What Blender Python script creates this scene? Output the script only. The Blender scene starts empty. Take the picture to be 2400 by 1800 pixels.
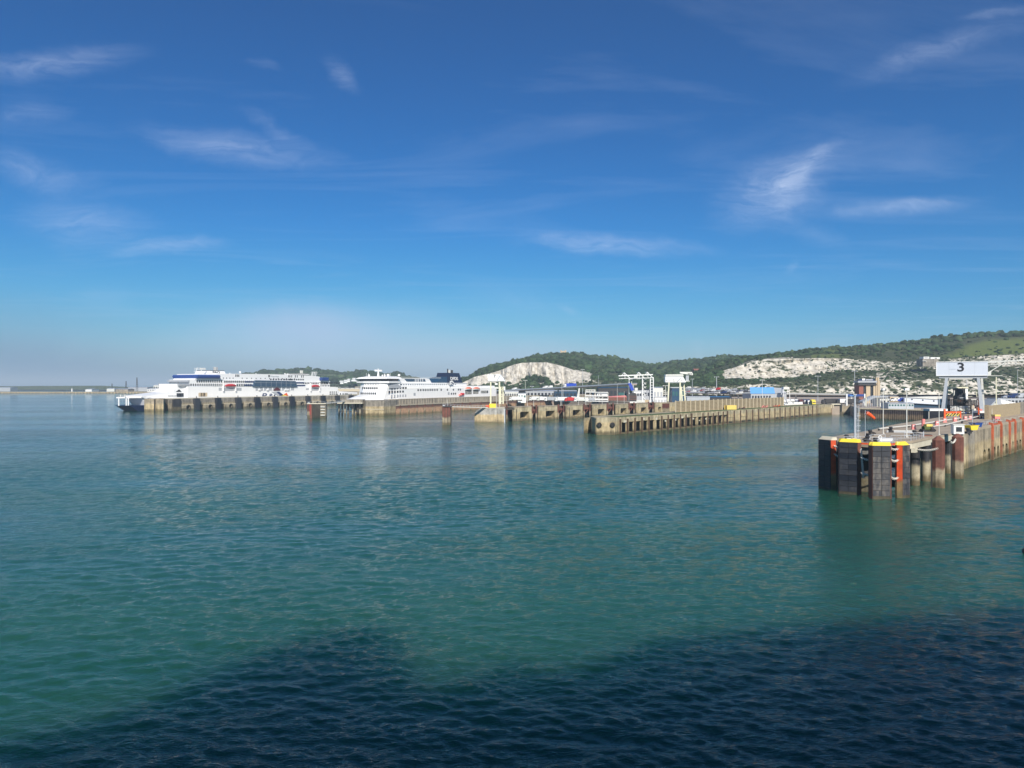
import bpy, math, random
import numpy as np
from mathutils import Vector, Matrix, noise as mnoise
R = math.radians
random.seed(7)
rng = np.random.default_rng(11)
S = bpy.context.scene
COL = S.collection
H, FO = 22.0, 1650.0        # eye height (m) and focal length in photograph pixels (2400 wide)

# ---------------------------------------------------------------- camera
cd = bpy.data.cameras.new('camera'); cam = bpy.data.objects.new('camera', cd); COL.objects.link(cam)
cam.location = (0, 0, H); cam.rotation_euler = (R(90), 0, 0)
cd.sensor_width = 36.0; cd.lens = 36.0 * FO / 2400.0; cd.clip_start = 0.5; cd.clip_end = 60000
S.camera = cam

# ---------------------------------------------------------------- light, sky, exposure
SUN_EL, SUN_AZ = 36.0, -10.0        # light travels towards azimuth 10 deg left of the view axis
sl = bpy.data.lights.new('sun', 'SUN'); sl.energy = 5.0; sl.angle = R(1.0); sl.color = (1.0, 0.93, 0.82)
sun = bpy.data.objects.new('sun', sl); COL.objects.link(sun)
ld = Vector((math.sin(R(SUN_AZ)) * math.cos(R(SUN_EL)), math.cos(R(SUN_AZ)) * math.cos(R(SUN_EL)), -math.sin(R(SUN_EL))))
sun.rotation_euler = ld.to_track_quat('-Z', 'Y').to_euler()
S.view_settings.view_transform = 'Standard'; S.view_settings.look = 'None'
S.view_settings.exposure = 0.30; S.view_settings.gamma = 1.0; S.view_settings.use_curve_mapping = False
S.render.engine = 'CYCLES'
S.cycles.volume_bounces = 0; S.cycles.max_bounces = 6; S.cycles.use_denoising = True
S.cycles.volume_max_steps = 64

W = bpy.data.worlds.new('World'); S.world = W; W.use_nodes = True
nt = W.node_tree; nt.nodes.clear()
def N(t, kind, **kw):
    n = t.nodes.new(kind)
    for k, v in kw.items():
        if k.startswith('i_'):
            key = k[2:]
            key = int(key) if key.isdigit() else key.replace('_', ' ')
            n.inputs[key].default_value = v
        else:
            setattr(n, k, v)
    return n
def L(t, a, b): t.links.new(a, b)
def ma(t, op, a, b=None, c=None, clamp=False):
    n = t.nodes.new('ShaderNodeMath'); n.operation = op; n.use_clamp = clamp
    for i, v in enumerate((a, b, c)):
        if v is None: continue
        if hasattr(v, 'is_output'): L(t, v, n.inputs[i])
        else: n.inputs[i].default_value = v
    return n.outputs[0]
def mixc(t, f, a, b, blend='MIX'):
    n = t.nodes.new('ShaderNodeMix'); n.data_type = 'RGBA'; n.blend_type = blend
    for i, v in ((0, f), (6, a), (7, b)):
        if hasattr(v, 'is_output'): L(t, v, n.inputs[i])
        else: n.inputs[i].default_value = v if i == 0 else (*v, 1.0) if len(v) == 3 else v
    return n.outputs[2]

def ramp(t, fac, pts):
    n = t.nodes.new('ShaderNodeValToRGB'); cr = n.color_ramp
    while len(cr.elements) > 1: cr.elements.remove(cr.elements[-1])
    cr.elements[0].position = pts[0][0]; cr.elements[0].color = (*pts[0][1], 1) if hasattr(pts[0][1], '__len__') else (pts[0][1],) * 3 + (1,)
    for p, c in pts[1:]:
        e = cr.elements.new(p); e.color = (*c, 1) if hasattr(c, '__len__') else (c, c, c, 1)
    L(t, fac, n.inputs[0]); return n.outputs[0]

SKY_GRADE = [(3.5, 2.9, 0.62, 0.020), (0.72, 1.48, 0.93, 0.033), (0.72, 1.12, 1.18, 0.0)]
def build_world():
    t = nt
    sky = N(t, 'ShaderNodeTexSky', sky_type='NISHITA', sun_disc=False, sun_elevation=R(SUN_EL), sun_rotation=R(180 + SUN_AZ),
            altitude=10.0, air_density=1.0, dust_density=0.6, ozone_density=3.0)
    tc = N(t, 'ShaderNodeTexCoord'); sp = N(t, 'ShaderNodeSeparateXYZ'); L(t, tc.outputs['Generated'], sp.inputs[0])
    x, y, z = sp.outputs
    ysafe = ma(t, 'MAXIMUM', y, 0.02)
    u = ma(t, 'DIVIDE', x, ysafe); v = ma(t, 'DIVIDE', z, ysafe)
    front = ma(t, 'GREATER_THAN', y, 0.02)
    # warped coordinates for wispy edges
    cv = N(t, 'ShaderNodeCombineXYZ'); L(t, u, cv.inputs[0]); L(t, v, cv.inputs[1])
    w1 = N(t, 'ShaderNodeTexNoise', i_Scale=5.0, i_Detail=5.0, i_Roughness=0.6); L(t, cv.outputs[0], w1.inputs['Vector'])
    wv = N(t, 'ShaderNodeVectorMath', operation='MULTIPLY_ADD'); L(t, w1.outputs['Color'], wv.inputs[0])
    wv.inputs[1].default_value = (0.16, 0.06, 0); 
    off = N(t, 'ShaderNodeVectorMath', operation='SUBTRACT'); L(t, cv.outputs[0], off.inputs[0]); off.inputs[1].default_value = (0.08, 0.03, 0)
    L(t, off.outputs[0], wv.inputs[2])
    # streaky detail noise
    mp = N(t, 'ShaderNodeMapping'); mp.inputs['Rotation'].default_value = (0, 0, R(-12)); mp.inputs['Scale'].default_value = (4.5, 19.0, 1)
    L(t, wv.outputs[0], mp.inputs[0])
    sn = N(t, 'ShaderNodeTexNoise', i_Scale=2.0, i_Detail=12.0, i_Roughness=0.66, i_Distortion=1.3); L(t, mp.outputs[0], sn.inputs['Vector'])
    streak = ma(t, 'MULTIPLY', ma(t, 'SUBTRACT', sn.outputs[0], 0.36, clamp=True), 2.6, clamp=True)
    # cirrus patches: (px, py, half-width, half-height in photo pixels, tilt deg, strength)
    blobs = [(90, 145, 260, 42, 8, .42), (1830, 445, 190, 85, 20, .66), (1900, 400, 150, 34, 34, .42), (1420, 578, 240, 26, -4, .62), (2120, 490, 190, 24, 4, .5),
             (560, 350, 240, 48, -10, .42), (640, 300, 90, 22, -32, .3), (90, 395, 190, 45, -14, .34), (190, 520, 150, 65, -10, .48),
             (390, 578, 150, 20, 4, .6), (815, 165, 55, 34, -40, .34), (2180, 130, 220, 38, 18, .34), (2340, 35, 90, 16, 10, .3),
             (60, 258, 120, 26, 0, .25), (600, 150, 50, 14, -6, .22), (220, 690, 70, 34, 0, .18), (1335, 722, 28, 12, -20, .26), (1200, 700, 150, 50, -10, .16),
             (1850, 625, 40, 16, 30, .2), (1900, 540, 130, 30, -25, .14)]
    tot = None
    for (px, py, hw, hh, tl, st) in blobs:
        m = N(t, 'ShaderNodeMapping', vector_type='TEXTURE')
        m.inputs['Location'].default_value = ((px - 1200) / FO, (900 - py) / FO, 0)
        m.inputs['Rotation'].default_value = (0, 0, R(tl)); m.inputs['Scale'].default_value = (hw / FO, hh / FO, 1)
        L(t, wv.outputs[0], m.inputs[0])
        g = N(t, 'ShaderNodeVectorMath', operation='LENGTH'); L(t, m.outputs[0], g.inputs[0])
        mr = N(t, 'ShaderNodeMapRange', interpolation_type='SMOOTHSTEP'); L(t, g.outputs['Value'], mr.inputs[0])
        mr.inputs[1].default_value = 1.25; mr.inputs[2].default_value = 0.0; mr.inputs[3].default_value = 0; mr.inputs[4].default_value = st
        tot = mr.outputs[0] if tot is None else ma(t, 'ADD', tot, mr.outputs[0])
    tot = ma(t, 'MULTIPLY', tot, front)
    tot = ma(t, 'MULTIPLY', tot, ma(t, 'ADD', ma(t, 'MULTIPLY', streak, 0.58), 0.16))
    # faint veils everywhere (planar high layer), they go on outside the frame
    zs = ma(t, 'MAXIMUM', z, 0.06)
    cp = N(t, 'ShaderNodeCombineXYZ'); L(t, ma(t, 'DIVIDE', x, zs), cp.inputs[0]); L(t, ma(t, 'DIVIDE', y, zs), cp.inputs[1])
    mp2 = N(t, 'ShaderNodeMapping'); mp2.inputs['Rotation'].default_value = (0, 0, R(25)); mp2.inputs['Scale'].default_value = (0.45, 1.1, 1)
    L(t, cp.outputs[0], mp2.inputs[0])
    n2 = N(t, 'ShaderNodeTexNoise', i_Scale=0.9, i_Detail=7.0, i_Roughness=0.6, i_Distortion=1.2); L(t, mp2.outputs[0], n2.inputs['Vector'])
    veil = ma(t, 'MULTIPLY', ma(t, 'SUBTRACT', n2.outputs[0], 0.50, clamp=True), 0.40, clamp=True)
    tot = ma(t, 'ADD', tot, veil, clamp=True)
    # low bank of sea mist: pale in the middle, dim to the left
    def soft(px, py, hw, hh, st):
        m = N(t, 'ShaderNodeMapping', vector_type='TEXTURE')
        m.inputs['Location'].default_value = ((px - 1200) / FO, (900 - py) / FO, 0); m.inputs['Scale'].default_value = (hw / FO, hh / FO, 1)
        L(t, wv.outputs[0], m.inputs[0])
        g = N(t, 'ShaderNodeVectorMath', operation='LENGTH'); L(t, m.outputs[0], g.inputs[0])
        mr = N(t, 'ShaderNodeMapRange', interpolation_type='SMOOTHSTEP'); L(t, g.outputs['Value'], mr.inputs[0])
        mr.inputs[1].default_value = 1.2; mr.inputs[2].default_value = 0.0; mr.inputs[3].default_value = 0; mr.inputs[4].default_value = st
        return ma(t, 'MULTIPLY', mr.outputs[0], front)
    pale = ma(t, 'ADD', soft(760, 795, 380, 105, .6), soft(1160, 850, 280, 75, .42), clamp=True)
    pale = ma(t, 'ADD', pale, soft(720, 745, 170, 60, .2), clamp=True)
    dim = ma(t, 'ADD', soft(0, 905, 700, 120, .75), soft(20, 800, 520, 130, .35), clamp=True)
    # clear-air grade: deepens the blue, channel by channel, the same in every direction
    sc = N(t, 'ShaderNodeSeparateColor'); L(t, sky.outputs[0], sc.inputs[0]); cc = N(t, 'ShaderNodeCombineColor')
    for i, (k, p, a, f) in enumerate(SKY_GRADE):
        v0 = ma(t, 'MULTIPLY', sc.outputs[i], 0.1*a)
        lo = ma(t, 'MULTIPLY', ma(t, 'POWER', ma(t, 'MINIMUM', v0, 0.8), p), k)
        if i == 0: lo = ma(t, 'MINIMUM', lo, ma(t, 'MULTIPLY', v0, 0.66))
        o_ = ma(t, 'ADD', ma(t, 'ADD', lo, ma(t, 'MULTIPLY', ma(t, 'MAXIMUM', ma(t, 'SUBTRACT', v0, 0.8), 0.0), 0.5)), f)
        L(t, ma(t, 'MULTIPLY', o_, 10.0), cc.inputs[i])
    skc = cc.outputs[0]
    c1 = mixc(t, tot, skc, (5.4, 6.3, 8.2))
    c2 = mixc(t, pale, c1, (3.9, 5.0, 7.0))
    c3 = mixc(t, dim, c2, (1.35, 2.5, 4.1))
    bg = N(t, 'ShaderNodeBackground', i_Strength=0.1); L(t, c3, bg.inputs[0])
    out = N(t, 'ShaderNodeOutputWorld'); L(t, bg.outputs[0], out.inputs[0])
build_world()

# ---------------------------------------------------------------- helpers
class MB:
    """collects simple shapes and links them as one mesh object"""
    def __init__(s): s.v = []; s.f = []
    def add(s, vs, fs):
        o = len(s.v); s.v += [tuple(p) for p in vs]; s.f += [tuple(i + o for i in f) for f in fs]; return s
    def box(s, x0, x1, y0, y1, z0, z1):
        return s.add([(x0,y0,z0),(x1,y0,z0),(x1,y1,z0),(x0,y1,z0),(x0,y0,z1),(x1,y0,z1),(x1,y1,z1),(x0,y1,z1)],
                     [(3,2,1,0),(4,5,6,7),(0,1,5,4),(1,2,6,5),(2,3,7,6),(3,0,4,7)])
    def prism(s, poly, z0, z1, ztop=None):
        n = len(poly)
        a = sum(poly[i][0]*poly[(i+1)%n][1]-poly[(i+1)%n][0]*poly[i][1] for i in range(n))
        if a < 0: poly = poly[::-1]
        vs = [(p[0], p[1], z0) for p in poly] + [(p[0], p[1], z1) for p in poly]
        return s.add(vs, [tuple(range(n))[::-1], tuple(range(n, 2*n))] + [(i,(i+1)%n,n+(i+1)%n,n+i) for i in range(n)])
    def ext(s, poly, y0, y1):
        """polygon in x,z extruded along y"""
        n = len(poly)
        a = sum(poly[i][0]*poly[(i+1)%n][1]-poly[(i+1)%n][0]*poly[i][1] for i in range(n))
        if a < 0: poly = poly[::-1]
        vs = [(p[0], y0, p[1]) for p in poly] + [(p[0], y1, p[1]) for p in poly]
        return s.add(vs, [tuple(range(n)), tuple(range(n, 2*n))[::-1]] + [(i, n+i, n+(i+1)%n, (i+1)%n) for i in range(n)])
    def extx(s, poly, x0, x1):
        """polygon in y,z extruded along x"""
        n = len(poly)
        a = sum(poly[i][0]*poly[(i+1)%n][1]-poly[(i+1)%n][0]*poly[i][1] for i in range(n))
        if a < 0: poly = poly[::-1]
        vs = [(x0, p[0], p[1]) for p in poly] + [(x1, p[0], p[1]) for p in poly]
        return s.add(vs, [tuple(range(n))[::-1], tuple(range(n, 2*n))] + [(i,(i+1)%n,n+(i+1)%n,n+i) for i in range(n)])
    def loft(s, secs, cap=True):
        """list of equal-length vertex loops"""
        n = len(secs[0]); vs = [p for q in secs for p in q]; fs = []
        for k in range(len(secs)-1):
            for i in range(n):
                j = (i+1) % n; fs.append((k*n+i, k*n+j, (k+1)*n+j, (k+1)*n+i))
        if cap: fs += [tuple(range(n))[::-1], tuple(range((len(secs)-1)*n, len(secs)*n))]
        return s.add(vs, fs)
    def tube(s, p0, p1, r0, r1=None, n=8, cap=True):
        r1 = r0 if r1 is None else r1
        p0, p1 = Vector(p0), Vector(p1); d = (p1-p0).normalized()
        a = d.orthogonal().normalized() if abs(d.z) < 0.99 else Vector((1,0,0)); b = d.cross(a)
        ring = lambda p, r: [tuple(p + (a*math.cos(2*math.pi*i/n) + b*math.sin(2*math.pi*i/n))*r) for i in range(n)]
        return s.loft([ring(p0, r0), ring(p1, r1)], cap)
    def bar(s, p0, p1, w, h=None):
        h = w if h is None else h
        p0, p1 = Vector(p0), Vector(p1); d = (p1-p0).normalized()
        up = Vector((0,0,1)) if abs(d.z) < 0.95 else Vector((0,1,0))
        a = d.cross(up).normalized(); b = a.cross(d)
        sec = lambda p: [tuple(p + a*(i*w/2) + b*(j*h/2)) for i, j in ((-1,-1),(1,-1),(1,1),(-1,1))]
        return s.loft([sec(p0), sec(p1)])
    def sphere(s, c, r, n=8, m=5, sz=1.0):
        secs = [[(c[0]+r*math.sin(math.pi*k/m)*math.cos(2*math.pi*i/n), c[1]+r*math.sin(math.pi*k/m)*math.sin(2*math.pi*i/n), c[2]-r*sz*math.cos(math.pi*k/m)) for i in range(n)] for k in range(1, m)]
        return s.loft(secs)
    def torus(s, c, r, q, axis=(0,1,0), n=14, m=6):
        ax = Vector(axis).normalized(); a = ax.orthogonal().normalized(); b = ax.cross(a); c = Vector(c)
        vs = []; fs = []
        for i in range(n):
            t = 2*math.pi*i/n; d = a*math.cos(t)+b*math.sin(t)
            for j in range(m):
                w = 2*math.pi*j/m; vs.append(tuple(c + d*(r+q*math.cos(w)) + ax*(q*math.sin(w))))
        for i in range(n):
            for j in range(m):
                fs.append((i*m+j, ((i+1)%n)*m+j, ((i+1)%n)*m+(j+1)%m, i*m+(j+1)%m))
        return s.add(vs, fs)
    def mesh(s, name, mat):
        me = bpy.data.meshes.new(name); me.from_pydata(s.v, [], s.f); me.update()
        if mat: me.materials.append(mat)
        return me
    def build(s, name, mat, parent=None, smooth=False, **tags):
        me = s.mesh(name, mat)
        if smooth:
            me.polygons.foreach_set('use_smooth', [True]*len(me.polygons))
        o = bpy.data.objects.new(name, me); COL.objects.link(o)
        if parent: o.parent = parent
        for k, v in tags.items(): o[k] = v
        return o
def place(me, name, parent, loc=(0,0,0), rot=(0,0,0), scale=(1,1,1)):
    o = bpy.data.objects.new(name, me); COL.objects.link(o); o.parent = parent
    o.location = loc; o.rotation_euler = rot; o.scale = scale; return o
def thing(name, label, cat, loc=(0,0,0), rz=0.0, group=None):
    o = bpy.data.objects.new(name, None); COL.objects.link(o); o.location = loc; o.rotation_euler = (0,0,rz)
    o['label'] = label; o['category'] = cat
    if group: o['group'] = group
    o.empty_display_size = 0.5
    return o
KIDS = {}
def dup(root, loc, rz=0.0, label=None, group=None, scale=None, swap=None):
    """copy a thing with its parts and their sub-parts; swap maps part name to another material"""
    def cp(o, par):
        c = o.copy(); COL.objects.link(c); c.parent = par
        if swap and o.type == 'MESH':
            b = o.name.split('.')[0]
            if b in swap:
                key = (o.data.name, swap[b].name)
                if key not in KIDS:
                    KIDS[key] = o.data.copy(); KIDS[key].materials.clear(); KIDS[key].materials.append(swap[b])
                c.data = KIDS[key]
        for k in list(o.children): cp(k, c)
        return c
    c = cp(root, None); c.location = loc; c.rotation_euler = (0,0,rz)
    if scale: c.scale = scale
    if label: c['label'] = label
    if group: c['group'] = group
    return c
def text(body, size, mat, parent, loc, rot=(R(90),0,0), ext=0.03, shear=0.0, name='lettering', sx=1.0):
    c = bpy.data.curves.new(name, 'FONT'); c.body = body; c.size = size; c.extrude = ext; c.align_x = 'CENTER'; c.align_y = 'CENTER'; c.shear = shear
    c.offset = size*0.018; c.materials.append(mat)
    tmp = bpy.data.objects.new(name, c); COL.objects.link(tmp)
    bpy.context.view_layer.update()
    me = bpy.data.meshes.new_from_object(tmp.evaluated_get(bpy.context.evaluated_depsgraph_get())); me.name = name
    bpy.data.objects.remove(tmp)
    o = bpy.data.objects.new(name, me); COL.objects.link(o); o.parent = parent; o.location = loc; o.rotation_euler = rot; o.scale = (sx,1,1); return o
def X(px, D): return (px-1200.0)/FO*D
def Z(py, D): return H-(py-900.0)/FO*D
def P(px, py, D): return (X(px,D), D, Z(py,D))
class Frame:
    """a straight quay: u along it, v back from its face"""
    def __init__(s, x, y, dx, dy):
        l = math.hypot(dx, dy); s.x, s.y, s.dx, s.dy = x, y, dx/l, dy/l; s.rz = math.atan2(dy, dx)
    def at(s, u, v=0.0): return (s.x + u*s.dx - v*s.dy, s.y + u*s.dy + v*s.dx)
    def u(s, px, v=0.0):
        q = (px-1200.0)/FO; x0 = s.x - v*s.dy; y0 = s.y + v*s.dx
        return (q*y0 - x0)/(s.dx - q*s.dy)
    def D(s, u, v=0.0): return s.at(u, v)[1]

# ---------------------------------------------------------------- materials
def new_mat(name):
    m = bpy.data.materials.new(name); m.use_nodes = True; t = m.node_tree; b = t.nodes['Principled BSDF']
    return m, t, b
def mat(name, col, rough=0.6, metal=0.0, var=0.12, scale=1.5, bump=0.0, stretch=None, spec=None, dirt=None, dirtcol=(0.12,0.07,0.04), dirtscale=0.5):
    m, t, b = new_mat(name)
    geo = N(t, 'ShaderNodeNewGeometry'); vec = geo.outputs['Position']
    mp = N(t, 'ShaderNodeMapping'); mp.inputs['Scale'].default_value = stretch or (1,1,1); L(t, vec, mp.inputs[0])
    n = N(t, 'ShaderNodeTexNoise', i_Scale=scale, i_Detail=5.0, i_Roughness=0.65); L(t, mp.outputs[0], n.inputs['Vector'])
    k = ma(t, 'ADD', ma(t, 'MULTIPLY', ma(t, 'SUBTRACT', n.outputs[0], 0.5), var*4), 1.0)
    mul = N(t, 'ShaderNodeVectorMath', operation='SCALE'); mul.inputs[0].default_value = col; L(t, k, mul.inputs['Scale'])
    c = mul.outputs[0]
    if dirt:
        n2 = N(t, 'ShaderNodeTexNoise', i_Scale=dirtscale, i_Detail=6.0, i_Roughness=0.7); mp2 = N(t, 'ShaderNodeMapping'); mp2.inputs['Scale'].default_value = (1,1,0.25)
        L(t, vec, mp2.inputs[0]); L(t, mp2.outputs[0], n2.inputs['Vector'])
        f = ma(t, 'MULTIPLY', ma(t, 'SUBTRACT', n2.outputs[0], 0.62-dirt*0.25, clamp=True), 5.0, clamp=True)
        c = mixc(t, ma(t, 'MULTIPLY', f, 0.85), c, dirtcol)
    L(t, c, b.inputs['Base Color']); b.inputs['Roughness'].default_value = rough; b.inputs['Metallic'].default_value = metal
    if spec is not None: b.inputs['Specular IOR Level'].default_value = spec
    if bump:
        bp = N(t, 'ShaderNodeBump', i_Strength=0.6, i_Distance=bump); L(t, n.outputs[0], bp.inputs['Height']); L(t, bp.outputs[0], b.inputs['Normal'])
    return m
def harbour_mat(name, top, mid, low, z1=5.0, z2=2.2, joint=None, streak=0.5, bump=0.08, rough=0.85):
    """masonry or steel standing in the tide: dry colour, stained tidal belt, weed-dark foot"""
    m, t, b = new_mat(name)
    geo = N(t, 'ShaderNodeNewGeometry'); pos = geo.outputs['Position']
    sp = N(t, 'ShaderNodeSeparateXYZ'); L(t, pos, sp.inputs[0])
    mp = N(t, 'ShaderNodeMapping'); mp.inputs['Scale'].default_value = (0.75, 0.75, 0.07); L(t, pos, mp.inputs[0])
    st = N(t, 'ShaderNodeTexNoise', i_Scale=0.7, i_Detail=7.0, i_Roughness=0.78); L(t, mp.outputs[0], st.inputs['Vector'])
    bl = N(t, 'ShaderNodeTexNoise', i_Scale=0.35, i_Detail=6.0, i_Roughness=0.7); L(t, pos, bl.inputs['Vector'])
    fi = N(t, 'ShaderNodeTexNoise', i_Scale=2.4, i_Detail=4.0, i_Roughness=0.7); L(t, pos, fi.inputs['Vector'])
    zz = ma(t, 'ADD', sp.outputs[2], ma(t, 'MULTIPLY', ma(t, 'SUBTRACT', st.outputs[0], 0.5), 3.2))
    f1 = N(t, 'ShaderNodeMapRange', interpolation_type='SMOOTHSTEP', i_1=z1-0.5, i_2=z1+0.6); L(t, zz, f1.inputs[0])
    f2 = N(t, 'ShaderNodeMapRange', interpolation_type='SMOOTHSTEP', i_1=z2-0.9, i_2=z2+0.7); L(t, zz, f2.inputs[0])
    c = mixc(t, f2.outputs[0], low, mid); c = mixc(t, f1.outputs[0], c, top)
    k = ma(t, 'ADD', 1.0, ma(t, 'MULTIPLY', ma(t, 'SUBTRACT', st.outputs[0], 0.5), streak*4.6))
    k = ma(t, 'MULTIPLY', k, ma(t, 'ADD', 1.0, ma(t, 'MULTIPLY', ma(t, 'SUBTRACT', bl.outputs[0], 0.5), 2.0)))
    k = ma(t, 'MULTIPLY', k, ma(t, 'ADD', 1.0, ma(t, 'MULTIPLY', ma(t, 'SUBTRACT', fi.outputs[0], 0.5), 0.8)))
    k = ma(t, 'MAXIMUM', k, 0.15)
    sc = N(t, 'ShaderNodeVectorMath', operation='SCALE'); L(t, c, sc.inputs[0]); L(t, k, sc.inputs['Scale'])
    # weed patches
    wf = ma(t, 'MULTIPLY', ma(t, 'SUBTRACT', bl.outputs[0], 0.60, clamp=True), 6.0, clamp=True)
    wz = N(t, 'ShaderNodeMapRange', i_1=4.0, i_2=0.5); L(t, sp.outputs[2], wz.inputs[0])
    c2 = mixc(t, ma(t, 'MULTIPLY', wf, ma(t, 'MULTIPLY', wz.outputs[0], 0.8)), sc.outputs[0], (0.035, 0.05, 0.02))
    L(t, c2, b.inputs['Base Color']); b.inputs['Roughness'].default_value = rough
    bp = N(t, 'ShaderNodeBump', i_Strength=0.7, i_Distance=bump); L(t, fi.outputs[0], bp.inputs['Height']); L(t, bp.outputs[0], b.inputs['Normal'])
    return m
M = {}
M['ochre'] = harbour_mat('ochre_concrete', (0.33,0.285,0.19), (0.38,0.305,0.18), (0.12,0.10,0.055), 5.4, 1.5, streak=0.6)
M['pale'] = harbour_mat('pale_concrete', (0.28,0.235,0.17), (0.38,0.30,0.175), (0.15,0.12,0.06), 6.0, 1.8, streak=0.75)
M['grey'] = harbour_mat('grey_concrete', (0.30,0.29,0.27), (0.40,0.31,0.18), (0.20,0.16,0.09), 4.6, 0.9, streak=0.6)
M['stone'] = harbour_mat('stone_wall', (0.23,0.205,0.17), (0.29,0.245,0.17), (0.11,0.095,0.06), 6.0, 1.7, streak=0.7)
M['rust'] = harbour_mat('rusty_sheet_steel', (0.10,0.055,0.045), (0.30,0.19,0.12), (0.16,0.12,0.07), 4.2, 0.8, streak=0.4, rough=0.8)
M['rustpile'] = harbour_mat('rusty_pile_steel', (0.12,0.042,0.03), (0.28,0.235,0.16), (0.11,0.085,0.045), 4.0, 1.6, streak=0.45, rough=0.75)
M['blackpile'] = harbour_mat('black_coated_pile', (0.018,0.018,0.022), (0.30,0.26,0.18), (0.12,0.095,0.05), 4.4, 1.7, streak=0.4, rough=0.6)
M['recess'] = harbour_mat('shade_dark_wall', (0.05,0.045,0.035), (0.04,0.036,0.028), (0.022,0.025,0.018), 5, 1, streak=0.4)  # near-black colour holds the shade of bays, holes and gaps
M['sheetdark'] = harbour_mat('dark_sheet_steel', (0.05,0.035,0.035), (0.17,0.12,0.075), (0.05,0.045,0.03), 3.4, 0.7, streak=0.5, rough=0.7)
M['rubber'] = mat('black_rubber', (0.022,0.023,0.028), 0.55, var=0.2, scale=1.2, bump=0.03)
M['pad3'] = mat('dark_charcoal_fender_pad', (0.026,0.028,0.036), 0.5, var=0.35, scale=1.0, stretch=(1,1,2.5), dirt=0.2, dirtcol=(0.09,0.08,0.07), dirtscale=1.0)
M['padworn2'] = mat('scraped_fender_pad', (0.045,0.045,0.052), 0.65, var=0.5, scale=2.2, stretch=(0.6,0.6,3), dirt=0.8, dirtcol=(0.15,0.135,0.12), dirtscale=2.4)
M['pad'] = mat('charcoal_fender_pad', (0.032,0.034,0.043), 0.5, var=0.3, scale=0.8, stretch=(1,1,2.5), dirt=0.12, dirtcol=(0.13,0.115,0.1), dirtscale=1.3)
M['pad2'] = mat('black_fender_pad', (0.014,0.016,0.024), 0.45, var=0.2, scale=0.8)
M['padworn'] = mat('scuffed_fender_pad', (0.038,0.04,0.048), 0.6, var=0.35, scale=1.4, stretch=(1,1,3), dirt=0.5, dirtcol=(0.17,0.15,0.135), dirtscale=1.6)
M['padweed'] = harbour_mat('fender_frame_coating', (0.03,0.03,0.034), (0.10,0.085,0.05), (0.07,0.06,0.035), 3.0, 1.2, streak=0.4, rough=0.7)
M['orangesteel'] = harbour_mat('orange_painted_steel', (0.58,0.075,0.02), (0.26,0.17,0.08), (0.15,0.12,0.06), 3.2, 1.4, streak=0.12, rough=0.5)
M['orange'] = mat('orange_paint', (0.72,0.10,0.02), 0.5, var=0.1, scale=2)
M['orangewall'] = harbour_mat('orange_fender_steel', (0.48,0.11,0.045), (0.32,0.13,0.07), (0.20,0.12,0.06), 6.0, 1.5, streak=0.4, rough=0.6)
M['yellow'] = mat('yellow_paint', (0.80,0.62,0.05), 0.5, var=0.08, scale=2)
M['yellowpale'] = mat('faded_yellow_paint', (0.72,0.55,0.15), 0.6, var=0.12, scale=1)
M['white'] = mat('white_paint', (0.76,0.76,0.75), 0.4, var=0.02, scale=0.4)
M['ferrywhite'] = mat('ship_white_paint', (0.80,0.80,0.80), 0.38, var=0.03, scale=0.15, stretch=(1,1,0.25))
M['offwhite'] = mat('weathered_white_paint', (0.62,0.62,0.58), 0.5, var=0.06, scale=0.8, dirt=0.08, dirtcol=(0.35,0.28,0.2))
M['cream'] = mat('cream_painted_steel', (0.66,0.64,0.48), 0.5, var=0.08, scale=0.6, dirt=0.15, dirtcol=(0.35,0.28,0.15))
M['navy'] = mat('navy_paint', (0.012,0.03,0.11), 0.35, var=0.06, scale=0.3)
M['blue'] = mat('blue_paint', (0.02,0.06,0.24), 0.4, var=0.06, scale=0.5)
M['funnel'] = mat('dark_navy_funnel_paint', (0.012,0.02,0.05), 0.35, var=0.08, scale=0.5)
M['skyblue'] = mat('light_blue_roof_sheet', (0.14,0.38,0.75), 0.45, var=0.03, scale=0.3)
M['royal'] = mat('royal_blue_tarpaulin', (0.015,0.06,0.42), 0.5, var=0.1, scale=1)
M['win'] = mat('dark_window_glass', (0.04,0.045,0.055), 0.12, var=0.1, scale=0.6)
M['winblue'] = mat('blue_tinted_glass', (0.035,0.075,0.13), 0.12, var=0.12, scale=0.25)
M['wingreen'] = mat('green_tinted_glass', (0.04,0.12,0.12), 0.15, var=0.35, scale=0.35, stretch=(1,1,0.2))
M['grey_paint'] = mat('grey_paint', (0.36,0.38,0.41), 0.5, var=0.05, scale=0.6)
M['galv'] = mat('galvanised_steel', (0.48,0.51,0.55), 0.45, metal=0.2, var=0.06, scale=1.5)
M['darksteel'] = mat('dark_steel', (0.035,0.033,0.035), 0.6, var=0.2, scale=1)
M['chain'] = mat('galvanised_chain', (0.62,0.59,0.53), 0.5, metal=0.0, var=0.2, scale=4, dirt=0.1)
M['brownsteel'] = mat('brown_steel', (0.17,0.065,0.045), 0.65, var=0.15, scale=1, dirt=0.2)
M['asphalt'] = mat('asphalt', (0.055,0.055,0.058), 0.9, var=0.15, scale=0.3)
M['apron'] = mat('quay_apron_concrete', (0.34,0.28,0.23), 0.9, var=0.14, scale=0.35, bump=0.02, dirt=0.25, dirtcol=(0.17,0.14,0.11), dirtscale=0.25)
M['deckcon'] = mat('jetty_deck_concrete', (0.34,0.28,0.21), 0.9, var=0.16, scale=0.5, bump=0.02, dirt=0.3, dirtcol=(0.17,0.13,0.10), dirtscale=0.3)
M['capcon'] = mat('pale_coping_concrete', (0.52,0.48,0.38), 0.85, var=0.12, scale=0.8, dirt=0.12, dirtcol=(0.28,0.2,0.12))
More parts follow.
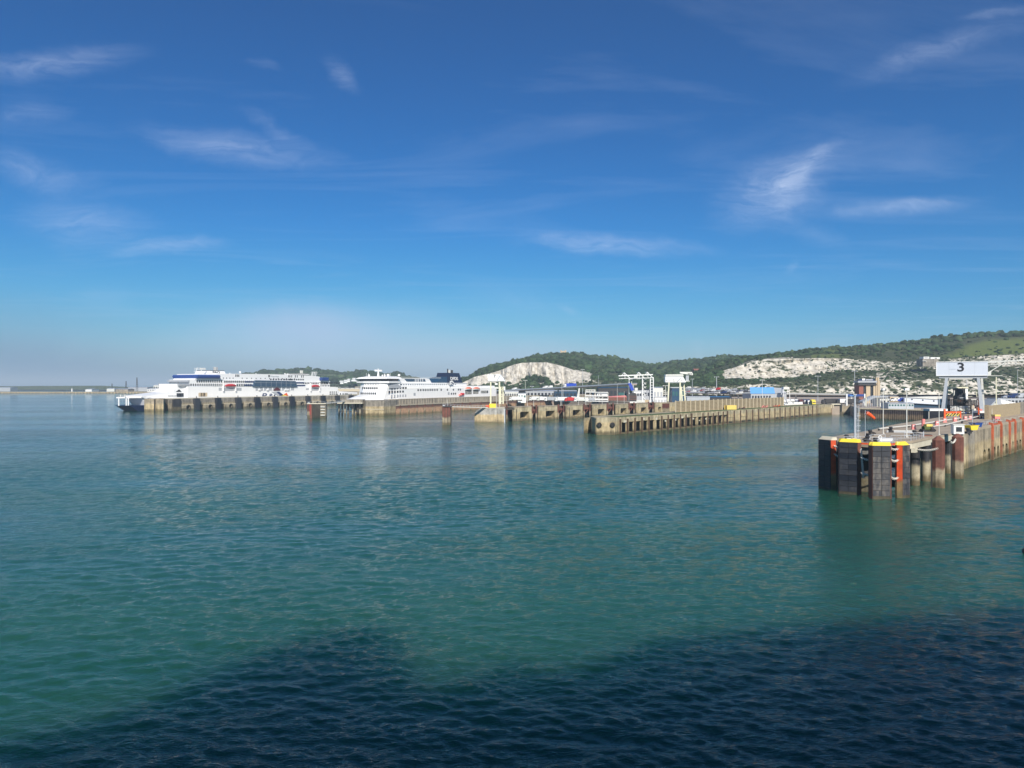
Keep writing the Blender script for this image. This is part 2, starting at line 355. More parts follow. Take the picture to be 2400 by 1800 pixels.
M['fenceconc'] = mat('brown_fence_boards', (0.31,0.25,0.16), 0.85, var=0.16, scale=0.5, stretch=(1,1,4), dirt=0.15, dirtcol=(0.16,0.12,0.08))
M['post'] = mat('pale_concrete_post', (0.50,0.43,0.31), 0.85, var=0.08, scale=1)
M['brick'] = mat('red_brick', (0.27,0.10,0.075), 0.85, var=0.1, scale=1.5, bump=0.02)
M['tan'] = mat('tan_stone_cladding', (0.50,0.40,0.27), 0.8, var=0.06, scale=1)
M['red'] = mat('red_paint', (0.50,0.02,0.02), 0.45, var=0.08, scale=1)
M['pink'] = mat('faded_pink_plastic', (0.72,0.24,0.22), 0.6, var=0.1, scale=1.5)
M['maroon'] = mat('maroon_paint', (0.09,0.012,0.018), 0.45, var=0.08, scale=1)
M['silver'] = mat('silver_grey_roof_sheet', (0.50,0.52,0.56), 0.35, metal=0.3, var=0.05, scale=0.3)
M['lifeorange'] = mat('lifeboat_orange', (0.70,0.13,0.04), 0.5, var=0.06, scale=1)
M['lifered'] = mat('lifeboat_red', (0.48,0.02,0.03), 0.45, var=0.06, scale=1)
M['tyre'] = mat('tyre_rubber', (0.02,0.02,0.02), 0.8, var=0.2, scale=3)
M['weed'] = mat('green_weed', (0.07,0.10,0.03), 0.9, var=0.3, scale=1.5)
M['rubble'] = harbour_mat('rubble_stone', (0.42,0.36,0.24), (0.42,0.36,0.24), (0.22,0.18,0.1), 6, 0.6, streak=0.3, bump=0.3)
M['timber'] = mat('dark_timber', (0.085,0.05,0.03), 0.8, var=0.25, scale=1.5)
M['ink'] = mat('black_sign_ink', (0.02,0.02,0.025), 0.5, var=0.0)
# ================================================================ WATER
def build_water():
    rr = [0.0, 8.0, 18.0]
    r = 26.0
    while r < 900: rr.append(r); r *= 1.0042
    while r < 40000: rr.append(r); r *= 1.12
    a = []
    th = -180.0
    while th < 180:
        a.append(th); d = abs(th + 0.0); th += 0.235 if d < 44 else 2.0
    rr = np.array(rr); a = np.radians(np.array(a)); nr, na = len(rr), len(a)
    Rr, A = np.meshgrid(rr, a, indexing='ij')
    Xx = Rr*np.sin(A); Yy = Rr*np.cos(A); Zz = np.zeros_like(Xx)
    g = np.random.default_rng(5)
    cell = Rr*0.0042
    for i in range(46):
        lam = 0.5*(6.5/0.5)**(i/45.0)
        wind = R(62) if i % 3 else R(118)                     # two crossing trains
        th = wind + g.normal(0, 0.38)
        k = 2*math.pi/lam; ph = g.uniform(0, 6.283)
        amp = 0.0082*lam**0.45*(1.1 if lam < 2.5 else 0.7)
        fade = np.clip((lam/(cell+1e-6)-2.0)/1.6, 0, 1)*np.clip(1.5-Rr/650, 0, 1)
        p = k*(Xx*math.cos(th)+Yy*math.sin(th)) + ph + 0.9*np.sin((Xx*math.cos(th+1.4)+Yy*math.sin(th+1.4))*k*0.21+ph*2)
        Zz += amp*fade*(np.sin(p) + 0.28*np.cos(2*p))
    Zz *= (0.8 + 0.35*np.sin(Xx*0.031+Yy*0.012)*np.sin(Yy*0.047-Xx*0.02+1))
    Zz[Rr < 20] = 0
    v = np.stack([Xx, Yy, Zz], -1).reshape(-1, 3)
    idx = np.arange(nr*na).reshape(nr, na)
    q = np.stack([idx[:-1], np.roll(idx, -1, 1)[:-1], np.roll(idx, -1, 1)[1:], idx[1:]], -1).reshape(-1, 4)
    me = bpy.data.meshes.new('sea_water')
    me.vertices.add(len(v)); me.vertices.foreach_set('co', v.ravel().astype(np.float32))
    me.loops.add(len(q)*4); me.loops.foreach_set('vertex_index', q.ravel().astype(np.int32))
    me.polygons.add(len(q)); me.polygons.foreach_set('loop_start', np.arange(0, len(q)*4, 4, dtype=np.int32))
    me.update(calc_edges=True); me.validate()
    me.polygons.foreach_set('use_smooth', [True]*len(me.polygons))
    m, t, b = new_mat('sea_water')
    geo = N(t, 'ShaderNodeNewGeometry'); pos = geo.outputs['Position']
    def wn(scale, rot, sx, sy, det=3.0, dist=0.6):
        mp = N(t, 'ShaderNodeMapping'); mp.inputs['Rotation'].default_value = (0,0,R(rot)); mp.inputs['Scale'].default_value = (sx, sy, 1); L(t, pos, mp.inputs[0])
        n = N(t, 'ShaderNodeTexNoise', i_Scale=scale, i_Detail=det, i_Roughness=0.6, i_Distortion=dist); L(t, mp.outputs[0], n.inputs['Vector']); return n.outputs[0]
    h = ma(t, 'ADD', ma(t, 'MULTIPLY', wn(1.9, 20, 0.55, 1.3), 0.55), ma(t, 'MULTIPLY', wn(4.6, -24, 0.6, 1.4), 0.3))
    h = ma(t, 'ADD', h, ma(t, 'MULTIPLY', wn(0.22, 8, 0.6, 1.2, 2.0), 1.2))
    cal = N(t, 'ShaderNodeMapRange', interpolation_type='SMOOTHSTEP', i_1=0.38, i_2=0.62, i_3=0.35, i_4=1.1); L(t, wn(0.016, 15, 0.40, 1.3, 5.0), cal.inputs[0])
    bp = N(t, 'ShaderNodeBump', i_Distance=0.35); L(t, h, bp.inputs['Height']); L(t, ma(t, 'MULTIPLY', cal.outputs[0], 0.75), bp.inputs['Strength'])
    L(t, bp.outputs[0], b.inputs['Normal'])
    tint = N(t, 'ShaderNodeMapRange', interpolation_type='SMOOTHSTEP', i_1=0.35, i_2=0.7); L(t, wn(0.009, -12, 0.5, 1.0, 3.0), tint.inputs[0])
    c = mixc(t, tint.outputs[0], WATER_A, WATER_B)
    # thin broken crests
    L(t, c, b.inputs['Base Color']); b.inputs['Subsurface Weight'].default_value = 1.0; b.inputs['Subsurface Radius'].default_value = (0.5, 1.6, 1.3); b.inputs['Subsurface Scale'].default_value = 14.0; b.inputs['Specular IOR Level'].default_value = 0.36; b.subsurface_method = 'BURLEY'; b.inputs['Roughness'].default_value = 0.05; b.inputs['IOR'].default_value = 1.333
    me.materials.append(m)
    o = bpy.data.objects.new('sea_water', me); COL.objects.link(o); o['kind'] = 'structure'
WATER_A = (0.009, 0.068, 0.048); WATER_B = (0.020, 0.092, 0.056)
build_water()
sb = MB().box(-30000, 30000, -30000, 30000, -7.2, -7.0).build('sea_bed', mat('sea_bed_silt', (0.05,0.06,0.04), 0.9), None)
sb['kind'] = 'structure'

# ================================================================ TERRAIN
def lerp(tab, x):
    xs = [p[0] for p in tab]; ys = [p[1] for p in tab]
    return float(np.interp(x, xs, ys))
def fbm(x, y, z=0.0, o=5):
    return mnoise.fractal(Vector((x, y, z)), 1.0, 2.0, o)
def terrain(name, px0, px1, step, rows, seg, maskf, matr, amp=4.0, nscale=0.012, gully=0.0, ledge=0.0):
    """hillside as a height sheet: every column runs inland from the foot, rows = [(distance table, height-line table)]"""
    cols = np.arange(px0, px1+0.1, step); K = len(rows); vs = []; mk = []
    per = []
    for k in range(K-1): per += [(k, j/seg[k]) for j in range(seg[k])]
    per.append((K-1, 0.0)); nr = len(per)
    for px in cols:
        ctl = [(lerp(r[0], px), lerp(r[1], px)) for r in rows]
        ctl = [(d, Z(y, d)) for d, y in ctl]
        for (k, f) in per:
            if k < K-1: d = ctl[k][0]*(1-f)+ctl[k+1][0]*f; z = ctl[k][1]*(1-f)+ctl[k+1][1]*f
            else: d, z = ctl[k]
            x = X(px, d); kk = k+f
            e = min(1.0, kk*2.2)*(1.0 if k < K-2 else 0.3)
            n1 = fbm(x*nscale, d*nscale, 1.3); n2 = fbm(x*nscale*4.5, z*nscale*4.5, d*0.02, 4)
            m_ = maskf(px, kk, x, d, z); cf = min(1.0, m_[0])*(1.0 if 1.0 <= kk <= 3.0 else 0.3)
            gu = (abs(fbm(x*0.035, z*0.006, 4.0, 4))*2-0.5)*gully*cf; ld = fbm(x*0.012, z*0.16, 8.0, 3)*ledge*cf
            vs.append((x + n2*amp*0.35*e, d + (n1*amp*1.2+n2*amp*1.0)*e + gu + ld, z + (n1*amp*0.35)*e*(0.5 if k == K-2 else 1)))
            mk.append(m_)
    nc = len(cols); fs = [(c*nr+i, (c+1)*nr+i, (c+1)*nr+i+1, c*nr+i+1) for c in range(nc-1) for i in range(nr-1)]
    me = bpy.data.meshes.new(name); me.from_pydata(vs, [], fs); me.update(); me.materials.append(matr)
    ca = me.color_attributes.new('ground', 'FLOAT_COLOR', 'POINT')
    ca.data.foreach_set('color', np.array(mk, dtype=np.float32).ravel())
    o = bpy.data.objects.new(name, me); COL.objects.link(o); o['kind'] = 'structure'
    return o, np.array(vs).reshape(nc, nr, 3), np.array(mk).reshape(nc, nr, 4), cols, per
def hill_mat(name, scrub, scrub2, grass, chalk, chalk_lo=(0.40,0.36,0.28), patch=0.035):
    """attribute r = chalk, g = grass, b = vertical cliff face"""
    m, t, b = new_mat(name)
    at = N(t, 'ShaderNodeVertexColor', layer_name='ground'); sp = N(t, 'ShaderNodeSeparateColor'); L(t, at.outputs[0], sp.inputs[0])
    geo = N(t, 'ShaderNodeNewGeometry'); pos = geo.outputs['Position']
    def nn(s, sc, det=6.0, ro=0.65):
        mp = N(t, 'ShaderNodeMapping'); mp.inputs['Scale'].default_value = sc; L(t, pos, mp.inputs[0])
        n = N(t, 'ShaderNodeTexNoise', i_Scale=s, i_Detail=det, i_Roughness=ro); L(t, mp.outputs[0], n.inputs['Vector']); return n.outputs[0]
    big = nn(patch, (1,1,2.4)); fine = nn(0.16, (0.8,0.8,1.6)); vert = nn(0.13, (1,1,0.22)); clump = nn(0.07, (1,1,1.2), 4.0)
    c = mixc(t, N_smooth(t, clump, 0.38, 0.62), scrub, scrub2)
    c = mixc(t, sp.outputs[1], c, grass)
    ch = mixc(t, N_smooth(t, vert, 0.35, 0.6), chalk_lo, chalk)
    ch2 = mixc(t, N_smooth(t, fine, 0.3, 0.6), (0.34,0.30,0.23), chalk)
    ch = mixc(t, sp.outputs[2], ch2, ch)
    # chalk breaks through where the mask beats the noise
    lim = ma(t, 'SUBTRACT', 1.0, sp.outputs[0])
    nz = ma(t, 'ADD', ma(t, 'MULTIPLY', big, 0.45), ma(t, 'MULTIPLY', fine, 0.55))
    f = ma(t, 'MULTIPLY', ma(t, 'SUBTRACT', nz, ma(t, 'ADD', 0.30, ma(t, 'MULTIPLY', lim, 0.42))), 14.0, clamp=True)
    c = mixc(t, f, c, ch)
    L(t, c, b.inputs['Base Color']); b.inputs['Roughness'].default_value = 0.95; b.inputs['Specular IOR Level'].default_value = 0.1
    bp = N(t, 'ShaderNodeBump', i_Strength=0.9, i_Distance=2.2); hh = ma(t, 'ADD', fine, ma(t, 'MULTIPLY', vert, 0.8)); L(t, hh, bp.inputs['Height']); L(t, bp.outputs[0], b.inputs['Normal'])
    return m
def N_smooth(t, v, a, b_):
    n = N(t, 'ShaderNodeMapRange', interpolation_type='SMOOTHSTEP', i_1=a, i_2=b_); L(t, v, n.inputs[0]); return n.outputs[0]
HM = hill_mat('chalk_and_scrub', (0.040,0.056,0.026), (0.075,0.082,0.045), (0.13,0.16,0.045), (0.61,0.57,0.50), (0.34,0.31,0.26))
FH = hill_mat('distant_wooded_hill', (0.05,0.075,0.045), (0.09,0.11,0.06), (0.12,0.14,0.06), (0.6,0.58,0.5))

def sstep(a, b, x):
    t = min(1, max(0, (x-a)/(b-a))); return t*t*(3-2*t)
# ---- castle hill and its cliff
ridgeA = [(1000,903),(1050,899),(1080,889),(1105,879),(1128,870),(1150,862),(1175,856),(1200,851),(1230,845),(1250,838),(1285,834),(1330,832),(1372,832),(1400,838),(1440,840),(1465,847),(1500,852),(1525,857),(1545,855),(1570,850),(1600,849),(1640,845),(1690,836),(1705,836),(1760,838),(1820,842),(1900,846)]
topA = [(1000,908),(1060,903),(1085,897),(1110,884),(1160,873),(1200,855),(1225,850),(1280,850),(1315,858),(1335,866),(1380,874),(1400,880),(1460,884),(1600,888),(1900,890)]
botA = [(1000,914),(1100,908),(1170,903),(1200,896),(1290,898),(1340,897),(1370,890),(1385,886),(1460,900),(1600,905),(1900,905)]
def maskA(px, k, x, d, z):
    ch = 0.0; face = 0.0
    if 1.0 <= k <= 2.05:
        w = sstep(1065, 1100, px)*(1-sstep(1378, 1392, px))
        ch = w*1.25; face = 1.0
        if px > 1385: ch = 0.55*(1-sstep(1455, 1475, px))
    elif k < 1.0: ch = 0.42*sstep(0.0, 0.5, k)*(1-sstep(1470,1500,px)); 
    if 0.75 < k <= 1.0 and 1090 < px < 1385: ch = 0.9
    return (ch, 0.0, face, 1)
tA = terrain('castle_hill', 1000, 1900, 1.6,
    [([(1000,1130),(1900,1000)], [(1000,918),(1900,918)]),
     ([(1000,1165),(1900,1060)], botA),
     ([(1000,1195),(1900,1120)], topA),
     ([(1000,1330),(1250,1420),(1900,1420)], [(p, y+ (5 if p < 1400 else 12)) for p, y in ridgeA]),
     ([(1000,1400),(1250,1560),(1900,1750)], ridgeA),
     ([(1000,1700),(1900,2300)], [(1000,905),(1900,885)])], [6, 34, 22, 8, 4], maskA, HM, amp=5.0, gully=16.0, ledge=2.0)
# ---- east cliff
ridgeB = [(1480,905),(1560,895),(1640,868),(1690,846),(1730,838),(1780,835),(1800,834),(1840,827),(1880,822),(1900,820),(1950,815),(2000,813),(2050,809),(2100,805),(2150,799),(2200,791),(2250,787),(2290,784),(2320,782),(2400,780),(2600,772),(3000,762)]
topB = [(1480,912),(1600,890),(1690,869),(1720,861),(1760,847),(1800,841),(1850,840),(1900,840),(1950,840),(2000,842),(2060,846),(2110,848),(2160,846),(2200,840),(2300,834),(2400,828),(3000,826)]
botB = [(1480,915),(1640,905),(1700,888),(1740,888),(1800,887),(1850,885),(1870,882),(1920,876),(1980,870),(2060,868),(2120,868),(2180,866),(2250,862),(2400,858),(3000,856)]
lowB = [(1480,917),(1600,908),(1700,905),(1780,898),(1900,892),(2000,892),(2100,888),(2250,886),(2400,886),(3000,884)]
def maskB(px, k, x, d, z):
    ch = gr = 0.0
    n = fbm(x*0.01, z*0.03, 2.0)
    if k < 1.0: ch = 0.55 + 0.25*n
    elif k < 2.0:
        ch = 0.30 + 0.3*n
        if px < 1780: ch = 0.12 + 0.2*n
        if k > 1.45: ch = 0.12+0.2*n
        if px > 2050: ch = 0.42+0.4*n*(1 if k < 1.5 else 0.7)
    elif k < 3.0:
        ch = 0.90*sstep(1655, 1720, px)*(1-sstep(1930, 2010, px)) + 0.64*sstep(1930, 2010, px) + 0.25*n
        if px < 1690: ch = 0.35*sstep(1620,1690,px) + 0.2*n
        if px > 2150 and k > 2.5: ch = 0.66+0.3*n
    elif k < 3.25 and 1730 < px < 1860: ch = 0.75*(1-sstep(3.12,3.25,k)) if k > 3.04 else 0.1
    if k > 3.03 and px > 1900:
        gr = sstep(2170, 2230, px - (k-3)*160)*(1-sstep(3.55, 3.8, k))
        gr = max(gr, 0.8*sstep(0.12, 0.35, fbm(x*0.006, d*0.006, 5)))*0.9
    return (max(0, ch), gr, 0.0, 1)
tB = terrain('east_cliff', 1480, 3000, 2.0,
    [([(1480,860),(3000,760)], [(1480,926),(3000,926)]),
     ([(1480,885),(3000,790)], lowB),
     ([(1480,930),(3000,850)], botB),
     ([(1480,955),(3000,885)], topB),
     ([(1480,1130),(3000,1150)], ridgeB),
     ([(1480,1500),(3000,1700)], [(1480,905),(2000,850),(3000,800)])], [14, 20, 34, 22, 4], maskB, HM, amp=5.0, gully=8.0, ledge=7.0)
# ---- far wooded hill behind the ships
ridgeC = [(540,886),(600,876),(620,873),(660,869),(690,867),(720,867),(745,870),(775,873),(800,877),(812,876),(835,872),(855,871),(875,874),(890,878),(905,882),(917,880),(930,877),(945,882),(960,889),(1000,897),(1060,901),(1120,903)]
def maskC(px, k, x, d, z): return (0.5 if (k < 0.5 and 780 < px < 870) else 0.05, 0.1 if k < 0.6 else 0.0, 0, 1)
tC = terrain('far_wooded_hill', 540, 1120, 2.5,
    [([(540,1850),(1120,1700)], [(540,905),(1120,915)]), ([(540,2000),(1120,1850)], [(p, y*0.45+905*0.55) for p, y in ridgeC]),
     ([(540,2350),(1120,2200)], ridgeC), ([(540,3000),(1120,3000)], [(540,898),(1120,898)])], [6, 14, 4], maskC, FH, amp=10.0, nscale=0.006)
# ---- low shore far left (beyond the breakwater)
def maskD(px, k, x, d, z): return (0.3, 0.3, 0, 1)
tD = terrain('western_shore', -700, 620, 10,
    [([(-700,3000),(620,1900)], [(-700,912),(620,914)]), ([(-700,3100),(620,2100)], [(-700,905),(20,906),(120,905),(240,905),(300,908),(620,906)]),
     ([(-700,3300),(620,2400)], [(-700,905),(40,905),(240,904),(300,907),(620,904)]), ([(-700,3600),(620,3000)], [(-700,908),(620,908)])], [3, 3, 3], maskD, FH, amp=4.0, nscale=0.01)

# flat harbour estate between quays and cliffs
def quay_land():
    poly = [P(900,0,905)[:2], P(1130,0,820)[:2], P(1250,0,745)[:2], P(1430,0,640)[:2], P(1560,0,560)[:2], P(1700,0,545)[:2], P(1930,0,508)[:2], P(1992,0,507)[:2], P(2013,0,450)[:2],
            P(2160,0,440)[:2], P(2165,0,425)[:2], P(2240,0,420)[:2], P(2300,0,330)[:2], P(2420,0,300)[:2], (620, 500), (1400, 900), (1500, 1300), (0, 1500), (-300, 1350)]
    o = MB().prism(poly, -6.9, 6.6).build('harbour_estate_ground', M['apron']); o['kind'] = 'structure'
quay_land()

# ================================================================ WOODLAND (a mass nobody could count)
def ico(sub):
    import bmesh
    bm = bmesh.new(); bmesh.ops.create_icosphere(bm, subdivisions=sub, radius=1.0)
    v = np.array([p.co[:] for p in bm.verts]); f = np.array([[q.index for q in p.verts] for p in bm.faces]); bm.free(); return v, f
IV, IF = ico(2)
def leaf_mat(name, a, b_, c_):
    m, t, b = new_mat(name)
    geo = N(t, 'ShaderNodeNewGeometry')
    n = N(t, 'ShaderNodeTexNoise', i_Scale=0.55, i_Detail=5.0, i_Roughness=0.75); L(t, geo.outputs['Position'], n.inputs['Vector'])
    n2 = N(t, 'ShaderNodeTexNoise', i_Scale=0.05, i_Detail=3.0); L(t, geo.outputs['Position'], n2.inputs['Vector'])
    c = mixc(t, N_smooth(t, n.outputs[0], 0.35, 0.65), a, b_); c = mixc(t, ma(t, 'MULTIPLY', N_smooth(t, n2.outputs[0], 0.45, 0.65), 0.6), c, c_)
    at = N(t, 'ShaderNodeVertexColor', layer_name='tone'); sc_ = N(t, 'ShaderNodeVectorMath', operation='SCALE'); L(t, c, sc_.inputs[0]); L(t, ma(t, 'ADD', ma(t, 'MULTIPLY', at.outputs[0], 1.1), 0.5), sc_.inputs['Scale']); c = sc_.outputs[0]
    L(t, c, b.inputs['Base Color']); b.inputs['Roughness'].default_value = 0.9; b.inputs['Specular IOR Level'].default_value = 0.1
    bp = N(t, 'ShaderNodeBump', i_Strength=1.0, i_Distance=1.0); L(t, n.outputs[0], bp.inputs['Height']); L(t, bp.outputs[0], b.inputs['Normal'])
    return m
M['leaf'] = leaf_mat('woodland_leaves', (0.018,0.038,0.016), (0.042,0.070,0.028), (0.062,0.080,0.038))
def crowns(name, pts, rad, matr, flat=0.72, seed=1):
    g = np.random.default_rng(seed); n = len(pts)
    if n == 0: return
    pts = np.asarray(pts); rad = np.asarray(rad)
    V = []; nv = len(IV); tone = g.uniform(0, 1, n)**1.3
    dirs = IV/np.linalg.norm(IV, axis=1)[:, None]
    for i in range(n):
        ph = g.uniform(0, 6.28, 3); fr = g.uniform(2.0, 4.5, 3)
        k = 1 + 0.20*np.sin(dirs[:,0]*fr[0]+ph[0])*np.cos(dirs[:,1]*fr[1]+ph[1]) + 0.14*np.sin(dirs[:,2]*fr[2]*2+ph[2]+dirs[:,0]*5) + g.normal(0, 0.09, nv)
        s = np.array([g.uniform(0.85,1.2), g.uniform(0.85,1.2), flat*g.uniform(0.8,1.3)])
        V.append(dirs*k[:,None]*s*rad[i] + pts[i])
    V = np.concatenate(V); F = (IF[None]+np.arange(n)[:,None,None]*nv).reshape(-1,3)
    me = bpy.data.meshes.new(name); me.vertices.add(len(V)); me.vertices.foreach_set('co', V.astype(np.float32).ravel())
    me.loops.add(len(F)*3); me.loops.foreach_set('vertex_index', F.ravel().astype(np.int32))
    me.polygons.add(len(F)); me.polygons.foreach_set('loop_start', np.arange(0, len(F)*3, 3, dtype=np.int32)); me.update(calc_edges=True)
    ca = me.color_attributes.new('tone', 'FLOAT_COLOR', 'POINT'); tv = np.repeat(tone, nv); ca.data.foreach_set('color', np.stack([tv,tv,tv,np.ones_like(tv)],-1).astype(np.float32).ravel())
    me.materials.append(matr)
    o = bpy.data.objects.new(name, me); COL.objects.link(o); o['kind'] = 'stuff'; return o
def scatter(T, want, n, rmin, rmax, seed, sink=0.3):
    o, vs, mk, cols, per = T; g = np.random.default_rng(seed); nc, nr = vs.shape[:2]; pts = []; rad = []; tries = 0
    while len(pts) < n and tries < n*12:
        tries += 1; c = g.uniform(0, nc-1.001); r = g.uniform(0, nr-1.001); ci, ri = int(c), int(r)
        p = vs[ci,ri]*(1-(c-ci))*(1-(r-ri)) + vs[ci+1,ri]*(c-ci)*(1-(r-ri)) + vs[ci,ri+1]*(1-(c-ci))*(r-ri) + vs[ci+1,ri+1]*(c-ci)*(r-ri)
        k = per[ri][0]+per[ri][1]; w = want(cols[ci], k, p)
        if g.uniform() < w[0]:
            q = (rmin+(rmax-rmin)*g.uniform()**2)*w[1]*(0.75 if g.uniform() < 0.3 else 1.0); pts.append((p[0], p[1], p[2]+q*sink)); rad.append(q)
    return pts, rad
def wA(px, k, p):
    if k > 4.2: return (0, 1)
    if k >= 2.02: return (0.95 if (px > 1180 or k > 3) else 0.7, (0.42 if k < 2.2 else 1.0)*(1.0 if px > 1120 else 0.6))
    if 1218 < px < 1290 and k < 1.08+0.16*math.sin((px-1218)/72*3.14): return (0.9, 0.75)
    if 1128 < px < 1180 and k < 1.05: return (0.9, 0.7)
    if k < 0.95: return (0.35, 0.6)
    if px > 1465: return (0.9, 0.9)
    if px > 1388: return (0.25 + 0.5*(fbm(p[0]*0.03, p[1]*0.03, 7) > 0.05), 0.55)
    return (0.0, 1)
pA, rA = scatter(tA, wA, 8000, 3.2, 8.0, 3)
def wB(px, k, p):
    n = fbm(p[0]*0.012, p[1]*0.012, 3.0)
    if k > 4.2: return (0, 1)
    if k >= 3.25:
        if px > 2190 + (k-3)*150 and k < 3.75: return (0.03, 0.5)
        if n > 0.05 and k < 3.8: return (0.15, 0.45)
        return (0.95, 0.62 if px < 2150 else 0.85)
    if k >= 3.0: return (0.25, 0.35)
    if k >= 2.0: return (0.16*(px > 1930) + 0.05, 0.22) if px > 1690 else (0.75, 0.6)
    if k >= 1.0: return (0.7 if px < 1780 else 0.22 + 0.4*(k > 1.55)*(px < 2050), 0.34)
    return (0.22, 0.33)
pB, rB = scatter(tB, wB, 7000, 3.0, 7.5, 4)
crowns('hillside_wood', pA, rA, M['leaf'], seed=2)
crowns('cliff_top_scrub', pB, rB, M['leaf'], flat=0.6, seed=3)
pC, rC = scatter(tC, lambda px, k, p: (0.9 if k > 0.4 and k < 2.3 else 0.35, 1), 1100, 8, 14, 6)
crowns('far_wood', pC, rC, M['leaf'], flat=0.55, seed=5)

# ================================================================ AIR
hz = MB().box(-24000, 24000, -9000, 26000, -8.4, 150).build('haze', None); hz['kind'] = 'stuff'
hm = bpy.data.materials.new('sea_haze'); hm.use_nodes = True; ht = hm.node_tree; ht.nodes.clear()
pv = N(ht, 'ShaderNodeVolumePrincipled', i_Density=0.00015, i_Anisotropy=0.0); pv.inputs['Color'].default_value = (0.70, 0.86, 1.0, 1)
ho = N(ht, 'ShaderNodeOutputMaterial'); L(ht, pv.outputs[0], ho.inputs['Volume']); hz.data.materials.append(hm)
# ================================================================ THE SHIP WE STAND ON (out of frame, it throws the shadow on the water)
def own_ship():
    t = thing('ferry', 'unseen white ship right below the viewpoint, upper works shaped to throw its water shadow', 'ferry')
    MB().prism([(-95,-1.2),(70,-1.2),(96,-15),(70,-28),(-95,-28)], -5.5, 20.0).build('hull', M['ferrywhite'], t)
    MB().box(-95,70,-1.35,-1.2,20.003,21.15).build('bulwark', M['ferrywhite'], t)
    shadow_prof = [(-75,21.2),(-45,31)]  # unseen upper outline, shaped only to draw the shadow edge on the water
    for px, py in ((0,1740),(250,1680),(450,1600),(600,1530),(780,1475),(900,1465),(1000,1618),(1100,1590),(1215,1545),(1260,1582),(1380,1560),(1500,1505),(1700,1480),(2050,1450),(2400,1415)):
        D = 36300/(py-900); shadow_prof.append((X(px,D)-(D+4)*math.tan(R(SUN_AZ)), (D+4)/math.cos(R(SUN_AZ))*math.tan(R(SUN_EL))))
    shadow_prof = sorted(shadow_prof) + [(75,44),(80,21.2)]
    MB().ext([(-75,20.003)]+shadow_prof[1:-1]+[(80,20.003)],-26,-4).build('superstructure', M['ferrywhite'], t)
own_ship()

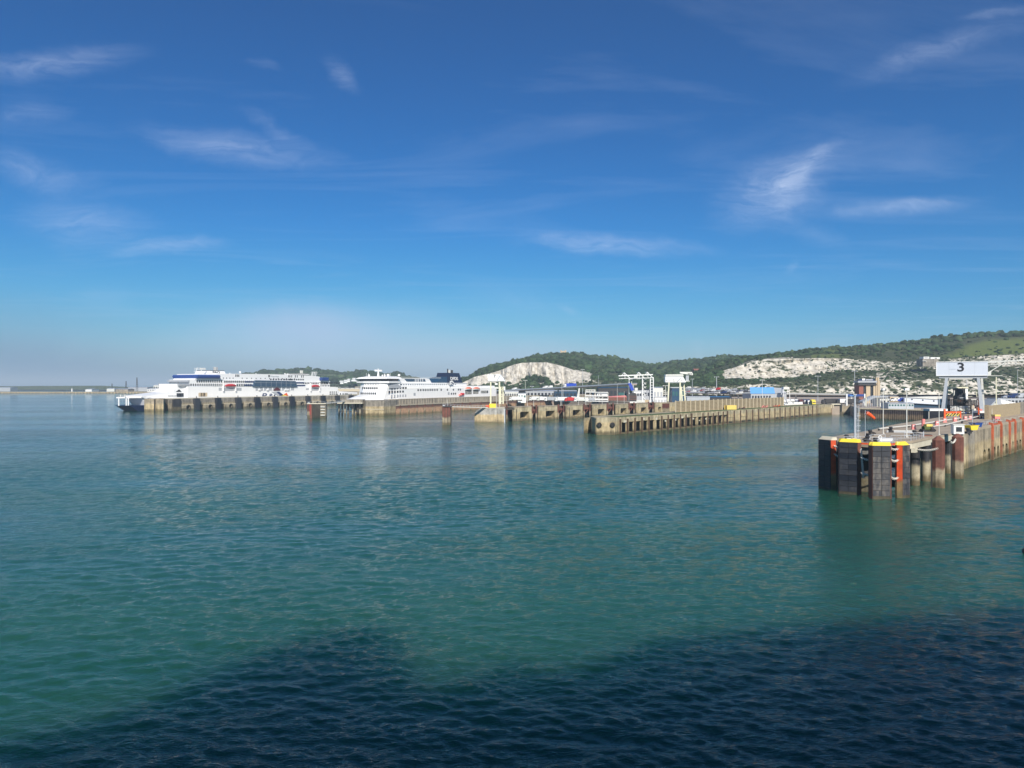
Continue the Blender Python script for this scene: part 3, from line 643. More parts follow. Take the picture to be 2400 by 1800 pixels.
# ================================================================ NEAR JETTY (right)
ZJ = 9.9
JF = Frame(112, 177, 1, 1)                       # its long south wall
def jetty():
    t = thing('jetty', 'long concrete jetty with an open piled head and orange fender strips, nearest on the right', 'jetty')
    poly = [(66.8,153),(67.6,147),(69.8,141.2),(72.0,138.6),(75.0,138.6),(78.0,141),(80.6,150),(85.4,150),(112,177),(330,395),(300,405),(150,250),(114,210),(92,182),(79,168)]
    MB().prism(poly, ZJ-0.5, ZJ).build('deck', M['deckcon'], t)
    MB().prism([(80.9,150.15),(85.3,150.15),(111.8,176.6),(111.8,182),(84,156)], ZJ-1.75, ZJ-0.503).build('edge_beam', M['capcon'], t)
    MB().prism([(67.3,153),(68.2,147),(70.2,141.6),(72.2,139),(74.9,139),(77.6,141.2),(80.2,150),(80.4,158),(72,158)], ZJ-2.0, ZJ-0.503).build('head_block', M['grey'], t)
    MB().prism([(85.5,149.4),(87.0,150.9),(86.5,151.4),(84.9,149.8)], ZJ-2.5, ZJ-1.6).build('bracket', M['capcon'], t)
    # under-deck columns
    me = MB().tube((0,0,-7),(0,0,ZJ-1.8),1.0,n=16).mesh('pile', M['blackpile'])
    me2 = MB().tube((0,0,-7),(0,0,ZJ-1.8),0.42,n=10).mesh('pile', M['blackpile'])
    for (px, py) in ((2150.5,1138),(2176,1129),(2228,1110),(2245,1108)):
        D = 36300/(py-900); place(me, 'pile', t, (X(px,D), D+1.0, 0))
    for (x, y) in ((87,154),(83.5,160),(93,163.5),(99,170),(80,156),(88,166),(97,176),(104,183),(76,160),(84,172),(92,180)): place(me2, 'pile', t, (x, y, 0))
    MB().tube((73,146.5,-7),(73,146.5,ZJ-1.8),2.6,n=24).build('core_column', M['padweed'], t)
    MB().tube((70.0,150,-7),(70.0,150,ZJ-1.8),1.2,n=14).build('core_column', M['padweed'], t)
    MB().tube((77,147,-7),(77,147,ZJ-1.8),1.3,n=14).build('core_column', M['padweed'], t)
    # solid wall from u=0 on: panels, arches, orange strips
    w = JF
    o = Vector((w.x, w.y, 0))
    wl = bpy.data.objects.new('wall', None); COL.objects.link(wl); wl.parent = t; wl.location = o; wl.rotation_euler = (0,0,w.rz)
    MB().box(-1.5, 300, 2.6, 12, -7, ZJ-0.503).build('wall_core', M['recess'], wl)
    # rounded corner and first plain panels
    def panel(u0, u1, arches, m, z1=ZJ-0.506):
        b = MB()
        if not arches:
            b.box(u0, u1, 0, 2.6, -7, z1)
        else:
            wd = (u1-u0); aw = wd*0.30; cx = [u0+wd*0.27, u0+wd*0.73]; zs, zt, zb = 2.3, 3.7, 0.35
            b.box(u0, u1, 0, 2.6, zt+0.25, z1); b.box(u0, u1, 0.0, 2.6, -7, zb)
            segs = [u0, cx[0]-aw/2, cx[0]+aw/2, cx[1]-aw/2, cx[1]+aw/2, u1]
            for k in (0, 2, 4): b.box(segs[k], segs[k+1], 0, 2.6, zb, zt+0.25)
            for c in cx:                                     # arched head: little wedge steps
                for j in range(6):
                    a0, a1 = math.pi*j/6, math.pi*(j+1)/6
                    xa, xb = c-math.cos(a0)*aw/2, c-math.cos(a1)*aw/2
                    za, zb2 = zs+math.sin(a0)*(zt-zs), zs+math.sin(a1)*(zt-zs)
                    b.ext([(xa,za),(xb,zb2),(xb,zt+0.25),(xa,zt+0.25)], 0, 2.6)
        return b.build('wall_panel', m, wl)
    MB().prism([(-4.5,3.4),(-4.3,1.6),(-3.2,0.35),(-1.6,0),(3.2,0),(3.2,2.6),(3.2,4)], -7, ZJ-0.506).build('wall_panel', M['pale'], wl)
    panel(3.45, 11, False, M['pale']); panel(11.2, 18, False, M['stone']); panel(18.2, 26, False, M['pale'])
    us = [38.2, 50.0, 62.3, 71.0, 84.0] + [95.7+11.7*k for k in range(16)]
    us = [25.7] + us
    strip = MB().extx([(-0.5,-7),(-0.5,9.7),(-0.2,10.7),(0.7,10.95),(0.7,-7)], -0.38, 0.38).mesh('fender_strip', M['orangewall'])
    cap = MB().ext([(-0.5,0),(0.5,0),(0.42,0.12),(-0.42,0.12)], 0, 1.5).mesh('fender_cap', M['capcon'])
    for i, u in enumerate(us[1:]):
        s_ = place(strip, 'fender_strip', wl, (u,0,0)); c_ = place(cap, 'cap', s_, (0,-0.4,10.96))
        pu = us[i]+0.6
        panel(pu, u-0.6, True, M['pale'])
        MB().box(pu, u-0.6, 0.05, 1.2, ZJ+0.003, ZJ+0.32).build('kerb', M['orangewall'] if i % 2 else M['deckcon'], wl)
    # rails and coping
    MB().box(-3, 25.5, 0.2, 0.7, ZJ+0.003, ZJ+0.2).build('kerb', M['deckcon'], wl)
    for (a, b) in (((67.5,147),(69.8,141.4)),((69.8,141.4),(72,138.9)),((72,138.9),(75,138.9)),((75,138.9),(77.8,141.2)),((77.8,141.2),(80,149)),((81,150.4),(85.2,150.4)),((85.4,150.6),(92,157.2))):
        r = MB()
        n = max(2, int(math.dist(a,b)/1.8)+1)
        for i in range(n):
            f = i/(n-1); x, y = a[0]*(1-f)+b[0]*f, a[1]*(1-f)+b[1]*f; r.tube((x,y,ZJ),(x,y,ZJ+1.1),0.035,n=5)
        for z in (0.55, 1.1): r.tube((*a,ZJ+z),(*b,ZJ+z),0.03,n=5)
        r.build('handrail', M['galv'], t)
    MB().prism([(67.9,146.5),(70.1,141.2),(72.1,138.9),(74.9,138.9),(77.5,141),(77.0,141.6),(74.7,139.6),(72.4,139.6),(70.7,141.6),(68.6,146.9)], ZJ+0.003, ZJ+0.28).build('kerb', M['orange'], t)
    return t
JT = jetty()

# fender panels on the jetty head
def fender_panel(label, cx, cy, nx, ny, w, top, face, capm, cols=2, rows=9, sidem=None, broken=None):
    """face normal (nx, ny) points off the jetty"""
    rz = math.atan2(ny, nx) + math.pi/2          # local -y = outward
    t = thing('jetty_fender', label, 'fender', (cx, cy, 0), rz, 'tall fender panels round the jetty head')
    h = top-0.62; b = 0.42
    MB().prism([(-w/2+b,-0.15),(w/2-b,-0.15),(w/2,0.75),(w/2,1.1),(-w/2,1.1),(-w/2,0.75)], -3.0, h).build('frame', M['padweed'], t)
    MB().prism([(-w/2-0.04,0.72),(-w/2+b-0.05,-0.18),(-w/2+b,-0.13),(-w/2,0.78)], -0.4, h-0.02).build('side_plate', sidem or M['orangesteel'], t)
    MB().prism([(w/2+0.04,0.72),(w/2-b+0.05,-0.18),(w/2-b,-0.13),(w/2,0.78)], -0.4, h-0.02).build('side_plate', sidem or M['orangesteel'], t)
    MB().loft([[(-w/2+b,-0.17,h),(w/2-b,-0.17,h),(w/2+0.02,0.75,h),(w/2+0.02,1.12,h),(-w/2-0.02,1.12,h),(-w/2-0.02,0.75,h)],
               [(-w/2+b+0.25,0.55,top),(w/2-b-0.25,0.55,top),(w/2-0.2,0.85,top),(w/2-0.2,1.12,top),(-w/2+0.2,1.12,top),(-w/2+0.2,0.85,top)]]).build('sloping_cap', capm, t)
    g = random.Random(int(cx*10)); alt = {M['pad']: M['pad3'], M['padworn']: M['padworn2'], M['pad2']: M['pad2']}; pw = (w-2*b)/cols; ph = (h-0.5)/rows
    for j in range(rows):
        for i in range(cols):
            a = -w/2+b+i*pw+0.015; z = 0.5+j*ph+0.015
            m = face if g.random() < 0.6 else alt[face]
            if broken and (i, j) in broken: m = broken[(i, j)]
            MB().loft([[(a,-0.15,z),(a+pw-0.03,-0.15,z),(a+pw-0.03,-0.15,z+ph-0.03),(a,-0.15,z+ph-0.03)],
                       [(a+.03,-0.25-g.random()*0.02,z+.03),(a+pw-0.05,-0.25-g.random()*0.02,z+.03),(a+pw-0.05,-0.26,z+ph-0.05),(a+.03,-0.26,z+ph-0.05)]]).build('pad', m, t)
    MB().box(-w/2+b,w/2-b,-0.20,-0.15,-2.5,0.5).build('foot_plate', M['padweed'], t)
    for zz in (2.6, 6.4, 9.0): MB().tube((0,1.1,zz),(0,3.2,zz),0.75,0.95,n=12).build('buffer', M['rubber'], t)
    return t
blk = {(i,j): M['pad2'] for i in range(2) for j in (1,2,3) if (i+j)}
fender_panel('leftmost fender panel, plain black face with orange side and pale orange cap', 65.5, 147.2, -0.94, -0.34, 4.2, 11.0, M['pad2'], M['capcon'])
fender_panel('charcoal fender panel with black patches and yellow cap, second from left', 67.2, 140.6, -0.62, -0.78, 4.2, 11.0, M['pad'], M['yellow'],
             broken={(0,6):M['pad2'],(1,6):M['pad2'],(1,4):M['pad2'],(0,2):M['pad2'],(1,2):M['pad2'],(1,8):M['pad']}, sidem=M['brownsteel'])
fender_panel('scuffed grey fender panel with whitish scrapes and yellow cap, third from left', 70.75, 134.9, -0.20, -0.98, 4.0, 10.8, M['padworn'], M['yellow'],
             broken={(0,8):M['pad'],(1,8):M['pad'],(0,7):M['pad'],(1,7):M['pad']}, sidem=M['brownsteel'])
fender_panel('rightmost narrow grey fender panel, bright orange left side and yellow cap', 76.1, 136.2, 0.46, -0.89, 3.0, 10.8, M['padworn'], M['yellow'], cols=2)

# chains between the panels
def chain(p0, p1, sag, n, label, r=0.15):
    m = MB(); p0, p1 = Vector(p0), Vector(p1)
    for i in range(n):
        f = (i+0.5)/n; c = p0.lerp(p1, f); c.z -= sag*4*f*(1-f)
        f2 = (i+1.0)/n; c2 = p0.lerp(p1, f2); c2.z -= sag*4*f2*(1-f2)
        ax = (c2-c).normalized(); side = ax.cross(Vector((0,0,1))) if abs(ax.z) < 0.95 else Vector((0,1,0))
        axis = side if i % 2 else side.cross(ax)
        m.torus(c, r*1.25, r*0.42, axis, n=8, m=4)
    o = m.build('chain', M['chain']); o['label'] = label; o['category'] = 'chain'; o['group'] = 'chains between the fender panels'
    return o
chain((66.5,145.2,9.3),(67.4,143.0,9.2),0.35,10,'upper slack chain between leftmost panel and the second')
chain((66.5,145.2,7.6),(67.4,143.0,7.5),0.4,10,'lower slack chain between leftmost panel and the second')
chain((68.6,138.2,7.6),(69.6,136.0,7.4),0.25,12,'upper pale chain between the two yellow-capped charcoal panels')
chain((68.6,138.2,4.6),(69.6,136.0,4.5),0.25,12,'lower pale chain between the two yellow-capped charcoal panels')
chain((68.7,138.6,9.3),(68.9,138.0,3.6),0.0,26,'chain hanging straight down beside the second fender panel')
chain((72.7,135.3,9.7),(74.9,136.2,9.6),0.3,10,'topmost chain between the third and rightmost fender panels',)
chain((72.7,135.3,7.6),(74.9,136.2,7.5),0.45,12,'middle sagging chain between the third and rightmost fender panels')
chain((72.7,135.3,4.2),(74.9,136.2,4.1),0.45,12,'lowest sagging chain between the third and rightmost fender panels')
chain((86.8,150.4,8.0),(90.0,148.8,8.4),0.3,20,'long chain from the deck corner to the nearer rusty pile')
chain((98.5,158.0,9.0),(103.2,163.8,9.2),0.5,26,'long chain sagging to the farther rusty pile')

# two rusty box piles
def box_pile(label, px, py, top, w):
    D = 36300/(py-900); x = X(px, D)
    t = thing('mooring_pile', label, 'pile', (x, D+0.8, 0), R(-28), 'rusty box piles in front of the jetty')
    MB().prism([(-w/2,-0.5),(-w/4,-1.0),(w/4,-1.0),(w/2,-0.5),(w/2,0.8),(-w/2,0.8)], -7, top-0.8).build('shaft', M['rustpile'], t)
    MB().loft([[(-w/2,-0.5,top-0.8),(-w/4,-1.0,top-0.8),(w/4,-1.0,top-0.8),(w/2,-0.5,top-0.8),(w/2,0.8,top-0.8),(-w/2,0.8,top-0.8)],
               [(-0.25,0.0,top),(-0.15,-.1,top),(.15,-.1,top),(.25,0,top),(.3,.6,top),(-.3,.6,top)]]).build('pointed_cap', M['brownsteel'], t)
    MB().box(-w/2-0.22,-w/2-0.02,-0.6,0.6,-7,top-1.4).build('rubbing_strip', M['rubber'], t)
    for z in (8.2,): MB().tube((0.2,0.8,z),(-0.6,3.6,z),0.8,0.6,n=12).build('buffer', M['rubber'], t)
box_pile('rusty steel pile with pointed cap, the nearer of the two beside the jetty', 2205, 1144, 10.9, 2.3)
box_pile('rusty steel pile with pointed cap, the farther of the two beside the jetty', 2250, 1122, 10.4, 2.3)

# ---- masts on the jetty
def mast(label, px, D, zb, zt, r, lamp=None, m='galv', cat='mast', name='lamp_mast', group=None, head=2.2):
    t = thing(name, label, cat, (X(px, D), D, zb), 0, group)
    MB().tube((0,0,0),(0,0,zt-zb),r,r*0.7,n=8).build('pole', M[m], t)
    MB().box(-r*2,r*2,-r*2,r*2,0,0.15).build('base_plate', M[m], t)
    if lamp == 'bar': MB().box(-head,head,-0.3,0.3,zt-zb,zt-zb+0.5).build('lamp_bar', M['white'], t)
    if lamp == 'tee':
        MB().box(-head,head,-0.12,0.12,zt-zb-0.25,zt-zb).build('cross_arm', M[m], t)
        for s_ in (-1,1): MB().box(s_*head-0.5,s_*head+0.5,-0.3,0.3,zt-zb-0.45,zt-zb-0.2).build('lamp_head', M['white'], t)
    if lamp == 'camera':
        MB().box(-0.5,0.5,-0.3,0.3,zt-zb,zt-zb+0.5).build('camera_head', M['white'], t)
    return t
# thick grey mast with its ladder
def ladder_mast():
    D = 152.0; x = X(2003.5, D); zt = Z(926, D)
    t = thing('ladder_mast', 'thick pale blue-grey mast with a hooped ladder at the jetty head', 'mast', (x, D, ZJ))
    h = zt-ZJ
    MB().tube((0,0,0),(0,0,h),0.21,0.19,n=12).build('pole', M['galv'], t)
    MB().box(-0.5,0.5,-0.5,0.5,0,0.2).build('base_plate', M['grey_paint'], t)
    MB().box(-0.45,0.3,-0.3,0.3,h,h+0.25).build('lamp_head', M['grey_paint'], t)
    r = MB()
    for s_ in (0.42, 0.85): r.tube((s_,0,0.4),(s_,0,h*0.78),0.06,n=5)
    for k in range(18): r.tube((0.42,0,0.6+k*0.3),(0.85,0,0.6+k*0.3),0.05,n=4)
    r.build('ladder', M['galv'], t)
    for k in range(4): MB().torus((0.64,-0.3,2.0+k*1.1),0.38,0.05,(0,0,1),n=10,m=4).build('hoop', M['galv'], t)
    for k in range(3): MB().box(0.15,0.45,-0.04,0.04,1.2+k*1.7,1.3+k*1.7).build('bracket', M['galv'], t)
ladder_mast()
mast('thin white lamp mast standing on the jetty between ladder mast and camera mast', 2070, 172, ZJ, Z(915,172), 0.10, 'bar', 'offwhite', head=0.3)
mast('white mast with camera head on top, standing on the jetty deck', 2125, 160, ZJ, Z(915,160), 0.14, 'camera', 'offwhite', name='camera_mast')
mast('slim white pole beside the white hut on the jetty', 2201, 168, ZJ, Z(925,168), 0.09, None, 'offwhite')
mast('slim grey pole rising behind the blue skip', 2279, 215, ZJ, Z(950,215), 0.09, None, 'galv')
mast('slim white pole in front of the board fence corner', 2325, 245, ZJ, Z(958,245), 0.09, None, 'offwhite')
mast('slim grey pole among the red barriers, left one', 2241, 236, ZJ, Z(962,236), 0.09, None, 'galv')
mast('short slim grey pole among the red barriers, right one', 2282, 252, ZJ, Z(955,252), 0.08, None, 'galv')

# windsock
def windsock():
    D = 158.0; x, z = X(2033, D), Z(967.5, D)
    t = thing('windsock', 'orange windsock drooping to the right above the jetty head', 'windsock', (X(2028, D), D, ZJ))
    MB().tube((0,0,0),(0,0,z-ZJ+0.6),0.05,n=6).build('pole', M['galv'], t)
    a = Vector((0.25,0,z-ZJ)); d = Vector((1.95,0.1,-1.35))
    secs = []
    ax = d.normalized(); p = Vector((0,1,0)); q = ax.cross(p)
    for k in range(7):
        f = k/6; c = a + d*f + Vector((0,0,0.12*math.sin(f*3.1))); r = 0.46-0.2*f + (0.02 if k % 2 else -0.01)
        secs.append([tuple(c + (p*math.cos(2*math.pi*i/14)+q*math.sin(2*math.pi*i/14))*r) for i in range(14)])
    MB().loft(secs).build('fabric_tube', M['orange'], t, smooth=True)
    MB().torus(a, 0.47, 0.035, ax, n=16, m=5).build('ring', M['galv'], t)
windsock()

# ---- deck clutter
def deck_thing(name, label, cat, px, D, build, rz=0.0, group=None, z=ZJ):
    t = thing(name, label, cat, (X(px, D), D, z), rz, group); build(t); return t
def hut(t):
    MB().box(-1.1,1.1,-1.0,1.0,0.35,2.5).build('cabin', M['white'], t); MB().box(-1.25,1.25,-1.15,1.15,2.5,2.65).build('roof', M['offwhite'], t)
    w = MB().box(-0.62,0.62,-1.04,-0.99,0.9,2.0).build('window', M['win'], t)
    MB().box(-0.72,0.72,-1.08,-1.04,0.8,0.9).build('frame', M['offwhite'], w); MB().box(-0.72,0.72,-1.08,-1.04,2.0,2.1).build('frame', M['offwhite'], w)
    MB().box(1.0,1.16,-0.8,0.8,0.9,2.0).build('door', M['offwhite'], t)
    for s_ in (-0.8,0.8): MB().box(s_-0.15,s_+0.15,-0.8,0.8,0,0.35).build('skid', M['darksteel'], t)
deck_thing('control_hut', 'small white hut with a square dark window on the jetty', 'hut', 2244, 166, hut, R(-14))
def skip(m):
    def f(t):
        MB().loft([[(-1.1,-0.8,0.1),(1.1,-0.8,0.1),(1.1,0.8,0.1),(-1.1,0.8,0.1)],[(-1.5,-0.9,1.3),(1.5,-0.9,1.3),(1.5,0.9,1.3),(-1.5,0.9,1.3)]]).build('bin', M[m], t)
        MB().box(-1.3,1.3,-0.7,0.7,1.302,1.33).build('contents', M['brownsteel'], t)
        for s_ in (-1.55,1.55): MB().box(s_-0.06,s_+0.06,-0.95,0.95,1.15,1.4).build('rim', M[m], t)
    return f
deck_thing('skip', 'yellow skip half full of scrap on the jetty', 'skip', 2277, 184, skip('yellow'), R(20))
deck_thing('skip', 'blue skip standing behind the yellow one', 'skip', 2287, 196, skip('blue'), R(20))
def barrier(t):
    MB().box(-0.45,0.45,-0.3,0.3,0,1.3).build('body', M['pink'], t); MB().box(-0.3,0.3,-0.34,-0.3,0.75,1.1).build('white_panel', M['offwhite'], t); MB().box(-0.6,0.6,-0.4,0.4,0,0.2).build('foot', M['pink'], t)
BL = [(2141,188,'nearest the yellow winch, just left of the tall pink post'),(2196,205,'just right of the tall pink post, by the black fender block'),(2214,222,'in front of the black fender block'),(2262,236,'left of two in front of the ramp mouth'),(2274,240,'right of two in front of the ramp mouth'),(2290,246,'beside the red post at the ramp mouth'),(2238,228,'under the orange frame')]
b0 = None
for px, D, lab in BL:
    lb = 'faded pink barrier block ' + lab
    if b0 is None: b0 = deck_thing('barrier', lb, 'barrier', px, D, barrier, 0, 'pink barrier blocks along the far deck edge')
    else: dup(b0, (X(px,D), D, ZJ), R(random.uniform(-15,15)), lb)
deck_thing('marker_post', 'tall thick faded pink post by the yellow winch', 'post', 2164, 185, lambda t: (MB().tube((0,0,0),(0,0,2.9),0.42,n=12).build('post', M['pink'], t), MB().box(-0.6,0.6,-0.6,0.6,0,0.2).build('foot', M['orange'], t)))
def winch(t):
    MB().box(-1.6,1.6,-0.8,0.8,0,0.35).build('bed', M['darksteel'], t); MB().tube((-1.0,0,0.9),(0.6,0,0.9),0.62,n=14).build('drum', M['weed'], t)
    MB().box(-0.5,1.2,-0.6,0.6,1.4,1.95).build('hood', M['yellowpale'], t); MB().tube((0.7,0,0.85),(1.4,0,0.85),0.8,n=14).build('gear_wheel', M['darksteel'], t)
    for s_ in (-1.2,1.7): MB().tube((s_,-0.6,0.4),(s_,0.6,0.4),0.38,n=12).build('wheel', M['tyre'], t)
    MB().bar((1.4,0,1.2),(2.9,0.4,0.3),0.18).build('lever', M['darksteel'], t)
deck_thing('winch', 'dark deck winch under a faded yellow hood on the jetty', 'winch', 2172, 178, winch, R(8))
def quickhook(t):
    MB().box(-0.7,0.7,-0.5,0.5,0,0.5).build('base', M['darksteel'], t); MB().tube((0,0,0.5),(0,0,1.15),0.28,0.38,n=10).build('bollard', M['rubber'], t)
    MB().sphere((0,0,1.15),0.5,8,5,0.6).build('head', M['rubber'], t); MB().bar((0.2,0,0.9),(1.6,0.2,0.5),0.3,0.3).build('hook_arm', M['darksteel'], t)
h0 = None
for px, D, lab in ((1984,149,'mushroom-headed bollard nearest the leftmost fender panel'),(2039,165,'mushroom-headed bollard on the far edge of the jetty head'),(2033,146,'mushroom-headed bollard behind the second fender panel'),(2143,163,'low black bollard between the camera mast and the deck corner'),(2088,176,'low black bollard lying by the timber pile'),(2268,172,'low black bollard behind the farther rusty pile')):
    if h0 is None: h0 = deck_thing('bollard', lab, 'bollard', px, D, quickhook, 0.3, 'black bollards on the jetty')
    else: dup(h0, (X(px,D), D, ZJ), random.uniform(0,3), lab)
def box_of(m, w, d, h): return lambda t: (MB().box(-w/2,w/2,-d/2,d/2,0.08,h).build('body', M[m], t), MB().box(-w/2-.05,w/2+.05,-d/2-.05,d/2+.05,h,h+0.08).build('lid', M['offwhite'], t), MB().box(-w/2+.1,w/2-.1,-d/2+.1,d/2-.1,0,0.08).build('plinth', M['darksteel'], t))
deck_thing('cabinet', 'small white cabinet beside the ladder mast foot, left of it', 'cabinet', 1989, 147, box_of('white',0.9,0.6,0.8))
deck_thing('cabinet', 'pale yellow-green cabinet right at the ladder mast foot', 'cabinet', 2001, 147, box_of('yellowpale',0.95,0.6,0.8))
deck_thing('cabinet', 'dark grey cabinet between two pale ones at the jetty head', 'cabinet', 1995, 149, box_of('darksteel',1.0,0.7,1.0))
deck_thing('pump_unit', 'low grey machine with a white side panel behind the third fender panel', 'machine', 2073, 146, lambda t: (MB().box(-1.6,1.6,-0.6,0.6,0.1,0.95).build('casing', M['grey_paint'], t), MB().box(-1.2,1.4,-0.64,-0.6,0.3,0.8).build('side_panel', M['white'], t), MB().tube((-1.6,0,0.6),(-2.2,0,0.6),0.4,n=10).build('motor', M['darksteel'], t)))
def lifering(t):
    MB().tube((0,0,0),(0,0,1.5),0.05,n=6).build('post', M['galv'], t); MB().torus((0,-0.12,1.15),0.34,0.09,(0,1,0),n=16,m=6).build('ring', M['white'], t)
    MB().torus((0,-0.12,0.6),0.5,0.05,(0,1,0),n=16,m=5).build('hoop', M['galv'], t)
deck_thing('lifebuoy', 'white lifebuoy on a short post behind the third fender panel', 'lifebuoy', 2062, 144.5, lifering)
deck_thing('timber_stack', 'stack of pale timbers and dark pipes on the far side of the jetty head', 'stack', 2108, 176, lambda t: [MB().box(-3.2+0.2*i,2.9+0.15*i,-0.7+0.35*i,-0.38+0.35*i,0.0,0.35+0.12*(i%2)).build('timber', M['offwhite' if i % 2 else 'grey_paint'], t) for i in range(5)], R(-10))
deck_thing('timber_stack', 'low stack of dark beams beside the deck corner', 'stack', 2160, 164, lambda t: [MB().box(-2.2+0.3*i,2.1-0.1*i,-0.6+0.32*i,-0.32+0.32*i,0.0,0.28+0.1*(i%2)).build('timber', M['darksteel' if i % 2 else 'brownsteel'], t) for i in range(5)], R(-14))
def pipe_run(label, pts, r=0.16, m='offwhite'):
    b = MB()
    for a, c in zip(pts[:-1], pts[1:]): b.tube(a, c, r, n=7)
    t = thing('pipe_run', label, 'pipe', pts[0]); 
    o = b.build('pipe', M[m], t); o.location = tuple(-c for c in pts[0])
    sb_ = MB()
    for p in pts: sb_.box(p[0]-0.15,p[0]+0.15,p[1]-0.25,p[1]+0.25,ZJ,p[2])
    o2 = sb_.build('support', M['darksteel'], t); o2.location = tuple(-c for c in pts[0])
pipe_run('long pale pipe along the far edge of the jetty deck', [(X(2060,183),183,ZJ+0.5),(X(2130,196),196,ZJ+0.5),(X(2190,214),214,ZJ+0.6),(X(2250,236),236,ZJ+0.7)])
pipe_run('pale pipe running beside the hut towards the skips', [(X(2170,190),190,ZJ+0.4),(X(2215,200),200,ZJ+0.5),(X(2255,216),216,ZJ+0.9),(X(2300,250),250,ZJ+0.9)], 0.14)
def big_rail(label, pts, posts):
    t = thing('handrail', label, 'railing', (pts[0][0], pts[0][1], ZJ)); b = MB()
    for a, c in zip(pts[:-1], pts[1:]):
        n = max(2, int(math.dist(a, c)/posts)+1)
        for i in range(n):
            f = i/(n-1); x, y = a[0]*(1-f)+c[0]*f-pts[0][0], a[1]*(1-f)+c[1]*f-pts[0][1]
            b.tube((x,y,0),(x,y,1.15),0.05,n=5)
        for z in (0.6,1.15): b.tube((a[0]-pts[0][0],a[1]-pts[0][1],z),(c[0]-pts[0][0],c[1]-pts[0][1],z),0.04,n=5)
    b.build('rail', M['galv'], t)
big_rail('grey railing crossing the jetty head behind the cabinets', [(X(1978,147),147),(X(2035,147.5),147.5),(X(2042,152),152),(X(2075,152),152)], 1.6)
big_rail('grey railing along the inner wall edge by the orange strips', [JF.at(10,1.6), JF.at(28,1.6), JF.at(60,1.8)], 2.4)
big_rail('grey railing near the deck corner by the low beams', [(X(2120,158),158),(X(2163,158),158),(X(2165,163),163)], 1.8)
def cage(t):
    MB().box(-0.8,0.8,-0.8,0.8,0,0.2).build('base', M['red'], t)
    for a in (-0.7,0.7):
        for b in (-0.7,0.7): MB().box(a-.08,a+.08,b-.08,b+.08,0.2,1.7).build('leg', M['red'], t)
    MB().box(-0.8,0.8,-0.8,0.8,1.0,1.75).build('tank', M['pink'], t); MB().box(-0.9,0.9,-0.9,0.9,1.75,2.3).build('hood', M['yellowpale'], t)
deck_thing('fire_monitor', 'red and yellow hydrant stand in front of the board fence', 'hydrant', 2334, 226, cage)

# ---- tall board fence at the back of the jetty
def jetty_fence():
    a = (X(2316,243),243.0); b = (X(2398,290),290.0); L_ = math.dist(a,b); rz = math.atan2(b[1]-a[1], b[0]-a[0])
    t = thing('board_fence', 'tall brown fence of upright corrugated boards on the jetty', 'fence', (a[0],a[1],ZJ), rz)
    n = 30; w = 1.95; me = MB().prism([(0.03,0),(0.35,-0.22),(w-0.35,-0.22),(w-0.03,0),(w-0.03,0.15),(0.03,0.15)], 0, 4.6).mesh('board', M['fenceconc'])
    for i in range(n): place(me, 'board', t, (i*w,0,0), scale=(1,1,1+0.01*math.sin(i*1.7)))
    MB().box(-3.2,-0.1,-0.3,0.5,0,4.9).build('end_post', M['fenceconc'], t)
    for k in range(12): MB().box(-2.6,-1.6,-0.42,-0.3,0.4+k*0.37,0.5+k*0.37).build('rung', M['brownsteel'], t)
    for i in range(4): MB().box(i*19.5-0.1,i*19.5+0.12,0.16,0.5,0,4.4).build('back_post', M['post'], t)
    MB().box(n*w+0.3,n*w+40,-0.2,0.3,0,4.8).build('end_wall', M['stone'], t)
jetty_fence()
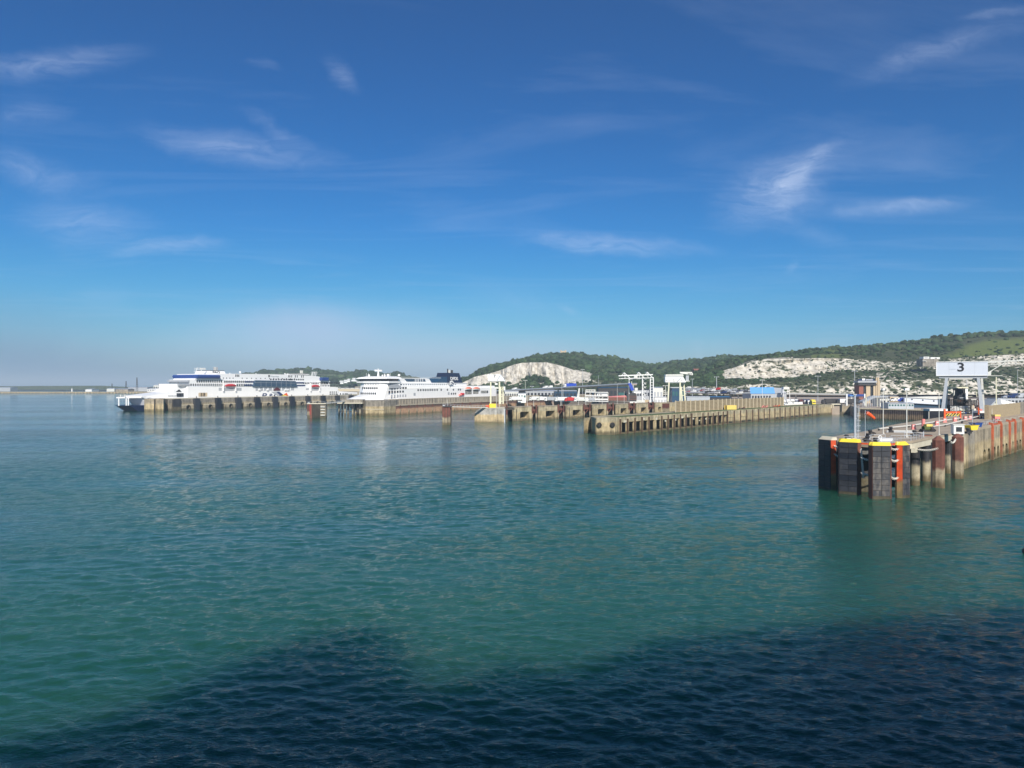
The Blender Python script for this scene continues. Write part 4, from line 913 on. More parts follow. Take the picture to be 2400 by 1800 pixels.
# ================================================================ MIDDLE PIER (ochre concrete, open bays)
ZM = 7.4
MF = Frame(45.2, 306.5, 73.5, 80.9)
def middle_pier():
    o = MF.at(0)
    t = thing('pier', 'ochre concrete pier with open dark bays and two round fenders on its blunt end', 'pier', (*o, 0), MF.rz)
    inv = lambda x, y: ((x-o[0])*MF.dx+(y-o[1])*MF.dy, -(x-o[0])*MF.dy+(y-o[1])*MF.dx)
    e = [inv(36.3,305.6), inv(36.0,310), inv(30,325)]
    cap = [(0,0), inv(44.6,305.0), inv(36.6,305.2), inv(36.1,306.2), inv(35.6,314), (3, 15.5), (3,0)]
    MB().prism(cap, -7, ZM-0.5).build('end_block', M['ochre'], t)
    MB().prism([(0,0), inv(44.7,304.9), inv(36.4,305.1), inv(35.9,306.1), inv(35.4,314), (3.0, 15.6), (3.0,0)], ZM-0.497, ZM+0.02).build('coping', M['ochre'], t)
    U1 = 109.0; n = 18; p = (U1-3.0)/n; UE = 262.0
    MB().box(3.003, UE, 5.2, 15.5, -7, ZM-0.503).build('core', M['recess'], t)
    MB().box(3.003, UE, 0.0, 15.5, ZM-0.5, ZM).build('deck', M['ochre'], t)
    MB().box(3.003, UE, 0.25, 7.0, ZM+0.003, ZM+0.12).build('weed_strip', M['weed'], t)
    lint = MB().box(0.0,p-0.004,0.0,3.19,5.15,ZM-0.503).mesh('lintel', M['ochre'])
    post = MB().box(0,1.55,0,0.9,-7,5.147).mesh('bay_post', M['ochre'])
    sill = MB().box(1.553,p-0.004,0.1,3.19,-7,0.5).mesh('sill', M['ochre'])
    strip = MB().box(-0.42,0.42,-0.38,-0.003,-1.5,ZM-0.3).mesh('timber_fender', M['timber'])
    g = random.Random(4); patch = MB().box(0,2.2,-0.03,0,5.6,6.7).mesh('repair_patch', M['capcon'])
    for i in range(n):
        u = 3.0+i*p
        place(lint, 'lintel', t, (u,g.uniform(-0.12,0.1),0)); place(post, 'bay_post', t, (u,g.uniform(-0.05,0.05),0)); place(sill, 'sill', t, (u,0,0))
        if i % 7 != 5: place(strip, 'timber_fender', t, (u+0.35+g.uniform(-.1,.1),0,g.uniform(-0.6,0.1)), rot=(0,R(g.uniform(-1.5,1.5)),0))
        if g.random() < 0.5: place(patch, 'repair_patch', t, (u+g.uniform(0,3),-0.13,0), scale=(g.uniform(.5,1.2),1,g.uniform(.5,1)))
        a = 1.76; h = g.uniform(1.7,2.5)                       # rubble heaped against the left post of each bay
        MB().loft([[(a,0.3,0.45),(p-0.3,0.3,0.45),(p-0.3,3.1,0.45),(a,3.1,0.45)],
                   [(a,0.5,h*0.62),(a+2.1,0.6,0.9),(a+2.3,3.1,1.2),(a,3.1,h*0.8)],
                   [(a,0.9,h),(a+0.9,1.0,h*0.9),(a+1.3,3.1,h),(a,3.1,h+0.3)]]).build('rubble', M['rubble'], t)
    # solid stretch
    u = U1; k = 0; q = 8.2
    pan = MB().box(0,q-0.25,0,3.19,-7,ZM-0.503).mesh('wall_panel', M['ochre'])
    led = MB().box(0.3,q-0.7,-0.28,-0.003,3.55,3.85).mesh('ledge', M['ochre'])
    vent = MB().box(1.6,q-2.2,-0.05,-0.003,0.4,1.3).mesh('dark_patch', M['recess'])
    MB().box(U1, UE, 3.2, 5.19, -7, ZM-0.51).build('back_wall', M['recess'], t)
    while u < UE-q:
        place(pan, 'wall_panel', t, (u,0,0)); place(strip, 'timber_fender', t, (u-0.12,0,0))
        if k % 2 == 0: place(led, 'ledge', t, (u,0,0))
        if k % 3 != 1: place(vent, 'dark_patch', t, (u,0,0))
        u += q; k += 1
    MB().box(u,UE,0,3.19,-7,ZM-0.503).build('wall_panel', M['ochre'], t)
    fy = 304.9
    for px, lab in ((1404.5,1),(1435.5,2)):
        D = 304.6; c = inv(X(px,D), D); f = MB(); r_ = -MF.rz
        nx, ny = inv(o[0]+0, o[1]-1.0); nv = (nx, ny, 0)
        MB().torus((c[0],c[1],Z(996,D)), 0.72, 0.42, nv, n=18, m=7).build('round_fender', M['tyre'], t)
        MB().sphere((c[0],c[1],Z(996,D)), 0.4, 10, 6).build('hub', M['darksteel'], t)
    MB().box(-1.5,UE,15.5,16.2,-7,ZM-0.6).build('rear_wall', M['ochre'], t)
middle_pier()
def plank_fence():
    v = 8.5; u0, u1 = MF.u(1583, v), MF.u(1836, v); o = MF.at(u0, v)
    t = thing('plank_fence', 'long brown plank fence between pale posts on top of the middle pier', 'fence', (*o, ZM), MF.rz)
    n = 27; p = (u1-u0)/n; h = 5.8
    post = MB().box(-0.28,0.28,-0.3,0.1,0,h+0.25).mesh('post', M['post'])
    pl = MB().box(0.3,p-0.3,-0.06,0.06,0.05,h/8-0.07).mesh('plank', M['fenceconc']); 
    for i in range(n+1): place(post, 'post', t, (i*p,0,0))
    g = random.Random(9)
    for i in range(n):
        for j in range(8): place(pl, 'plank', t, (i*p, g.uniform(-0.04,0.04), j*h/8))
    MB().box(0,(u1-u0),0.1,0.2,0,h-0.1).build('backing', M['recess'], t)
plank_fence()
def container(name, label, x, y, z, rz, m, l=6.06, w=2.44, h=2.6, group=None):
    t = thing(name, label, 'container', (x,y,z), rz, group)
    MB().box(-l/2+.05,l/2-.05,-w/2+.05,w/2-.05,0.05,h-0.05).build('body', m, t)
    rib = MB().box(-0.06,0.06,-w/2-0.02,-w/2+0.05,0.2,h-0.2).mesh('rib', m)
    for i in range(14): place(rib, 'rib', t, (-l/2+0.4+i*(l-0.8)/13,0,0))
    for a in (-1,1):
        for b in (-1,1): MB().box(a*l/2-0.09,a*l/2+0.09,b*w/2-0.09,b*w/2+0.09,0,h).build('corner_post', m, t)
    MB().box(l/2,l/2+0.05,-w/2+0.15,w/2-0.15,0.15,h-0.15).build('door', m, t)
    return t
o_ = MF.at(MF.u(1712, 4.5), 4.5); container('container', 'pale yellow shipping container in front of the plank fence', o_[0], o_[1], ZM, MF.rz*0.35, M['yellowpale'])
def scrap(label, px, v, m1, m2, n=6):
    o = MF.at(MF.u(px, v), v); t = thing('steel_frames', label, 'scrap', (*o, ZM), MF.rz); g = random.Random(px)
    for i in range(n):
        a = -4+i*1.5
        MB().bar((a,0,0.2),(a+g.uniform(1,2.6),g.uniform(-.6,.6),g.uniform(.5,1.5)),0.3).build('beam', M[m1 if i % 2 else m2], t)
    MB().box(-4.5,4.8,-0.5,0.6,0,0.25).build('base_beam', M[m2], t)
scrap('dark and brown steel scrap right of the pale yellow container', 1738, 4, 'brownsteel', 'darksteel')
scrap('reddish steel beams near the right end of the plank fence', 1792, 5, 'brownsteel', 'pink')
scrap('orange and dark steel frames at the right end of the plank fence', 1818, 5, 'orange', 'maroon', 7)

# quay corner to the right of the middle pier
def corner_quay():
    t = thing('quay_wall', 'stained concrete quay corner with a dark square opening behind the jetty mast', 'quay wall')
    A = MF.at(262); B = (X(1950,507),507.0); C = (X(1969,507),507.0); D_ = (X(1992,506),506.0); E = (X(2012,500),500.0); F_ = (X(2016,446),446.0)
    MB().prism([A,(B[0],B[1]),(B[0],530),(A[0],530)], -7, 7.2).build('wall_panel', M['ochre'], t)
    MB().prism([(C[0],506.6),D_,E,(E[0],530),(C[0],530)], -7, 7.4).build('wall_panel', M['stone'], t)
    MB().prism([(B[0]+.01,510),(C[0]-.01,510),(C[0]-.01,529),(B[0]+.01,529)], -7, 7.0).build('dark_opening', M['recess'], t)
    MB().prism([(B[0]-0.5,506.2),(C[0]+0.5,506.2),(C[0]+.5,512),(B[0]-.5,512)], 7.01, 7.8).build('lintel', M['capcon'], t)
    for i in range(4): MB().box(X(1938,507)+i*1.2, X(1938,507)+i*1.2+0.8, 505.6, 506.9, 4.4+0.6*(i%2), 7.21).build('rubbing_block', M['post'], t)
    for i in range(5): MB().box(X(1936,507), X(1949,507), 506.4, 506.95, 0.7+i*0.8, 1.1+i*0.8).build('timber_fender', M['brownsteel'], t)
    MB().box(A[0]+0.2, A[0]+1.2, 504.4, 506, -7, 7.6).build('timber_fender', M['recess'], t)
    MB().box(X(1905,500), A[0]+1, 503.5, 504.1, -7, 3).build('foot', M['ochre'], t)
corner_quay()
# dark corrugated steel quay
def sheet_quay():
    a = (X(2016,446),446.0); b = (X(2182,418),418.0); L_ = math.dist(a,b); rz = math.atan2(b[1]-a[1],b[0]-a[0])
    t = thing('sheet_pile_wall', 'dark corrugated steel quay wall behind the windsock', 'quay wall', (*a,0), rz)
    pw = 1.05; n = int(L_/pw); me = MB().prism([(0,0),(0.12,-0.42),(0.55,-0.42),(0.68,0),(1.05,0),(1.05,0.4),(0,0.4)], -7, 6.1).mesh('sheet_pile', M['sheetdark'])
    for i in range(n): place(me, 'sheet_pile', t, (i*pw,0,0))
    MB().box(0,L_,-0.5,0.9,6.11,6.75).build('coping', M['post'], t)
    MB().box(0,L_,0.41,20,-7,6.1).build('fill', M['stone'], t)
    MB().box(-1.2,0,-0.6,20,-7,6.9).build('end_wall', M['grey'], t)
sheet_quay()
def fender_block(label, px0, px1, D, zt, d=4.0):
    t = thing('fender_block', label, 'fender block', ((X(px0,D)+X(px1,D))/2, D, 0)); w = (X(px1,D)-X(px0,D))/2
    MB().box(-w,w,0,d,-7,zt-0.8).build('body', M['pad2'], t)
    MB().box(-w-0.1,w+0.1,-0.15,d,zt-0.797,zt).build('white_cap', M['white'], t)
    for k in range(5): MB().box(-w+0.1,w-0.1,-0.14,-0.003,zt-2.6-k*2.1,zt-0.95-k*2.1).build('pad', M['pad2'], t)
    MB().box(-w-0.25,-w-0.003,0.2,0.6,0,zt-1).build('edge_chain', M['chain'], t)
fender_block('big black fender block with a white top edge, left of the ramp', 2179, 2220, 264, 12.7)
fender_block('small black fender block with a white top edge, right of the ramp', 2297, 2309, 262, 12.0)

# ================================================================ LINKSPAN GANTRY No 3
def gantry3():
    D = 268.0; xc = X(2254,D)
    t = thing('linkspan_gantry', 'grey gantry with a big white box numbered 3 on splayed legs', 'gantry', (xc, D, 0), R(-32)); t.scale = (0.86,1,1); g = random.Random(3)
    w = (X(2313,D)-X(2194.5,D))/2; zt, zb = Z(848.5,D), Z(880.3,D)
    MB().box(-w,w,0,4.2,zb,zt).build('box_girder', M['silverwhite'], t)
    for i in range(6): MB().box(-w+i*2*w/6+0.05,-w+(i+1)*2*w/6-0.12,-0.15,4.3,zt+0.003,zt+0.28).build('roof_strip', M['white'], t)
    MB().box(-w-0.12,w+0.12,-0.1,-0.003,zb-0.1,zb+0.15).build('lower_edge', M['white'], t)
    MB().box(-w-0.12,-w+0.1,-0.12,-0.003,zb+0.16,zt).build('edge_trim', M['white'], t)
    for k in range(1,4): MB().box(-w+k*w/2-0.02,-w+k*w/2+0.02,-0.02,-0.003,zb+0.2,zt-0.1).build('panel_joint', M['grey_paint'], t)
    text('3', 4.6, M['ink'], t, (X(2252,D)-xc,-0.05,Z(861.5,D)), sx=1.35)
    MB().box(X(2224,D)-xc,X(2240,D)-xc,-0.06,-0.01,Z(865.3,D),Z(864.9,D)).build('painted_line', M['grey_paint'], t)
    MB().box(-w+1.0,w-0.2,0.4,3.8,zb-1.0,zb-0.003).build('cross_beam', M['grey_paint'], t)
    zl = 6.0
    def leg(x0, x1, y, m='galv', wd=1.15, z1=zb-1.0, z0=zl):
        return MB().loft([[(x0-wd/2,y,z1),(x0+wd/2,y,z1),(x0+wd/2,y+1.4,z1),(x0-wd/2,y+1.4,z1)],[(x1-wd*0.7,y,z0),(x1+wd*0.7,y,z0),(x1+wd*0.7,y+1.8,z0),(x1-wd*0.7,y+1.8,z0)]][::-1]).build('leg', M[m], t)
    leg(X(2219,D)-xc, X(2206,D)-xc, 0.3); leg(X(2292,D)-xc, X(2304,D)-xc, 0.3)
    leg(X(2212,D)-xc+1.6, X(2206,D)-xc+1.0, 14, 'offwhite', 0.8); leg(X(2299,D)-xc+0.6, X(2309,D)-xc, 14, 'offwhite', 0.8)
    for s_ in (-1,1): MB().bar((s_*5.2,1.0,zb-1.2),(s_*5.2,15,zb-1.2),0.9).build('side_beam', M['grey_paint'], t)
    MB().box(-6.5,6.5,14,15.4,zb-1.4,zb-0.4).build('rear_beam', M['offwhite'], t)
    # service boom to the right and cabin to the left
    for z in (zt-0.1, zt-1.2): MB().bar((w,2,z),(w+13.5,2.5,z+0.5),0.55 if z > zt-1 else 0.25).build('boom', M['offwhite'], t)
    MB().bar((w,2,zb+0.9),(w+6.2,2.2,zt-0.3),0.3).build('stay', M['offwhite'], t)
    for k in range(4): MB().box(w+1.2+k*3,w+1.35+k*3,1.9,2.1,zt-1.1,zt+0.8).build('stanchion', M['offwhite'], t)
    MB().box(w+0.1,w+1.2,1,3,zb-0.1,zb+1.4).build('access_cage', M['offwhite'], t)
    MB().box(w+1.2,w+5.3,1.2,2.8,zb-0.2,zb).build('platform', M['offwhite'], t)
    MB().box(w+2.9,w+3.3,1.6,2.2,6,zb-0.2).build('mast', M['cream'], t)
    MB().bar((w+0.2,2,11),(w+3.1,2,15.6),0.28).build('stay', M['cream'], t)
M['silverwhite'] = mat('pale_grey_cladding', (0.62,0.66,0.74), 0.45, var=0.02, scale=0.3)
gantry3()
def linkspan3():
    D = 285.0; xc = X(2254,D)
    t = thing('linkspan_ramp', 'dark linkspan ramp head with machinery, between the legs of gantry 3', 'ramp', (xc,D,0))
    MB().loft([[(-1.7,0,12.5),(1.7,0,12.5),(1.7,3,12.5),(-1.7,3,12.5)],[(-1.5,0.5,Z(910,D)),(1.3,0.5,Z(910,D)),(1.3,3,Z(910,D)),(-1.5,3,Z(910,D))]]).build('hoist_tower', M['pad2'], t)
    MB().box(-4.4,3.0,0.5,3,Z(910,D)+0.003,Z(909,D)+0.35).build('tower_beam', M['cream'], t)
    MB().box(1.7,2.8,0.4,1.2,14.0,Z(911,D)).build('white_frame', M['white'], t)
    MB().box(-6.6,6.6,0,2.6,10.9,13.4).build('upper_deck', M['darksteel'], t)
    bar = MB().box(-0.16,0.16,-0.3,-0.003,0,1.9).mesh('railing_bar', M['white'])
    bar2 = MB().box(-0.1,0.1,-0.3,-0.003,0,2.2).mesh('railing_bar', M['darksteel'])
    for i in range(16): place(bar, 'railing_bar', t, (-4.5+i*0.62,0,11.2))
    for i in range(20): place(bar2, 'railing_bar', t, (-6.0+i*0.62,0,13.42))
    MB().box(-6.4,6.4,-0.25,-0.05,15.6,15.8).build('handrail', M['darksteel'], t)
    MB().box(-3.2,2.9,-0.6,-0.003,9.6,10.6).build('pale_panel', M['offwhite'], t)  # plain off-white panel below the upper deck
    MB().loft([[(-7,-6,5.5),(6.6,-6,5.5),(6.6,0,8.8),(-7,0,8.8)],[(-7,-6,6.2),(6.6,-6,6.2),(6.6,0,10.8),(-7,0,10.8)]]).build('ramp_plate', M['darksteel'], t)
    MB().box(-9.2,-7.6,-1,0.8,13.6,16.0).build('control_cabin', M['white'], t)
    MB().box(-8.9,-7.9,-1.08,-1.003,14.6,15.6).build('window', M['win'], t)
    for i, (x, z, m) in enumerate(((3.6,12.9,'tan'),(4.4,11.6,'offwhite'),(5.6,12.3,'brownsteel'),(6.7,11.0,'brownsteel'),(-5.4,10.2,'grey_paint'),(7.2,12.8,'tan'))): MB().box(x-0.5,x+0.5,-1.4,-0.4,z-1,z+0.5).build('machine_part', M[m], t)
    MB().tube((6.6,-0.5,8),(6.6,-0.5,18),0.25,n=8).build('pipe', M['brownsteel'], t)
    MB().bar((3.0,0.5,14.2),(7.6,0.5,15.0),0.3).build('walkway', M['offwhite'], t)
    g = random.Random(12)
    for i in range(34):
        x, z = g.uniform(-7,7.6), g.uniform(8.5,17.5); L_ = g.uniform(0.8,3.4); hz_ = g.random() < 0.5
        MB().bar((x,g.uniform(-1,1.5),z),(x+(L_ if hz_ else g.uniform(-.5,.5)),g.uniform(-1,1.5),z+(0.1 if hz_ else L_)),g.uniform(0.12,0.35)).build('framework_member', M[g.choice(['darksteel','brownsteel','offwhite','darksteel','grey_paint','cream'])], t)
    for i in range(3): MB().bar((-6+i*5,-5,6.3),(-4+i*5,-1,10.6),0.22).build('hydraulic_ram', M['blue'], t)
linkspan3()
deck_thing('lattice_gate', 'orange frame with a yellow lattice beside the big black fender block', 'frame', 2232, 246, lambda t: (MB().box(-3.0,-2.4,-0.2,0.2,0,3.4).build('post', M['orange'], t), MB().box(2.6,3.0,-0.2,0.2,0,2.6).build('post', M['orange'], t), MB().box(-2.4,2.6,-0.15,0.15,1.9,2.5).build('rail', M['orange'], t),
    [MB().bar((-2.4+i,0,0.9),(-1.4+i,0,1.85),0.2).build('lattice_bar', M['yellow'], t) for i in range(5)]))
deck_thing('marker_post', 'thin tall red post with a round head by the small black fender block', 'post', 2293.5, 250, lambda t: (MB().tube((0,0,0),(0,0,3.6),0.22,n=8).build('post', M['orange'], t), MB().tube((0.9,-0.1,2.9),(0.9,0.1,2.9),0.4,n=12).build('round_head', M['pink'], t), MB().box(0,0.9,-0.05,0.05,2.85,2.95).build('arm', M['orange'], t)))
def van_small(label, px, D, m, z, rz=0.0): pass

# ================================================================ PIER OF BERTH 7
Z7 = 8.3
F7 = Frame(-4.4, 411.5, 0.745, 0.667)
def pier7():
    o = F7.at(0); t = thing('pier', 'tan pier of concrete blocks with square holes and rusty piles in the gaps', 'pier', (*o,0), F7.rz)
    L_ = F7.u(1585)+6
    MB().box(-3,L_,5.5,14,Z7-1.0,Z7-0.01).build('deck', M['pale'], t)
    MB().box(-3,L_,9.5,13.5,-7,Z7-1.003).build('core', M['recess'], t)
    MB().box(-3,L_,5.2,5.5,Z7-1.9,Z7-0.1).build('edge_beam', M['rust'], t)
    spans = [(1203.5,1246),(1263.5,1306.5),(1328.5,1366.5),(1390,1421.5),(1444.5,1472.5),(1493,1519),(1537,1552)]
    us = [(F7.u(a), F7.u(b)) for a, b in spans]
    for k, (u0, u1) in enumerate(us):
        w = u1-u0; h = Z7-0.2
        a, b = u0+w*0.36, u0+w*0.86; z0, z1 = -7, 5.4
        bl = bpy.data.objects.new('concrete_block', None); COL.objects.link(bl); bl.parent = t
        MB().box(u0,a,0,1.2,-7,h).build('wall', M['ochre'], bl); MB().box(b,u1,0,5.19,-7,h).build('wall', M['ochre'], bl)
        MB().ext([(a+.003,z1-0.6),(a+0.6,z1),(b-0.003,z1),(b-.003,h),(a+.003,h)],0,1.6).build('lintel', M['ochre'], bl)
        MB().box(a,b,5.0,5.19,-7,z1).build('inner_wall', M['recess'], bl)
        MB().loft([[(a+.01,4.9,-1),(b-.01,4.9,-1),(b-.01,0.4,-1),(a+.01,0.4,-1)],[(a+0.3,4.9,0.2),(b-.01,4.9,2.2),(b-.01,0.6,1.6),(a+0.3,0.6,0.2)]]).build('buttress_slope', M['ochre'], bl)
        MB().box(u0-0.05,u1+0.05,-0.12,5.3,h+.003,h+0.35).build('coping', M['pale'], bl)
        if k % 2 == 0: MB().box(u0+w*0.13,u0+w*0.17,-0.1,-0.003,0.5,h-1).build('groove_strip', M['recess'], bl)
        if k+1 < len(us):
            g0, g1 = u1, us[k+1][0]; gw = g1-g0
            for f in (0.28, 0.86):
                pl = MB().tube((g0+gw*f,1.6,-7),(g0+gw*f,1.6,Z7+0.9),0.52,n=10).build('pile', M['rustpile'], t)
            MB().box(g0+gw*0.1,g1-gw*0.05,2.6,3.2,5.3,6.5).build('tie_beam', M['brownsteel'], t)
            MB().box(g0,g1,8.0,8.4,-7,Z7-1.1).build('recess_wall', M['recess'], t)
            MB().bar((g0+gw*0.3,2.9,1.0),(g0+gw*0.82,2.9,5.0),0.35).build('brace', M['brownsteel'], t)
    u0, u1 = us[-1][1]+2.0, us[-1][1]+9
    for i in range(6): MB().box(u0+i*1.5,u0+i*1.5+0.8,1.0,2.0,-7,Z7-0.6).build('pile', M['rustpile'], t)
    MB().box(us[-1][1],L_,2.4,5.18,-7,Z7-0.2).build('wall', M['ochre'], t)
    # round-shouldered end block
    x0, x1 = X(976,403)-o[0], X(1181.5,403)-o[0]
    r = 4.4; pts = [(x0,-7)] + [(x0+r-r*math.cos(math.pi/2*k/6), Z7-0.25-r*0.9+r*0.9*math.sin(math.pi/2*k/6)) for k in range(7)] + [(x1,Z7-0.25),(x1,-7)]
    # (x0 is measured in the world frame, so the block stands on its own empty turned back)
    e = bpy.data.objects.new('end_block', None); COL.objects.link(e); e.parent = t; e.rotation_euler = (0,0,-F7.rz); e.location = (0,0,0)
    x0 = X(1112,403)-o[0]; x1 = X(1181.5,403)-o[0]
    pts = [(x0,-7)] + [(x0+r-r*math.cos(math.pi/2*k/6), Z7-0.25-r*0.9+r*0.9*math.sin(math.pi/2*k/6)) for k in range(7)] + [(x1,Z7-0.25),(x1,-7)]
    MB().ext(pts, 403-o[1], 403-o[1]+12).build('block', M['grey'], e)
    MB().box(x0+3.6,x1+0.4,403-o[1]-0.15,403-o[1]+12,Z7-0.247,Z7+0.05).build('coping', M['capcon'], e)
    MB().box(x1+0.003,x1+0.6,403-o[1]+0.2,403-o[1]+1.4,-7,Z7-0.4).build('rubbing_strip', M['galv'], e)
    MB().box(x1+0.7,x1+6,403-o[1]+4.5,403-o[1]+7.5,Z7-1.2,Z7-0.2).build('link_beam', M['recess'], e)
    MB().tube((X(1187.5,408)-o[0],408-o[1],-7),(X(1187.5,408)-o[0],408-o[1],Z7+1.9),0.52,n=10).build('pile', M['rustpile'], e)
pier7()
container('container', 'bright yellow box on the rounded end block of pier 7', X(1154.5,404.5), 404.5+1.3, Z7+0.06, 0.0, M['yellow'], 3.5, 2.0, 2.35)
t_ = thing('winch', 'rusty orange winch between the yellow box and the walkway', 'winch', (X(1142,404),404.6,Z7+0.06))
MB().box(-1.3,1.3,-0.6,0.6,0,0.4).build('bed', M['brownsteel'], t_); MB().tube((-0.9,0,0.9),(0.9,0,0.9),0.6,n=12).build('drum', M['orange'], t_); MB().box(0.6,1.3,-0.5,0.5,0.4,1.5).build('housing', M['orange'], t_)

def pile_dolphin(label, px0, px1, py_base, py_top, walk=None, concrete=False):
    D = 36300/(py_base-900); x0, x1 = X(px0,D), X(px1,D); zt = Z(py_top, D); xc = (x0+x1)/2; w = (x1-x0)/2
    t = thing('mooring_dolphin', label, 'dolphin', (xc, D, 0))
    if not concrete:
        for i in range(3): MB().box(-w+i*2*w/3+0.05,-w+(i+1)*2*w/3-0.22,0.0,1.5,-7,zt-1.0).build('pile', M['rustpile'], t)
        for i in range(2): MB().box(-w+(i+1)*2*w/3-0.25,-w+(i+1)*2*w/3+0.1,0.5,3.0,-7,zt-1.0).build('pile', M['recess'], t)
        MB().box(-w-0.1,w+0.1,1.6,4.0,-7,zt-1.3).build('rear_piles', M['recess'], t)
        MB().box(-w+0.3,w+0.6,-0.4,4.2,zt-1.0,zt-0.5).build('head', M['darksteel'], t)
    else:
        for i, (a, b, m) in enumerate(((-w,-w+1.6,'rustpile'),(-w+1.7,-w+3.0,'brownsteel'),(-w+3.1,w-3.6,'recess'),(w-3.5,w,'stone'))):
            MB().box(a,b,0.2*i,3.5,-7,zt-1.0-0.1*i).build('pile', M[m], t)
        for i in range(4): MB().box(w-3.2,w-0.4,-0.3,0.55,1.5+i*1.8,2.0+i*1.8).build('timber_fender', M['offwhite'], t)
        MB().box(-w-0.2,w+0.3,-0.4,4.2,zt-1.0,zt-0.4).build('head', M['capcon'], t)
        MB().box(-w+1.8,-w+2.1,-0.5,-0.2,2,zt-1).build('ladder', M['red'], t)
    MB().tube((0.2,1.2,zt-0.5),(0.2,1.2,zt+0.5),0.35,0.5,n=10).build('bollard', M['darksteel'], t)
    MB().box(-w+0.3,-w+1.4,0.3,1.4,zt-0.5,zt+0.1).build('cabinet', M['galv'], t)
    r = MB()
    for i in range(4): r.tube((-w+0.4+i*w*0.6,0,zt-0.5),(-w+0.4+i*w*0.6,0,zt+0.7),0.05,n=5)
    r.tube((-w+0.4,0,zt+0.6),(w-0.2,0,zt+0.6),0.05,n=5); r.build('handrail', M['galv'], t)
    return t, D, zt
d1, D1, zt1 = pile_dolphin('dolphin of three rusty steel piles with a walkway to the right', 1036, 1056.5, 996, 949.5)
MB().tube((0.4,0.3,zt1-0.5),(0.4,0.3,zt1+2.9),0.1,n=6).build('light_post', M['offwhite'], d1)
d2, D2, zt2 = pile_dolphin('dark dolphin with pale timbers and chains in front of the far ferry', 720, 763, 979.5, 943.5, concrete=True)
def walkway(label, p0, p1):
    t = thing('walkway', label, 'walkway', p0); q = tuple(b-a for a, b in zip(p0, p1))
    MB().bar((0,0,0),q,1.3,0.45).build('deck', M['offwhite'], t); b = MB()
    for s_ in (-0.6,0.6):
        b.bar((0,s_,1.1),(q[0],q[1]+s_,q[2]+1.1),0.1)
        for k in range(13): f = k/12; b.tube((q[0]*f,q[1]*f+s_,q[2]*f),(q[0]*f,q[1]*f+s_,q[2]*f+1.1),0.05,n=4)
    b.build('railing', M['galv'], t)
walkway('pale footbridge from the rusty dolphin to the end of pier 7', (X(1057,D1+1),D1+1.5,zt1-0.9), (X(1141,403),404.5,Z7+0.15))
walkway('white footbridge from the dark dolphin to the piled platform by the near ferry', (X(763,D2+1),D2+2,zt2-0.7), (X(806,489),491,Z(940.5,490)))

# ================================================================ GANTRY 7, white lattice, gantry Y
def gantry7():
    D = 560.0; xc = X(1163,D)
    t = thing('linkspan_gantry', 'white trapezium hood numbered 7 on tall cream lattice legs behind the near ferry', 'gantry', (xc,D,0))
    f = lambda px, py: (X(px,D)-xc, Z(py,D))
    MB().ext([f(1143.5,893),f(1144,877.5),f(1173,877.5),f(1164,893)],0,4).build('hood', M['white'], t)
    MB().ext([f(1164.4,893),f(1173.3,877.5),f(1184,893)],2,7).build('side_hood', M['silverwhite'], t)
    MB().ext([f(1166,893),f(1175,885),f(1182,893)],0,2).build('front_gable', M['white'], t)
    text('7', 3.4, M['ink'], t, (f(1159,882.5)[0],-0.05,f(1159,882.5)[1]), sx=1.1)
    MB().box(f(1146,0)[0],f(1183,0)[0],0.5,6,Z(894.5,D),Z(893.05,D)).build('lower_beam', M['offwhite'], t)
    for a, b in (((1140,878),(1144,886)),((1137,878.5),(1144,878.5))): MB().bar((f(*a)[0],1,f(*a)[1]),(f(*b)[0],1,f(*b)[1]),0.45).build('stay', M['white'], t)
    for px, y in ((1150,0.6),(1170.5,0.6),(1173,6),(1179,6)): MB().box(f(px,0)[0]-0.55,f(px,0)[0]+0.55,y,y+0.9,6,Z(894.5,D)-.003).build('leg', M['cream'], t)
    for k in range(6): MB().bar((f(1173,0)[0],6.4,8+k*2.9),(f(1179,0)[0],6.4,10.4+k*2.9 if k % 2 else 8+k*2.9),0.4).build('brace', M['cream'], t)
    MB().box(f(1159,0)[0],f(1171,0)[0],2,4,Z(911,D),Z(907,D)).build('platform', M['offwhite'], t); MB().box(f(1160,0)[0],f(1166,0)[0],2,4,Z(902,D),Z(898,D)).build('hoist', M['white'], t)
    MB().box(f(1180.5,0)[0],f(1184,0)[0],4,6,Z(915,D),Z(906,D)).build('panel', M['white'], t)
gantry7()
